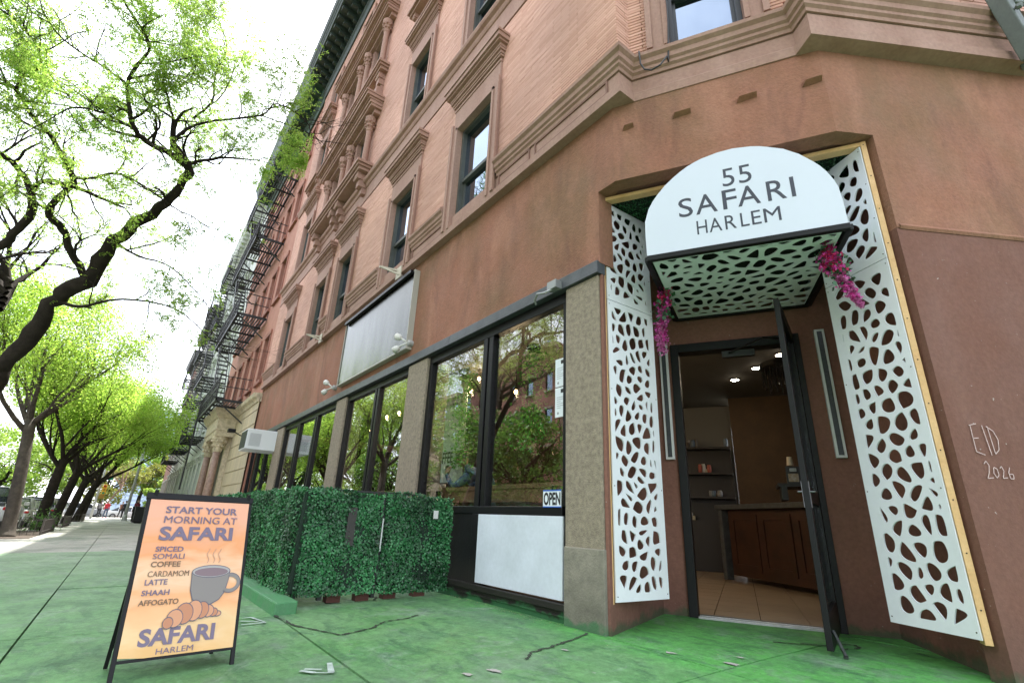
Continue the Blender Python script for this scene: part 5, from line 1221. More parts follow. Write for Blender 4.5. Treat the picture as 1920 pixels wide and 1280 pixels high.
# back shelves with crockery
sh = thing('back_shelf', 'dark shelf unit of cups and tins against the pale back wall', 'shelf', tuple(FM(0, 6.3, 0)))
part('unit', MB().box(-1.4, .42, 6.1, 6.7, 0, 1.0, FM).box(-1.4, .42, 6.5, 6.55, 1.0, 2.55, FM), mat('shelf black brown', (.02, .014, .012), .5), sh)
for z in (1.45, 1.95, 2.5): part('board', MB().box(-1.4, .42, 6.15, 6.5, z, z+.04, FM), MT['shelf black brown'], sh)
cols_ = [(.5, .48, .44), (.12, .10, .08), (.35, .08, .05), (.10, .14, .2), (.55, .5, .35), (.25, .25, .26)]
for i in range(34):
    z = (1.0, 1.49, 1.99, 2.54)[i % 4]; u = -1.2+1.55*((i*37) % 100)/100; c_ = cols_[i % 6]
    r_ = rs.uniform(.035, .06); h_ = rs.uniform(.08, .2); p_ = FM(u, 6.2+rs.uniform(0, .15), z)
    o_ = part(('jar', 'cup', 'tin')[i % 3], MB().lathe(tuple(p_), [(r_*.8, 0), (r_, h_*.3), (r_, h_*.8), (r_*.7, h_)], 10), mat('crockery %s' % 'abcdef'[i % 6], c_, .35)); tagp(o_, 'small %s on the %s of the dark back shelf' % (('jar', 'cup', 'tin')[i % 3], ('counter', 'lowest board', 'middle board', 'top board')[i % 4]), ('jar', 'cup', 'tin')[i % 3], 'crockery on the back shelf')
# chandelier of dark glass rods
t = thing('chandelier', 'dark tiered chandelier hung with rods above the counter', 'chandelier', tuple(FM(1.3, 1.9, 3.0)))
part('ring', MB().lathe(tuple(FM(1.28, 2.0, 2.98)), [(.30, 0), (.34, .03), (.34, .10), (.28, .12)], 20), BLACK, t)
part('stem', MB().tube([FM(1.28, 2.0, 3.05), FM(1.28, 2.0, 3.6)], .012), BLACK, t)
mb = MB()
for k in range(40):
    a = 2*pi*k/40; r_ = .31 if k % 2 else .22; p_ = FM(1.28+r_*cos(a), 2.0+r_*sin(a), 2.99); mb.bar(p_, p_-Vector((0, 0, rs.uniform(.16, .30))), .014)
part('rod', mb, mat('smoked glass rod', (.02, .02, .022), .15), t, kind='stuff')
part('bulb', MB().ball(tuple(FM(1.30, 1.9, 2.78)), .012, 6), GLOW, t)
# long window bar, stools, plants and bulbs
BULBS = [(-7.50, 4.6, 3.0), (-6.15, 4.6, 2.75), (-4.85, 5.0, 2.1), (-10.6, 4.6, 3.05), (-11.3, 4.6, 3.05), (-13.3, 5.0, 3.0), (-7.9, 5, 3.4)]
BULB_L = ['pendant bulb glowing high in the left pane of the first window', 'pendant bulb glowing behind the ivy in the right pane of the first window', 'small bulb glowing low beside the permit notices', 'right bulb of the close pair in the second shop window', 'left bulb of the close pair in the second shop window', 'lone bulb at the left of the second shop window', 'topmost bulb near the head of the first window']
t = thing('window_bar', 'long wooden counter shelf inside the shop windows', 'counter', (-9, 3.8, 0))
part('top', MB().box(-19, -3.7, 3.62, 4.05, 1.17, 1.22), mat('warm plank', (.20, .11, .06), .5, var=.3, vscale=5), t)
part('apron', MB().box(-19, -3.7, 3.64, 3.67, 1.02, 1.17), MT['warm plank'], t)
for x in (-4, -6.6, -9.5, -12.6, -16): part('bracket', MB().box(x, x+.05, 3.5, 3.95, .6, 1.17), BLACKW, t)
for k, (x, y, z) in enumerate(BULBS):
    t = thing('pendant_bulb', BULB_L[k], 'pendant bulb', (x, y, z), 'bare bulbs hanging inside the shop windows')
    part('flex', MB().tube([(x, y, z+.05), (x, y, 3.3)], .004, 4), BLACK, t); part('bulb', MB().ball((x, y, z), .028, 6, (1, 1, 1.3)), mat('filament glow', (1, .8, .5), .5, emit=(1, .62, .25), estr=12), t); glow_lamp((x, y, z-.06), t, 20 if -7 < x < -5.5 else 5)
IVY = tintmat('indoor ivy', (.03, .16, .02), (.08, .30, .04), .5, transl=.3)
for k, (x, y, z0, z1, r_) in enumerate(((-6.35, 3.75, 1.5, 2.9, .10), (-4.85, 3.9, 1.6, 2.95, .14), (-14.9, 3.8, 1.4, 2.6, .14))):
    t = thing('hanging_ivy', ('bright green hanging ivy beside the left edge of the first window', 'hanging green ivy behind the first window mullion', 'hanging ivy in the far shop window')[k], 'hanging plant', (x, y, z1))
    C = np.array([(x+RNG.normal(0, r_), y+RNG.normal(0, r_*.6), RNG.uniform(z0, z1)) for _ in range(700)]); leaves('foliage', C, .05, IVY, t, kind='stuff')
    part('basket', MB().lathe((x, y, z1-.05), [(.07, 0), (.1, .1), (.09, .12)], 10), BLACKW, t)
# ------------------------------------------------------------ neighbouring buildings
def nwin(b, x, w_, z0, z1, Y, m_tr, hood=False, deep=.22, arch=None):
    F = lambda u, d, z: Vector((u, Y+d, z)); a, c = x-w_/2, x+w_/2
    mb = MB().box(a-.12, a, -.04, .05, z0, z1, F).box(c, c+.12, -.04, .05, z0, z1, F).box(a-.14, c+.14, -.06, .05, z1, z1+.18, F).box(a-.18, c+.18, -.10, .05, z0-.14, z0, F)
    if hood: mb.box(a-.25, c+.25, -.20, .05, z1+.30, z1+.42, F).box(a-.18, c+.18, -.12, .05, z1+.18, z1+.30, F)
    w0 = part('window', mb, m_tr, b)
    zm = (z0+z1)/2
    mb = MB().box(a, a+.06, deep-.08, deep, z0, z1, F).box(c-.06, c, deep-.08, deep, z0, z1, F).box(a+.06, c-.06, deep-.08, deep, z1-.06, z1, F).box(a+.06, c-.06, deep-.08, deep, z0, z0+.06, F).box(a+.06, c-.06, deep-.08, deep, zm-.03, zm+.03, F)
    part('frame', mb, SASH, w0); part('pane', MB().box(a+.06, c-.06, deep-.03, deep-.02, z0, z1, F), GLASS2, w0)
    part('reveal', MB().box(a-.02, a, .05, deep+.02, z0, z1, F).box(c, c+.02, .05, deep+.02, z0, z1, F).box(a-.02, c+.02, .05, deep+.02, z1, z1+.02, F), m_tr, w0)
    return (a-.1, c+.1, z0-.05, z1+.1)
def building(label, x0, x1, z1, Y, m_wall, m_tr, wins, cor_m, base_m=None, zb=-.6, hood=False, cor_h=1.1, cor_p=.8, depth=9, name='apartment_building'):
    b = thing(name, label, 'building', ((x0+x1)/2, Y, 0)); ops = []
    for x, w_, a, c in wins: ops.append(nwin(b, x, w_, a, c, Y, m_tr, hood))
    F = lambda u, d, z: Vector((u, Y+d, z))
    zs = 4.9 if base_m else zb
    part('wall', field(F, x0, x1, zs, z1, ops, 0), m_wall, b, fix=False)
    if base_m: part('base_wall', field(F, x0, x1, zb, zs, ops, -.03), base_m, b, fix=False)
    part('wall', MB().box(x0, x1, Y+depth-.2, Y+depth, zb, z1).box(x0, x0+.2, Y+.02, Y+depth-.2, zb, z1).box(x1-.2, x1, Y+.02, Y+depth-.2, zb, z1), m_wall, b)
    part('dark_rooms', MB().box(x0+.3, x1-.3, Y+.9, Y+1.0, zb, z1), MT['dim rooms'], b)
    part('roof', MB().box(x0, x1, Y-.0, Y+depth, z1, z1+.15), MT['roof tar'], b)
    p_ = cor_p
    prof = [(-.1, z1-cor_h), (.08, z1-cor_h), (.1, z1-cor_h*.75), (.2, z1-cor_h*.7), (.22, z1-cor_h*.45), (p_*.8, z1-cor_h*.38), (p_*.9, z1-cor_h*.15), (p_, z1), (p_, z1+.1), (-.1, z1+.18)]
    c_ = part('cornice', sweep(MB(), [(x0, Y), (x1, Y)], prof), cor_m, b)
    k = int((x1-x0)/.8)
    for i in range(k): part('cornice_bracket', MB().box(x0+.3+i*.8, x0+.48+i*.8, Y-p_*.78, Y-.2, z1-cor_h*.62, z1-cor_h*.38), cor_m, c_)
    return b
FLO = [(5.6, 7.5), (9.2, 11.1), (12.9, 14.8), (16.4, 18.1)]
ORANGE = mat('orange brown brick', (.36, .155, .10), .85, var=.25, vscale=2, col2=(.42, .20, .14), bump=.3, bscale=60)
ORT = mat('red sandstone trim', (.30, .125, .085), .85, var=.2, vscale=4)
CREAM = mat('cream limestone', (.60, .50, .33), .8, var=.3, vscale=3, col2=(.45, .38, .27), streak=True, bump=.3)
CREAM2 = mat('cream carved stone', (.62, .53, .37), .8, var=.35, vscale=7, bump=.5, bscale=30)
PINKM = mat('pink granite shaft', (.36, .235, .185), .5, var=.35, vscale=12)

PGREEN = mat('pale green grey stone', (.46, .50, .44), .85, var=.2, vscale=1.2, col2=(.60, .62, .58), streak=True)
GREYS = mat('weathered grey stone', (.42, .41, .37), .85, var=.3, vscale=1.5, streak=True)
BUFF = mat('buff brick', (.38, .30, .22), .85, var=.3, vscale=1.5)
DKRED = mat('dark red brick far', (.24, .11, .08), .85, var=.3, vscale=1.5)
wins = [(x, .9, a, c) for x in (-21.3, -23.2, -25.2, -27.4, -29.6, -31.0) for a, c in FLO]
n1 = building('orange-brown brick apartment house with fire escape and cream columned porch, next to the corner building', -32, -19.97, 20.35, 3.2, ORANGE, ORT, wins, mat('green painted cornice', (.03, .07, .04), .55, var=.3, vscale=3), base_m=CREAM, cor_h=1.5, cor_p=1.05, depth=10)
mb = MB()
for k in range(9): mb.box(-24.4, -19.97, 3.145, 3.165, .15+k*.52, .63+k*.52)
part('stone_course', mb, CREAM, n1)['kind'] = 'stuff'
part('base_cornice', sweep(MB(), [(-24.4, 3.17), (-19.97, 3.17)], [(-.05, 4.6), (.06, 4.6), (.1, 4.7), (.2, 4.78), (.24, 4.9), (-.05, 4.92)]), CREAM2, n1)
po_ = thing('porch', 'cream carved stone entrance porch with pink granite columns under the fire escape', 'porch', (-26.2, 2.7, 0))
part('entablature', sweep(MB(), [(-28.2, 3.2), (-28.2, 2.48), (-24.5, 2.48), (-24.5, 3.2)][::1], [(-.6, 3.75), (.0, 3.75), (.02, 3.95), (.06, 4.0), (.03, 4.05), (.03, 4.5), (.1, 4.55), (.2, 4.72), (.26, 4.9), (-.6, 4.95)]), CREAM2, po_)
for k, x in enumerate((-24.85, -27.85)):
    for y in (2.72,):
        prof = [(.24, -.1), (.24, .15), (.21, .2), (.22, .3), (.17, .38)]
        part('column_base', MB().lathe((x, y, 0), prof, 16).box(x-.3, x+.3, y-.3, y+.3, -.4, .1), CREAM2, po_)
        part('column_shaft', MB().lathe((x, y, 0), [(.165, .38), (.16, 1.5), (.14, 3.1)], 16), PINKM, po_, smooth=True)
        mb = MB().lathe((x, y, 0), [(.15, 3.1), (.19, 3.2), (.17, 3.26), (.25, 3.5), (.27, 3.6), (.30, 3.62), (.30, 3.75)], 16)
        for q in range(10):
            a_ = 2*pi*q/10; mb.ball((x+.22*cos(a_), y+.22*sin(a_), 3.36), .06, 4); mb.ball((x+.27*cos(a_+.3), y+.27*sin(a_+.3), 3.55), .06, 4)
        part('column_capital', mb, CREAM2, po_)
    part('pilaster', MB().box(x-.35, x-.05, 3.0, 3.2, -.2, 3.75), CREAM2, po_)
part('door_recess', MB().box(-27.3, -25.3, 3.12, 3.16, -.2, 3.4), mat('porch door dark', (.03, .025, .02), .5), po_)
part('porch_step', MB().box(-28.2, -24.5, 2.2, 3.2, -.5, -.05), CREAM, po_, bevel=.02)
ww = [(x, .95, a, c) for x in (-33.6, -35.9, -38.2, -40.5, -42.8, -45, -47.2, -49.3) for a, c in [(1.2, 3.4)]+FLO]
building('tall pale green-white stone apartment building past the porch', -50.5, -32.05, 21.0, 3.2, PGREEN, PGREEN, ww, PGREEN, cor_h=1.2, cor_p=.7, hood=True)
ww = [(x, .95, a, c) for x in (-52, -54.3, -56.6, -58.9, -61.2, -63) for a, c in [(1.2, 3.4)]+FLO[:3]]
building('weathered grey stone house further down the block with a fire escape', -64, -50.6, 18.6, 3.25, GREYS, GREYS, ww, mat('dark cornice far', (.05, .05, .05), .6), hood=True)
ww = [(x, .95, a, c) for x in (-65.5, -67.8, -70.1, -72.4) for a, c in [(1.2, 3.4)]+FLO[:3]]
building('dark red brick house at the far end of the block', -74, -64.1, 17.5, 3.25, DKRED, GREYS, ww, MT['dark cornice far'])
# -------- fire escapes
def fire_escape(label, x0, x1, zs, Yw, Yo, zr=.95, ladder=True, treads=13, group='black iron fire escapes', steps=True):
    t = thing('fire_escape', label, 'fire escape', ((x0+x1)/2, Yo, zs[0]), group); xo0, xo1 = x0, x1
    wd = Yw-Yo
    for i, z in enumerate(zs):
        mb = MB().box(x0, x1, Yo, Yo+.06, z-.10, z).box(x0, x1, Yw-.1, Yw-.05, z-.08, z).box(x0, x0+.06, Yo, Yw, z-.10, z).box(x1-.06, x1, Yo, Yw, z-.10, z)
        nb = 5
        for k in range(1, nb): mb.box(x0+(x1-x0)*k/nb-.03, x0+(x1-x0)*k/nb+.03, Yo, Yw, z-.13, z-.05)
        pf = part('platform', mb, IRON, t)
        ns_ = 10
        for k in range(ns_):
            y = Yo+.10+(wd-.2)*k/(ns_-1); hole = steps and i > 0 and y < Yo+wd*.48
            segs = [(x0+.06, x1-.06)] if not hole else [(x0+.06, x0+(x1-x0)*.14), (x0+(x1-x0)*.62, x1-.06)]
            for a, b in segs: part('slat', MB().box(a, b, y-.022, y+.022, z-.045, z-.02), IRON, pf)
        mb = MB()
        for h in (zr, zr*.55): mb.box(x0, x1, Yo, Yo+.03, z+h-.03, z+h).box(x0, x0+.03, Yo, Yw, z+h-.03, z+h).box(x1-.03, x1, Yo, Yw, z+h-.03, z+h)
        nbal = int((x1-x0)/.30)
        for k in range(nbal+1):
            x = x0+(x1-x0)*k/nbal; mb.box(x-.01, x+.01, Yo+.005, Yo+.025, z, z+zr)
        for k in range(5):
            y = Yo+wd*k/4
            for x in (x0, x1-.02): mb.box(x, x+.02, y-.01, y+.01, z, z+zr)
        part('railing', mb, IRON, t)
        for x in (x0+.1, x1-.16, (x0+x1)/2):
            part('brace', MB().bar((x, Yo+.05, z-.06), (x, Yw, z-wd*.75), .045), IRON, t)
        if i+1 < len(zs) and steps:
            z2 = zs[i+1]; xa, xb = x0+(x1-x0)*.66, x0+(x1-x0)*.16; ya, yb = Yo+.10, Yo+wd*.46
            if i % 2: pass
            mb = MB()
            for y in (ya, yb): mb.bar((xa, y, z), (xb, y, z2), .03, .14)
            for y in (ya, yb): mb.bar((xa, y, z+.85), (xb, y, z2+.85), .022)
            st = part('stair', mb, IRON, t)
            for k in range(1, treads+1):
                f = k/(treads+1); x = xa+(xb-xa)*f; part('tread', MB().box(x-.10, x+.10, ya, yb, z+(z2-z)*f-.015, z+(z2-z)*f+.01), IRON, st)
    if ladder:
        zt = zs[-1]; mb = MB()
        for y in (Yo+.15, Yo+.55): mb.bar((x0+.4, y, zt), (x0+.4, y, zt+3.8), .035)
        for k in range(12): mb.bar((x0+.4, Yo+.15, zt+.3+k*.3), (x0+.4, Yo+.55, zt+.3+k*.3), .022)
        part('roof_ladder', mb, IRON, t)
    return t
fire_escape('black iron fire escape nearest the corner, on the orange-brown brick house above the porch', -29.4, -22.7, [5.0, 8.75, 12.55, 16.1], 3.18, 2.0)
part('drop_ladder', MB().bar((-28.9, 1.98, 1.6), (-28.9, 1.98, 5.8), .04).bar((-28.5, 1.98, 1.6), (-28.5, 1.98, 5.8), .04), IRON, bpy.data.objects['fire_escape'])
fire_escape('black fire escape on the near half of the pale green-white building', -41.5, -36.5, [5.0, 8.8, 12.6, 16.6], 3.18, 2.15)
fire_escape('black fire escape on the far half of the pale green-white building', -50, -45.5, [5.0, 8.8, 12.6, 16.6], 3.18, 2.1)
fire_escape('black fire escape on the weathered grey stone house', -60.5, -55.5, [4.8, 8.6, 12.4], 3.23, 2.1, treads=8)
# -------- row across the street (seen in the windows' reflections)
def opp(label, x0, x1, z1, m, tr, hood):
    """front faces +Y at y=-24"""
    Y = -24; b = thing('row_house', label, 'building', ((x0+x1)/2, Y, 0), 'brick houses across the street'); ops = []
    F = lambda u, d, z: Vector((u, Y-d, z))
    n = int((x1-x0)/2.6); zf = [2.2+3.6*k for k in range(int((z1-3)/3.6)+1)]
    for k in range(n):
        x = x0+(x1-x0)*(k+.5)/n
        for z in zf:
            a, c = x-.5, x+.5
            w0 = part('window', MB().box(a-.12, c+.12, -.08, .05, z+1.8, z+2.0, F).box(a-.15, c+.15, -.1, .05, z-.14, z, F), tr, b)
            part('pane', MB().box(a, c, .12, .13, z, z+1.8, F), GLASS2, w0); ops.append((a, c, z, z+1.8))
    part('wall', field(F, x0, x1, -.8, z1, ops, 0), m, b, fix=False)
    part('dark_rooms', MB().box(x0, x1, .5, .6, -.8, z1, F), MT['dim rooms'], b)
    part('wall', MB().box(x0, x1, 8, 8.2, -.8, z1, F).box(x0, x0+.1, .01, 8, -.8, z1, F).box(x1-.1, x1, .01, 8, -.8, z1, F), m, b)
    part('cornice', MB().box(x0, x1, -.7, .3, z1-.4, z1+.1, F).box(x0, x1, -.3, .3, z1-1.0, z1-.4, F), tr, b)
    return b
OB = mat('opposite red brick', (.33, .15, .11), .85, var=.2, vscale=1); OS = mat('opposite stone', (.36, .28, .22), .85, var=.2, vscale=1)
opp('red brick row house opposite the corner', -18, -2, 14.5, OB, OS, True); opp('brown stone row house across the street, second along', -34, -18.1, 15.5, mat('opposite brownstone', (.27, .16, .12), .85, var=.2, vscale=1), OS, True)
opp('tall red brick block across the street, third along', -52, -34.1, 17.5, OB, OS, True); opp('buff brick block across the street, near its far end', -68, -52.1, 15.5, BUFF, OS, True)
# far skyscraper
t = thing('office_tower', 'pale blue-grey glass tower far beyond the end of the street', 'tower', (-280, 8, 0))
TW = mat('pale blue curtain wall', (.55, .66, .80), .3, var=.1, vscale=.05); TD = mat('tower spandrel', (.36, .45, .58), .4)
tx, ty = -300, 2.0
part('shaft', MB().box(tx-30, tx, ty-6.5, ty+13, -2, 46), TW, t)
for k in range(22): part('spandrel', MB().box(tx-.1, tx+.25, ty-6.5, ty+13, 2*k+1, 2*k+1.7), TD, t)
for k in range(9): part('mullion', MB().box(tx, tx+.35, ty-6.5+k*2.4, ty-6.3+k*2.4, -2, 46), TD, t)
# ------------------------------------------------------------ trees
BARK = mat('dark honeylocust bark', (.018, .014, .011), .95, var=.5, vscale=6, bump=1, bscale=18, col2=(.036, .029, .022), spec=.2)
BARK2 = mat('grey brown bark', (.075, .06, .045), .9, var=.5, vscale=5, bump=.9, bscale=22)
LEAF1 = tintmat('fresh locust leaf', (.20, .40, .04), (.48, .62, .15), .5, transl=.68, spec=.3, big=.9, blo=.65, bhi=1.25)
LEAF2 = tintmat('street tree leaf', (.24, .43, .05), (.42, .58, .10), .5, transl=.7, spec=.3, big=.6, blo=.6, bhi=1.3)
LEAF3 = tintmat('park tree leaf', (.18, .32, .04), (.32, .44, .08), .55, transl=.45, spec=.3, big=.25)
LEAF4 = tintmat('olive yellow leaf', (.20, .23, .04), (.27, .28, .06), .55, transl=.45, spec=.3)
LEAFX = tintmat('darkened park leaf', (.07, .17, .025), (.17, .30, .05), .5, transl=.45, spec=.3, big=.4, blo=.6, bhi=1.3)  # leaf colour darkened to dim these crowns where the shop glass mirrors them
LEAFD = tintmat('shrub leaf', (.06, .15, .03), (.12, .24, .05), .5, transl=.3, spec=.4)
def smooth(pts, n=4):
    """Catmull-Rom through (x,y,z,r)"""
    P = [np.array(p, float) for p in pts]; P = [2*P[0]-P[1]]+P+[2*P[-1]-P[-2]]; out = []
    for i in range(1, len(P)-2):
        for k in range(n):
            t = k/n; a, b, c, d = P[i-1:i+3]
            out.append(.5*((2*b)+(-a+c)*t+(2*a-5*b+4*c-d)*t*t+(-a+3*b-3*c+d)*t**3))
    out.append(P[-2]); return out
def grow(mb, tips, p, d, L, r, lev, R, up=.12, wig=.22, kink=.5, nk=2):
    """recursive limb; collects twig tips with their direction"""
    n = 4 if lev > 1 else 3; pts = [tuple(p)]; rs_ = [r]; d = Vector(d).normalized(); q = Vector(p)
    for k in range(n):
        d = (d+Vector((R.gauss(0, wig), R.gauss(0, wig), R.gauss(0, wig*.7)+up*.3))).normalized(); q = q+d*(L/n); pts.append(tuple(q)); rs_.append(r*(1-.5*(k+1)/n))
    mb.tube(pts, rs_, 6 if lev > 1 else 4, cap=False)
    if lev <= 1:
        for k in range(1, len(pts)): tips.append((pts[k], tuple(d)))
    if lev > 0:
        for k in range(1, n+1):
            if k < n and R.random() < .35: continue
            for _ in range(nk if k == n else 1):
                e = (d+Vector((R.gauss(0, kink), R.gauss(0, kink), R.gauss(0, kink*.55)))).normalized()
                grow(mb, tips, pts[k], e, L*R.uniform(.55, .8), rs_[k]*.65, lev-1, R, up, wig, kink, nk)
def spray(tips, R, per, spread, flat=.35, droop=0):
    T_ = np.array([t[0] for t in tips]); n = len(T_); C = np.repeat(T_, per, 0)
    off_ = RNG.normal(0, spread, C.shape); off_[:, 2] *= flat; off_[:, 2] -= droop*np.abs(off_[:, 0])
    return C+off_
def fronds(tips, R, k, L_=.15, leaflets=6):
    """pinnate locust leaves: leaflets in two rows along short drooping stalks; returns centres"""
    T_ = np.repeat(np.array([t[0] for t in tips]), k, 0); D_ = np.repeat(np.array([t[1] for t in tips]), k, 0); n = len(T_)
    T_ = T_+RNG.normal(0, .05, T_.shape)
    d = D_*.35+RNG.normal(0, .75, (n, 3)); d[:, 2] -= .35; d /= np.linalg.norm(d, axis=1)[:, None]
    s = np.cross(d, np.array([0, 0, 1.])+RNG.normal(0, .3, (n, 3))); s /= np.linalg.norm(s, axis=1)[:, None]
    ln = RNG.uniform(.6, 1.25, n)*L_; out = []
    for j in range(leaflets):
        f = ((j+.6)/leaflets)*ln
        for sg in (-1, 1):
            c = T_+d*f[:, None]+s*(sg*.016)+RNG.normal(0, .004, (n, 3)); c[:, 2] -= (f**2)*.9; out.append(c)
    return np.concatenate(out)
# the big honeylocust whose limbs fill the upper left
LIMBS = {'A': [(-13.96, -2.62, 3.3, 0.383), (-13.6, -2.32, 4.09, 0.354), (-13.14, -2.08, 4.73, 0.323), (-12.69, -1.65, 5.14, 0.346), (-12.12, -1.39, 5.86, 0.28), (-11.66, -1.02, 6.36, 0.237), (-11.18, -0.69, 6.78, 0.197), (-10.79, -0.51, 7.16, 0.19), (-10.59, -0.56, 7.3, 0.172)], 'B': [(-10.59, -0.56, 7.3, 0.143), (-10.37, -0.85, 7.25, 0.126), (-10.13, -1.22, 7.17, 0.11), (-9.89, -1.45, 7.24, 0.094), (-9.77, -1.57, 7.5, 0.08), (-9.65, -1.69, 7.84, 0.073), (-9.46, -1.62, 8.21, 0.065), (-9.28, -1.52, 8.43, 0.051), (-9.06, -1.58, 8.5, 0.043), (-8.78, -1.99, 8.76, 0.036), (-8.52, -2.2, 9.03, 0.024)], 'C': [(-10.59, -0.56, 7.3, 0.1), (-10.59, -0.38, 7.47, 0.072), (-10.6, -0.0, 7.77, 0.057), (-10.79, 0.48, 8.1, 0.029)], 'D': [(-10.36, -0.87, 7.26, 0.07), (-10.07, -0.75, 7.67, 0.068), (-9.89, -0.34, 8.01, 0.053), (-9.59, 0.4, 8.39, 0.039), (-9.38, 0.61, 8.67, 0.025), (-9.12, 1.24, 8.3, 0.025), (-9.11, 1.27, 7.56, 0.019)], 'D2': [(-9.59, 0.4, 8.39, 0.029), (-9.34, 1.04, 8.27, 0.025), (-9.1, 1.38, 8.09, 0.015)], 'E': [(-10.08, -0.67, 8.02, 0.055), (-9.99, -0.46, 8.5, 0.047), (-9.89, -0.54, 9.02, 0.04), (-9.69, -0.49, 9.68, 0.026), (-9.57, -0.74, 10.11, 0.016)], 'F': [(-12.69, -1.7, 5.18, 0.173), (-12.44, -2.0, 5.52, 0.153), (-12.2, -2.2, 5.88, 0.151), (-11.95, -2.45, 6.03, 0.148), (-11.58, -2.25, 6.51, 0.127), (-11.39, -2.22, 6.65, 0.11), (-10.9, -2.56, 6.98, 0.091), (-10.53, -2.83, 7.07, 0.074), (-10.16, -3.03, 7.21, 0.072), (-10.0, -3.19, 7.13, 0.057)], 'G': [(-11.39, -2.21, 6.61, 0.078), (-11.24, -1.91, 6.67, 0.062), (-11.08, -1.62, 6.83, 0.06), (-10.93, -1.2, 6.71, 0.052), (-10.88, -0.63, 6.45, 0.029)], 'H': [(-13.19, -3.32, 5.29, 0.184), (-12.84, -3.07, 5.4, 0.178), (-12.66, -2.94, 5.68, 0.175), (-12.3, -2.75, 6.08, 0.17), (-11.97, -2.84, 6.44, 0.133), (-11.61, -3.03, 6.59, 0.113), (-11.35, -3.22, 6.61, 0.096), (-11.05, -3.53, 6.66, 0.078)], 'I': [(-11.97, -2.82, 6.43, 0.083), (-11.72, -2.59, 6.57, 0.081), (-11.59, -2.24, 6.54, 0.08)], 'J': [(-10.16, -3.03, 7.21, 0.072), (-10.06, -3.02, 7.48, 0.071), (-10.0, -2.86, 7.72, 0.063), (-9.87, -2.93, 7.95, 0.049), (-9.72, -3.1, 8.07, 0.034), (-9.46, -3.25, 8.03, 0.027)], 'K': [(-9.65, -1.69, 7.84, 0.053), (-9.59, -2.0, 7.92, 0.04), (-9.41, -2.35, 7.89, 0.033), (-9.24, -2.61, 7.91, 0.026), (-8.97, -2.81, 8.0, 0.019)], 'L': [(-9.9, -1.39, 7.16, 0.054), (-9.83, -1.82, 7.21, 0.04), (-9.75, -2.21, 7.05, 0.034), (-9.71, -2.39, 6.7, 0.02)], 'M': [(-13.14, -2.08, 4.73, 0.108), (-12.9, -1.65, 4.6, 0.07), (-12.46, -1.0, 4.83, 0.051), (-12.0, -0.06, 4.72, 0.032), (-11.78, 0.74, 4.14, 0.016)], 'N': [(-10.13, -1.22, 7.17, 0.041), (-10.04, -1.12, 7.61, 0.041), (-9.79, -1.44, 7.85, 0.04), (-9.74, -1.06, 8.33, 0.026), (-9.66, -0.85, 8.95, 0.02)], 'O': [(-12.12, -1.39, 5.86, 0.066), (-11.96, -0.93, 5.65, 0.049), (-11.89, -0.36, 5.58, 0.032), (-11.79, 0.35, 5.02, 0.019)]}
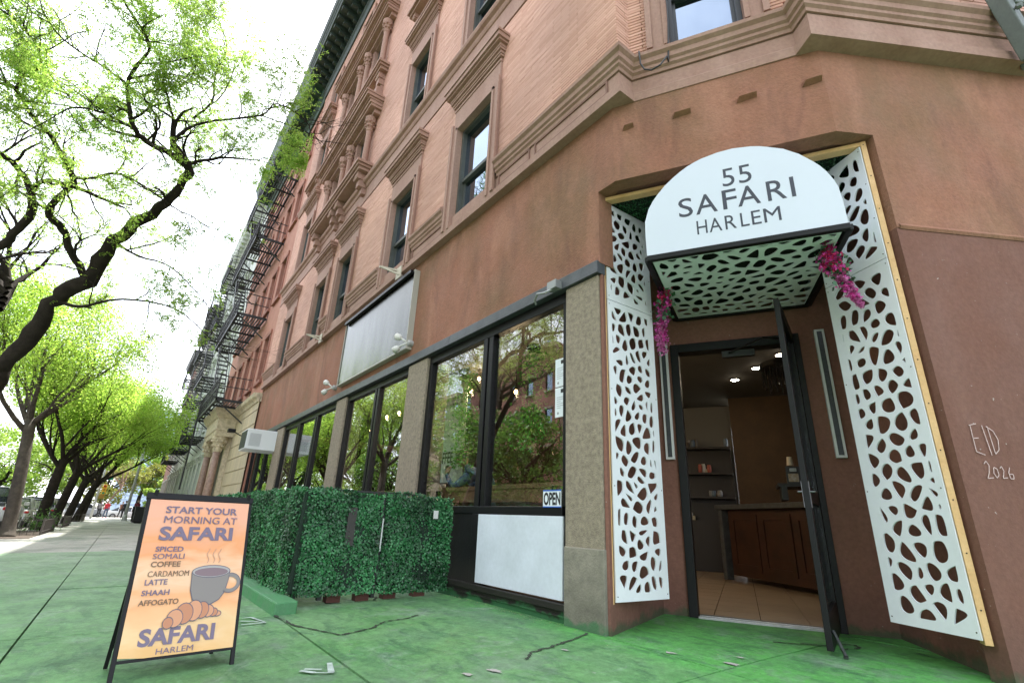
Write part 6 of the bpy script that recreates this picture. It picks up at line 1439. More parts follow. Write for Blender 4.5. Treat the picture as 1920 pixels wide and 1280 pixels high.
def big_locust():
    R = random.Random(21)
    t = thing('honeylocust_tree', 'big dark-limbed honeylocust with crooked branches and sparse lime leaves arching over the pavement', 'tree', (-15.2, -2.7, gz(-15, -2.7)))
    mb = MB(); tips = []
    tr = [(-15.2, -2.72, -.35, .36), (-15.1, -2.7, .1, .29), (-14.8, -2.72, 1.2, .26), (-14.4, -2.7, 2.3, .25)]
    def put(P, n=10, k=4):
        S_ = smooth(P, k); 
        S_ = [s+np.array([R.gauss(0, s[3]*.10), R.gauss(0, s[3]*.10), R.gauss(0, s[3]*.08), s[3]*R.gauss(0, .06)]) if 0 < i < len(S_)-1 else s for i, s in enumerate(S_)]
        mb.tube([s[:3] for s in S_], [max(.006, s[3]/2*.88) for s in S_], n); return S_
    D = lambda l: [(x, y, z, w_) for x, y, z, w_ in l]
    S0 = put([(a, b, c, 2*r) for a, b, c, r in tr]+[LIMBS['A'][0]], 14)
    # burls along the main limb
    for nm, l in LIMBS.items():
        l = D(l)
        if nm == 'H': l = [(-14.3, -2.75, 2.6, .22), (-13.9, -3.2, 4.2, .2)]+l
        S_ = put(l, 10 if l[0][3] > .08 else 7)
        for i in range(2, len(S_)):
            r = S_[i][3]/2
            pr_ = .35 if r > .06 else (.65 if r > .02 else .95)
            if r > .12: pr_ = .04
            if R.random() < pr_:
                d = Vector(S_[i][:3]-S_[i-1][:3]).normalized(); s = Vector((R.gauss(0, 1), R.gauss(0, 1), R.gauss(.15, .7)))
                s = (s-d*s.dot(d)).normalized()*.85+d*.55
                grow(mb, tips, S_[i][:3], s, R.uniform(.45, .95), max(.008, min(.03, r*.55)), 2, R, up=.1, wig=.28, kink=.62)
        grow(mb, tips, S_[-1][:3], Vector(S_[-1][:3]-S_[-2][:3]), .25 if nm in ('D', 'D2') else .9, max(.008, S_[-1][3]/2), 2, R, wig=.25, kink=.55)
    # crown over the roadway side, out of frame but reflected in the glass
    for k in range(6):
        a = rad(170+k*22); p = Vector((-13.6, -2.9, 4.4+.12*k)); grow(mb, tips, p, (cos(a)*.8, sin(a)*.9-.2, .75), 2.2, .07, 3, R, kink=.5)
    part('trunk', mb, BARK, t, smooth=True, fix=False)
    C = fronds(tips, R, 2)
    # keep it airy: clumps thinned by a noise field
    keep = np.array([noise.noise(Vector(c)*.9)+.22 > 0 and c[1] < -.150*c[0] and not (c[2] < 6.3 and c[1] > .75) for c in C]); C = C[keep]
    print('locust leaves', len(C), 'tips', len(tips))
    leaves('crown', C, .036, LEAF1, t, aspect=.5, flat=.6, kind='stuff')
    # leafy spray hanging in front of the green cornice
    tp = []
    m2 = MB()
    for p, r in (((-9.25, 1.1, 8.1), .3), ((-9.3, .9, 7.7), .3), ((-9.5, .6, 7.2), .25)):
        grow(m2, tp, p, (R.gauss(0, .4), .1, -.6), .22, .006, 1, R, up=-.2, kink=.7)
    part('twig', m2, BARK, t, fix=False)
    leaves('foliage', fronds(tp, R, 7), .038, LEAF1, t, aspect=.5, flat=.4, kind='stuff')
big_locust()
def street_tree(x, y, lean, h, seed, label, leafm=LEAF2, nleaf=24, lsize=.13, r0=.19, bare=3.2, spreadx=1.0, lev=3, group='street trees along the kerb', bark=BARK):
    R = random.Random(seed); z0 = gz(x, y) if abs(y) < 4 else -.6
    t = thing('street_tree', label, 'tree', (x, y, z0), group); mb = MB(); tips = []
    P = [(x, y, z0-.1, r0*1.5), (x+lean[0]*.15, y+lean[1]*.1, z0+.35, r0*1.08), (x+lean[0]*.5, y+lean[1]*.5, z0+bare*.55, r0), (x+lean[0], y+lean[1], z0+bare, r0*.9)]
    S_ = smooth(P, 4); mb.tube([s[:3] for s in S_], [s[3] for s in S_], 12)
    top = Vector(S_[-1][:3]); nl = 6
    for k in range(nl):
        a = 2*pi*k/nl+R.uniform(-.3, .3); e = R.uniform(.7, 1.3)
        grow(mb, tips, top-Vector((0, 0, R.uniform(0, .5))), (cos(a)*spreadx, sin(a)*.85, e), h*R.uniform(.34, .44), r0*.5, lev, R, up=.25, wig=.13, kink=.42)
    part('trunk', mb, bark, t, smooth=True, fix=False)
    C = spray(tips, R, nleaf, .36, .55)
    leaves('crown', C, lsize, leafm, t, aspect=.6, flat=.4, kind='stuff')
    return len(C)
tot = 0
rows = [(-22.4, -2.6, (-1.25, -.6), 6.2, 'street tree nearest the viewer with a thick straight grey-brown trunk at the left edge'),
        (-29.6, -2.6, (.0, .1), 6.4, 'second street tree down the kerb, dark trunk behind the low tree guard'),
        (-35.5, -2.6, (.2, .35), 6.8, 'third street tree down the kerb, bending towards the buildings'),
        (-42.0, -2.5, (.3, .4), 7.0, 'fourth street tree down the kerb, dark crooked trunk'),
        (-49.0, -2.4, (.3, .6), 7.4, 'fifth street tree down the kerb, leaning widest over the pavement'),
        (-58.0, -2.5, (.2, .3), 7.8, 'sixth street tree down the kerb, mostly hidden by the others')]
for k, (x, y, l, h, lb) in enumerate(rows):
    tot += street_tree(x, y, l, h, 40+k, lb, nleaf=(34, 32, 28, 25, 22, 16)[k], lsize=(.075, .09, .105, .12, .14, .18)[k], r0=(.17, .19, .19, .2, .22, .2)[k], bare=(3.7, 2.9, 2.8, 2.8, 2.9, 3)[k], bark=BARK2 if k == 0 else BARK)
# tree on the near kerb side for the reflections, and the park beyond the avenue
for k, (x, y) in enumerate(((1.5, -4.2),)):
    tot += street_tree(x, y, (.2, -.4), 7.5, 90+k, 'street tree behind the viewer, mirrored in the shop glass', nleaf=20, lsize=.12)
def mass_tree(x, y, z0, h, w_, seed, label, m, n, size, group='trees beyond the end of the street', trunk=True):
    R = random.Random(seed); r = np.random.default_rng(seed)
    t = thing('park_tree', label, 'tree', (x, y, z0), group); mb = MB(); tips = []
    mb.tube([(x, y, z0), (x+.2, y, z0+h*.25), (x+.1, y+.2, z0+h*.5)], [h*.03, h*.024, h*.012], 7)
    for k in range(7):
        a = 2*pi*k/7; grow(mb, tips, (x+.1, y, z0+h*(.25+.04*k)), (cos(a), sin(a), .8), h*.3, h*.012, 2, R, kink=.5)
    part('trunk', mb, BARK, t, fix=False)
    cl = []
    for k in range(26):
        v = r.normal(size=3); v /= np.linalg.norm(v); q = r.uniform(.35, 1)**.6
        cl.append((x+v[0]*w_*.5*q, y+v[1]*w_*.5*q, z0+h*.60+v[2]*h*.38*q, r.uniform(.10, .2)*w_))
    per = n//26; C = np.concatenate([np.array(c[:3])+(lambda g: g/np.linalg.norm(g, axis=1)[:, None]*r.uniform(.55, 1.05, per)[:, None])(r.normal(size=(per, 3)))*c[3]*np.array([1, 1, .7]) for c in cl])
    leaves('crown', C, size, m, t, aspect=.7, flat=.3, kind='stuff')
park = [(-95, -2.5, 10, 9, LEAF4, 'yellow-green tree closing the view beyond the crossing'), (-104, 2, 12, 9, LEAF3, 'rounded green tree beyond the crossing, behind the lamp post'),
        (-100, 6.5, 11, 9, LEAF4, 'olive tree beyond the crossing at the building line'), (-92, -8, 10, 9, LEAF3, 'light green tree left of the traffic signal'),
        (-112, -6, 13, 11, LEAF4, 'tall yellow-green tree in the second row of the park'), (-98, -14, 12, 11, LEAF3, 'broad bright tree at the park edge'), (-85, 4.6, 6.5, 4.6, LEAF3, 'small dense green tree at the foot of the last house')]
for k, (x, y, h, w_, m, lb) in enumerate(park): mass_tree(x, y, -1.0, h, w_, 200+k, lb, m, 5200, .34)
lbs = ['park tree across the street, nearest the picture edge', 'spreading park tree across the street behind the parked cars', 'rounded park tree across the street, third along', 'tall park tree across the street, fourth along', 'dense park tree across the street, fifth along', 'pale park tree across the street, sixth along', 'bushy park tree across the street, seventh along', 'last park tree across the street before the avenue']
for k in range(8): mass_tree(-30-k*8.0, -16.8-(k % 3)*1.2, -.6, 10.5+(k % 3), 8.8, 300+k, lbs[k], (LEAFX if k < 4 else LEAF3), 6000, .27, group='trees across the street')
for k in range(3): mass_tree(-6-k*8.0, -17.0, -.6, 7.5, 6.5, 330+k, ('tree across the street facing the cafe', 'tree across the street facing the paired upper windows', 'tree across the street facing the hedge')[k], LEAFX, 4500, .22, group='trees across the street')
print('street leaves', tot)
# bare brown tree near the signal
R = random.Random(8); t = thing('bare_tree', 'brown twiggy tree not yet in leaf behind the traffic signal', 'tree', (-84, -.6, -1)); mb = MB(); tp = []
mb.tube([(-84, -2.0, -1), (-84, -1.4, 1.2), (-84, -.6, 3.0)], [.14, .11, .08], 7)
for k in range(7): grow(mb, tp, (-84, -.7, 2.4+k*.15), (R.gauss(0, .4), .2+R.gauss(0, .5), 1), 2.0, .05, 3, R, kink=.4)
part('trunk', mb, mat('warm brown twigs', (.20, .13, .09), .9), t, fix=False)
# shrub and wire guard at the first tree pit
t = thing('shrub', 'small bright green shrub growing in the second tree pit', 'shrub', (-26.6, -2.5, gz(-26, -2.5))); c = np.array([-27.2, -2.3, gz(-27, -2.4)+.35])
leaves('foliage', c+RNG.normal(size=(420, 3))*np.array([.28, .25, .2]), .09, LEAFD, t, kind='stuff'); part('stem', MB().tube([(-27.2, -2.3, gz(-27, -2.3)-.02), (-27.2, -2.3, gz(-27, -2.3)+.4)], .02, 5), BARK, t)
def guard(x0, x1, y0, y1, label):
    t = thing('tree_guard', label, 'tree guard', ((x0+x1)/2, y1, gz(x0, y1)), 'low iron tree pit guards'); 
    Z = lambda x: gz(x, y1)
    for a, b in (((x0, y1), (x1, y1)), ((x0, y0), (x0, y1)), ((x1, y0), (x1, y1))):
        mb = MB(); L_ = math.dist(a, b); n = max(2, int(L_/.16))
        for h in (.12, .48): mb.bar((a[0], a[1], Z(a[0])+h), (b[0], b[1], Z(b[0])+h), .022)
        for k in range(n+1):
            x = a[0]+(b[0]-a[0])*k/n; y = a[1]+(b[1]-a[1])*k/n; mb.bar((x, y, Z(x)-.01), (x, y, Z(x)+.48), .014)
        part('rail_panel', mb, mat('dull brown iron', (.09, .075, .065), .6), t, kind='stuff')
    for x in (x0, x1): part('post', MB().bar((x, y1, Z(x)-.02), (x, y1, Z(x)+.55), .05), MT['dull brown iron'], t)
guard(-27.9, -23.6, -2.95, -1.95, 'low brown iron guard round the pit beside the thick trunk')
guard(-37.5, -33.5, -2.95, -2.05, 'low brown iron guard round the third tree pit'); guard(-51, -47.5, -2.95, -2.0, 'low brown iron guard round the fifth tree pit')
mb = MB()
for x0, x1 in ((-13.5, -11.2), (-23.5, -21), (-27.9, -23.7), (-37, -34)): mb.add([(x0, -2.95, gz(x0, -2.9)+.012), (x1, -2.95, gz(x1, -2.9)+.012), (x1, -1.95, gz(x1, -2)+.012), (x0, -1.95, gz(x0, -2)+.012)], [(0, 1, 2, 3)])
part('tree_pit', mb, DIRT, kind='structure', fix=False)

# ------------------------------------------------------------ cars
CARP = {}
def car(x, y, head, col, label, kind='suv', L=4.7, W=1.85, Hh=1.68, glass=(.02, .025, .03), z=None, group='cars parked along the kerb'):
    z = rz(x) if z is None else z; t = thing('parked_car', label, 'car', (x, y, z), group); ca_, sa_ = cos(rad(head)), sin(rad(head))
    def F(u, v, w_): return Vector((x+u*ca_-v*sa_, y+u*sa_+v*ca_, z+w_))
    # u: length (front +), v: half width, w: height. loft of cross-sections
    h = Hh
    if kind == 'suv': st = [(-.5, .34, .62, .86), (-.485, .26, .95*.66, .94), (-.46, .24, .66, .98), (-.3, .22, .66, 1), (0, .22, .66, 1), (.25, .22, .65, 1), (.40, .23, .60, .98), (.475, .26, .54, .92), (.5, .34, .46, .8)]
    else: st = [(-.5, .36, .58, .86), (-.48, .26, .62, .94), (-.3, .22, .64, 1), (0, .2, .62, 1), (.25, .2, .60, 1), (.42, .22, .52, .96), (.5, .34, .42, .8)]
    mb = MB(); n = 10; base = []
    for u, lo, hi, wd in st:
        hw = W/2*wd; zl, zh = lo*h*.75, hi*h; P = [(-hw*.86, zl), (-hw, zl+.12), (-hw, (zl+zh)/2), (-hw*.985, zh-.10), (-hw*.93, zh), (hw*.93, zh), (hw*.985, zh-.10), (hw, (zl+zh)/2), (hw, zl+.12), (hw*.86, zl)]
        b = len(mb.v); base.append(b); mb.v += [tuple(F(u*L, a, c)) for a, c in P]
    for b0, b1 in zip(base, base[1:]):
        for k in range(n): mb.f.append((b0+k, b0+(k+1) % n, b1+(k+1) % n, b1+k))
    mb.f.append(tuple(base[0]+k for k in range(n))[::-1]); mb.f.append(tuple(base[-1]+k for k in range(n)))
    cm = mat('car paint %s' % '-'.join('%02d' % int(c*99) for c in col), col, .3, coat=.8, spec=.6)
    bd = part('body', mb, cm, t, bevel=.03, smooth=True)
    if kind == 'suv': gs = [(-.47, .655, .80, .80), (-.44, .66, .99, .72), (.08, .66, .985, .74), (.27, .64, .66, .86)]
    else: gs = [(-.38, .62, .66, .86), (-.22, .62, .98, .70), (.06, .61, .98, .72), (.26, .59, .62, .86)]
    mb = MB(); base = []
    for u, lo, hi, wd in gs:
        b = len(mb.v); base.append(b); hw = W/2*wd; hb = W/2*.90; mb.v += [tuple(F(u*L, a, c*h)) for a, c in ((-hb, lo-.02), (-hw, hi), (hw, hi), (hb, lo-.02))]
    for b0, b1 in zip(base, base[1:]):
        for k in range(4): mb.f.append((b0+k, b0+(k+1) % 4, b1+(k+1) % 4, b1+k))
    mb.f.append((base[0], base[0]+1, base[0]+2, base[0]+3)); mb.f.append((base[-1]+3, base[-1]+2, base[-1]+1, base[-1]))
    part('windows', mb, mat('car glass', (.02, .026, .03), .08, spec=.9), t, bevel=.03)
    u0, u1 = gs[1][0]*L, gs[2][0]*L
    rf = MB().prism([(-W/2*.70, 0), (W/2*.70, 0), (W/2*.66, .035), (-W/2*.66, .035)], lambda a, b, d: F(d, a, gs[1][2]*h+b-.005), u0-.05, u1+.05)
    for uu_ in (u0+.05, (u0+u1)/2, u1-.02):
        for s in (-1, 1): rf.bar(F(uu_-.05, s*W/2*.91, .64*h), F(uu_, s*W/2*.715, gs[1][2]*h), .07, .05)
    part('roof', rf, cm, t, bevel=.01)
    for ux in (-.31, .31):
        for s in (-1, 1):
            c = F(ux*L, s*(W/2-.10), .33); ax = Vector((-sa_, ca_, 0))*s
            m3 = MB().tube([c-ax*.10, c-ax*.09, c+ax*.09, c+ax*.11], [.28, .33, .33, .28], 18); w0 = part('wheel', m3, mat('tyre', (.02, .02, .021), .8), t)
            part('rim', MB().tube([c+ax*.112, c+ax*.122], [.20, .17], 14), mat('alloy', (.4, .4, .42), .3, metal=.8), w0)
    RED_ = mat('tail lamp red', (.55, .015, .02), .2)
    for s in (-1, 1):
        part('tail_light', MB().box(-.500*L-.015, -.47*L, s*W*.43-.09, s*W*.43+.07, .52*h, .585*h, F), RED_, t, bevel=.02)
        part('headlight', MB().box(.485*L, .502*L, s*W*.36-.14, s*W*.36+.14, .40*h, .46*h, F), mat('lamp clear', (.7, .7, .72), .15), t, bevel=.02)
        part('mirror', MB().box(.16*L, .19*L, s*(W/2+.10)-.09, s*(W/2+.10)+.09, .62*h, .70*h, F), cm, t, bevel=.02)
    part('number_plate', MB().box(-.505*L-.02, -.495*L, -.22, .22, .42*h, .49*h, F), mat('plate yellow white', (.6, .55, .3), .5), t)
    part('bumper', MB().box(-.505*L, -.45*L, -W*.46, W*.46, .17*h, .30*h, F).box(.45*L, .5*L, -W*.44, W*.44, .17*h, .28*h, F), mat('bumper black', (.03, .03, .03), .6), t, bevel=.03)
    return t
WH = (.74, .75, .76); DK = (.03, .035, .045); SL_ = (.35, .37, .39)
car(-24.2, -4.35, 180, DK, 'dark parked car cut by the left edge of the picture')
car(-30.2, -4.35, 180, WH, 'white parked SUV with a red tail light behind the thick tree trunk', Hh=1.78)
car(-36.0, -4.35, 180, WH, 'white parked hatchback right behind the white SUV', kind='sedan', L=4.3, Hh=1.5)
car(-41.8, -4.35, 180, SL_, 'silver parked car seen between the second and third tree', kind='sedan', Hh=1.5)
car(-47.6, -4.35, 180, DK, 'dark parked SUV seen between the third and fourth tree'); car(-53.6, -4.35, 180, WH, 'white parked car near the end of the kerb', Hh=1.75)
car(-59.4, -4.35, 180, SL_, 'grey parked car last along the kerb', kind='sedan', Hh=1.5)
car(-38, -13.3, 0, WH, 'white van-like car parked across the street', Hh=1.9, L=5.2, z=-.55, group='cars parked across the street'); car(-46, -13.3, 0, (.25, .04, .04), 'dark red car parked across the street', z=-.6, group='cars parked across the street')
car(-12, -13.3, 0, (.05, .06, .09), 'navy car parked across the street, mirrored in the glass', z=-.4, group='cars parked across the street'); car(-20, -13.3, 0, WH, 'white car parked across the street, mirrored in the glass', z=-.45, group='cars parked across the street')
car(-79.5, .9, 90, WH, 'white car crossing the avenue at the end of the pavement', kind='sedan', Hh=1.45, z=rz(-77), group='cars at the far crossing')
car(-82, -3.6, 100, SL_, 'silver car at the far crossing behind the pedestrians', z=rz(-77), group='cars at the far crossing')
# ------------------------------------------------------------ signals, lamp post, signs, bins
GALV = mat('galvanised pole', (.45, .46, .46), .5, metal=.3, var=.2, vscale=4); YEL = mat('signal yellow', (.75, .38, .02), .5); SG = mat('street sign green', (.02, .22, .12), .5)
zc_ = gz(-66, -2.2)
t = thing('traffic_signal', 'galvanised traffic signal pole with yellow heads and green street sign at the far corner', 'traffic light', (-66, -2.0, zc_))
part('pole', MB().tube([(-66, -2.15, zc_-.05), (-66, -2.15, zc_+6.4)], [.11, .07], 10), GALV, t, smooth=True)
part('mast_arm', MB().tube([(-66, -2.15, 3.7), (-66, -3.2, 4.3), (-66, -4.6, 4.5)], .04, 8).tube([(-66, -2.15, 5.0), (-66, -1.6, 5.0), (-66, -2.9, 5.0)], .03, 6), GALV, t)
def shead(y, z, lab):
    hd = part('signal_head', MB().box(-66.15, -65.85, y-.17, y+.17, z-.5, z+.5), YEL, t, bevel=.02)
    for k, c in enumerate(((.4, .02, .01), (.35, .2, .02), (.02, .25, .1))): part('lens', MB().lathe((-65.84, y, z+.32-.32*k), [(.11, 0), (.11, .02)], 12, 'x'), mat('signal lens %d' % k, c, .3), hd)
shead(-2.65, 2.6, 'a'); shead(-1.75, 2.2, 'b'); shead(-3.1, 3.3, 'c')
part('street_sign', MB().box(-66.03, -65.97, -2.1, -1.3, 3.15, 3.42), SG, t); part('walk_signal', MB().box(-66.1, -65.8, -2.0, -1.6, 1.35, 1.75), mat('walk box', (.3, .16, .02), .5), t)
zl_ = gz(-54, .9)
t = thing('lamp_post', 'thick pale lamp post beside the black bins', 'lamp post', (-54, .55, zl_)); part('base', MB().lathe((-54, .45, zl_-.02), [(.2, 0), (.18, .3), (.13, .5)], 12), GALV, t)
part('pole', MB().tube([(-54, .45, zl_+.45), (-54, .45, zl_+6.5)], [.12, .08], 10), GALV, t, smooth=True); part('arm', MB().tube([(-54, .45, zl_+6.4), (-54, -.6, zl_+6.9), (-54, -1.8, zl_+6.8)], .04, 6), GALV, t); part('lantern', MB().box(-54.12, -53.88, -2.4, -1.8, zl_+6.7, zl_+6.85), GALV, t, bevel=.03)
for k, (x, y, lb) in enumerate(((-44, 1.15, 'black wheeled bin nearest the sandwich board on the far pavement'), (-46.2, 1.05, 'black wheeled bin behind the first, close to the lamp post'), (-42.6, 1.75, 'black wheeled bin against the railings'))):
    z = gz(x, y); t = thing('wheeled_bin', lb, 'bin', (x, y, z), 'black bins on the far pavement')
    BK_ = mat('bin black plastic', (.012, .013, .014), .45)
    part('body', MB().add([(x-.3, y-.28, z+.08), (x+.3, y-.28, z+.08), (x+.3, y+.28, z+.08), (x-.3, y+.28, z+.08), (x-.36, y-.34, z+1.0), (x+.36, y-.34, z+1.0), (x+.36, y+.34, z+1.0), (x-.36, y+.34, z+1.0)], [(0, 1, 2, 3), (4, 5, 6, 7), (0, 1, 5, 4), (1, 2, 6, 5), (2, 3, 7, 6), (3, 0, 4, 7)]), BK_, t, bevel=.02)
    part('lid', MB().box(x-.39, x+.39, y-.37, y+.37, z+1.0, z+1.08), BK_, t, bevel=.02); part('wheel', MB().tube([(x-.3, y-.2, z+.1), (x-.3, y+.2, z+.1)], .1, 10), BLACK, t)
t = thing('area_railing', 'dark iron railing along the house fronts past the porch', 'railing', (-40, 2.2, 0)); mb = MB()
for k in range(90):
    x = -33-k*.4; mb.bar((x, 2.15, gz(x, 2.1)-.03), (x, 2.15, gz(x, 2.1)+.95), .022)
part('bar', mb, IRON, t, kind='stuff'); part('rail', MB().bar((-33, 2.15, gz(-33, 2.1)+.9), (-69, 2.15, gz(-69, 2.1)+.9), .04), IRON, t)
part('post', MB().bar((-33, 2.15, gz(-33, 2.1)-.03), (-33, 2.15, gz(-33, 2.1)+1.05), .07), IRON, t)

# ------------------------------------------------------------ people
SKIN = mat('skin', (.42, .25, .18), .5); HAIR = mat('dark hair', (.015, .011, .009), .5)
def skin_body(name, verts, edges, radii, m, parent, root=0, sub=2):
    me = bpy.data.meshes.new(name); off = orig(parent); me.from_pydata([tuple(Vector(v)-off) for v in verts], edges, []); me.materials.append(m)
    o = bpy.data.objects.new(name, me); link(o, parent); ORI[o.name] = off
    me.skin_vertices.new() if hasattr(me.skin_vertices, 'new') and not me.skin_vertices else None
    md = o.modifiers.new('skin', 'SKIN'); 
    if not me.skin_vertices:
        bm = bmesh.new(); bm.from_mesh(me); bm.verts.layers.skin.verify(); bm.to_mesh(me); bm.free()
    sv = me.skin_vertices[0].data
    for i, r in enumerate(radii): sv[i].radius = (r, r) if not isinstance(r, tuple) else r; sv[i].use_root = i == root
    md.use_smooth_shade = True; s = o.modifiers.new('sub', 'SUBSURF'); s.levels = sub; s.render_levels = sub
    return o
def walker(x, y, head, label, top, legs, z=None, hgt=1.7, stride=.22, arm=.2):
    z = gz(x, y) if z is None else z; t = thing('person', label, 'person', (x, y, z)); a = rad(head); k = hgt/1.7
    def P(f, s, h): return (x+(f*cos(a)-s*sin(a))*k, y+(f*sin(a)+s*cos(a))*k, z+h*k)
    V = [P(0, 0, .93), P(0, 0, 1.12), P(.0, 0, 1.32), P(.0, 0, 1.44), P(.01, 0, 1.50),
         P(.0, .09, .88), P(stride*.5, .10, .48), P(stride*.75, .10, .08), P(stride*.75+.14, .10, .04),
         P(0, -.09, .88), P(-stride*.3, -.10, .48), P(-stride*.95, -.10, .10), P(-stride*.95+.14, -.10, .04),
         P(0, .17, 1.38), P(-arm*.5, .22, 1.12), P(-arm*.2, .23, .88), P(-arm*.1, .23, .80),
         P(0, -.17, 1.38), P(arm*.5, -.22, 1.12), P(arm*1.1, -.22, .92), P(arm*1.4, -.22, .87)]
    E_ = [(0, 1), (1, 2), (2, 3), (3, 4), (0, 5), (5, 6), (6, 7), (7, 8), (0, 9), (9, 10), (10, 11), (11, 12), (2, 13), (13, 14), (14, 15), (15, 16), (2, 17), (17, 18), (18, 19), (19, 20)]
    Rr = [.13, .125, .15, .065, .055, .09, .062, .045, .04, .09, .062, .045, .04, .065, .045, .035, .03, .065, .045, .035, .03]
    skin_body('body', V, E_, [r*k for r in Rr], top, t, sub=1)
    hc = P(.02, 0, 1.62); part('head', MB().ball(hc, .10*k, 8, (1, .85, 1.18)).ball(P(.115, 0, 1.61), .018*k, 4), SKIN, t, smooth=True); part('hair', MB().ball((hc[0]-.015*cos(a), hc[1]-.015*sin(a), hc[2]+.03*k), .106*k, 8, (1, .9, 1.05)), HAIR, t, smooth=True)
    LG = [V[0], V[5], V[6], V[7], V[9], V[10], V[11]]
    skin_body('trousers', LG, [(0, 1), (1, 2), (2, 3), (0, 4), (4, 5), (5, 6)], [.14*k, .10*k, .072*k, .06*k, .10*k, .072*k, .06*k], legs, t, sub=1)
REDJ = mat('red jacket', (.55, .03, .05), .7); NAVY = mat('navy cloth', (.02, .025, .045), .8); JEAN = mat('blue jeans', (.08, .11, .18), .8); GREYJ = mat('grey coat', (.2, .2, .21), .8); DKT = mat('dark trousers', (.02, .02, .025), .8)
walker(-69.5, -1.15, 10, 'pedestrian in a red jacket walking at the far crossing', REDJ, JEAN); walker(-70.5, -1.75, 170, 'pedestrian in dark clothes left of the red jacket', GREYJ, DKT)
walker(-66.0, .35, 185, 'pedestrian in navy standing near the lamp post at the far crossing', NAVY, DKT, stride=.1)
walker(-74, .1, 30, 'small figure in brown farther across the avenue', mat('brown coat', (.2, .09, .05), .8), DKT)
walker(-57.5, 1.15, 15, 'pedestrian with a burgundy top walking beyond the bins', mat('burgundy', (.14, .02, .04), .8), DKT)
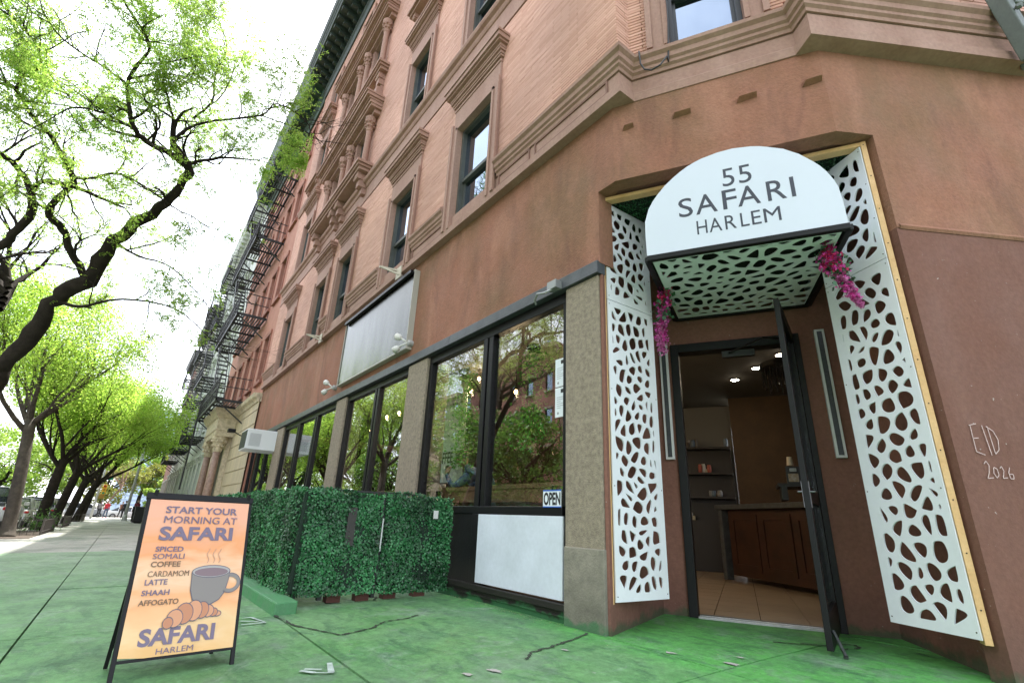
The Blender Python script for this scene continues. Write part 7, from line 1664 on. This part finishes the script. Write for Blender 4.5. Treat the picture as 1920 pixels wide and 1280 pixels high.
# customer at the window bar: seated, leaning on his elbow, looking down to the left
def customer():
    t = thing('person', 'dark-haired customer in a denim shirt leaning on one hand at the window bar', 'person', (-6.15, 4.1, .8))
    o = Vector((-6.42, 3.93, 0))
    V = [(-6.02, 4.10, .86), (-6.06, 4.08, 1.05), (-6.16, 4.03, 1.28), (-6.27, 3.99, 1.43), (-6.36, 3.95, 1.505), (-6.42, 3.93, 1.56),
         (-6.20, 3.83, 1.37), (-6.26, 3.68, 1.24), (-6.42, 3.68, 1.30), (-6.60, 3.72, 1.43),
         (-6.12, 4.22, 1.34), (-6.22, 4.24, 1.16), (-6.45, 4.02, 1.235),
         (-6.10, 3.98, .80), (-6.50, 3.95, .80), (-6.52, 3.95, .40), (-6.60, 3.94, .30), (-6.10, 4.22, .80), (-6.50, 4.25, .80), (-6.52, 4.25, .40), (-6.60, 4.26, .30)]
    E_ = [(0, 1), (1, 2), (2, 3), (3, 4), (4, 5), (3, 6), (6, 7), (7, 8), (8, 9), (3, 10), (10, 11), (11, 12), (0, 13), (13, 14), (14, 15), (15, 16), (0, 17), (17, 18), (18, 19), (19, 20)]
    Rr = [.15, .145, .155, .11, .06, .055, .07, .052, .042, .030, .07, .05, .035, .095, .075, .055, .045, .095, .075, .055, .045]
    skin_body('body', V, E_, Rr, mat('denim shirt', (.05, .09, .17), .8, var=.2, vscale=20), t)
    part('collar', MB().lathe((-6.35, 3.955, 1.475), [(.075, 0), (.07, .04), (.062, .055)], 14), MT['denim shirt'], t)
    H = Vector((-6.47, 3.90, 1.655))
    fw = Vector((-.80, -.30, -.45)).normalized(); sd_ = fw.cross(Vector((0, 0, 1))).normalized(); up_ = sd_.cross(fw).normalized()
    def G(f, s, u): return H+fw*f+sd_*s+up_*u
    # head: deformed sphere with brow, nose, chin, ears
    prof = MB(); N1, N2 = 18, 14
    for i in range(N2+1):
        th = pi*i/N2
        for j in range(N1):
            ph = 2*pi*j/N1; f, s, u = sin(th)*cos(ph), sin(th)*sin(ph), -cos(th)
            r_ = .10; F_ = f*r_*1.0; S_ = s*r_*.78; U_ = u*r_*1.22
            if f > 0 and u < -.1: S_ *= 1+.35*u; F_ *= 1.0+.05*(-u)
            if f < 0 and u < -.3: F_ *= .75
            if f > .8 and abs(u) < .15: F_ -= .006
            prof.v.append(tuple(G(F_, S_, U_)))
    for i in range(N2):
        for j in range(N1): a_ = i*N1+j; b_ = i*N1+(j+1) % N1; prof.f.append((a_, b_, b_+N1, a_+N1))
    part('head', prof, SKIN, t, smooth=True)
    part('nose', MB().add([G(.095, -.014, -.025), G(.095, .014, -.025), G(.122, 0, -.022), G(.098, 0, .025)], [(0, 1, 2), (0, 2, 3), (1, 3, 2), (0, 3, 1)]), SKIN, t, smooth=True)
    for s in (-1, 1):
        part('ear', MB().ball(tuple(G(-.01, s*.080, -.005)), .026, 6, (1, .5, 1.2)), SKIN, t, smooth=True)
        part('eye', MB().ball(tuple(G(.086, s*.032, .012)), .011, 5), mat('eye white', (.5, .48, .45), .3), t)
        part('eyebrow', MB().bar(G(.094, s*.015, .03), G(.082, s*.052, .032), .009), HAIR, t)
    part('mouth', MB().bar(G(.094, -.022, -.058), G(.094, .022, -.058), .007), mat('lips', (.35, .12, .10), .5), t)
    hm = MB()
    for i in range(N2+1):
        th = pi*i/N2
        for j in range(N1):
            ph = 2*pi*j/N1; f, s, u = sin(th)*cos(ph), sin(th)*sin(ph), -cos(th); r_ = .108+.006*sin(ph*9+th*7)
            hm.v.append(tuple(G(f*r_*1.0-.012, s*r_*.82, max(u, -.35 if f < .2 else .38-.5*(1-f))*r_*1.18+.010)))
    for i in range(N2):
        for j in range(N1): a_ = i*N1+j; b_ = i*N1+(j+1) % N1; hm.f.append((a_, b_, b_+N1, a_+N1))
    part('hair', hm, HAIR, t, smooth=True)
    # hand under the chin: palm plus five bent fingers
    w_ = Vector((-6.60, 3.72, 1.43)); dr = Vector((-.05, .35, .85)).normalized(); px_ = Vector((-1, .1, 0)).normalized()
    part('hand', MB().tube([w_-dr*.02, w_+dr*.03, w_+dr*.075], [.024, .036, .034], 10), SKIN, t, smooth=True)
    for q in range(4):
        b_ = w_+dr*.075+px_*(.026-.017*q); ln = (.030, .036, .034, .026)[q]; c_ = b_+dr*ln; e_ = c_+(dr*.3+Vector((.7, .6, -.2))).normalized()*ln*.9; g_ = e_+(Vector((.8, .5, -.7))).normalized()*ln*.6
        part('finger', MB().tube([b_-dr*.01, c_, e_, g_], [.0095, .009, .008, .0065], 8), SKIN, t, smooth=True)
    b_ = w_+dr*.02-px_*.028; part('thumb', MB().tube([b_, b_+(dr*.6-px_*.8).normalized()*.035, b_+(dr*.9-px_*.4).normalized()*.065], [.012, .011, .008], 8), SKIN, t, smooth=True)
    st = thing('bar_stool', 'round black bar stool under the seated customer', 'stool', (-6.03, 4.1, 0)); part('seat', MB().lathe((-6.03, 4.1, .68), [(.17, 0), (.18, .02), (.17, .05)], 18), BLACK, st)
    for k in range(4):
        a_ = pi/4+k*pi/2; part('leg', MB().bar((-6.03+.12*cos(a_), 4.1+.12*sin(a_), .68), (-6.03+.2*cos(a_), 4.1+.2*sin(a_), .016), .022), BLACK, st)
    t2 = thing('coffee_cup', 'white coffee cup on the window bar beside the customer', 'cup', (-6.75, 3.8, 1.22)); part('cup', MB().lathe((-6.78, 3.78, 1.22), [(.025, 0), (.04, .03), (.042, .07)], 14), WHITE, t2, smooth=True); part('handle', MB().tube([(-6.74, 3.78, 1.235), (-6.715, 3.78, 1.25), (-6.74, 3.78, 1.275)], .005, 6), WHITE, t2)
customer()
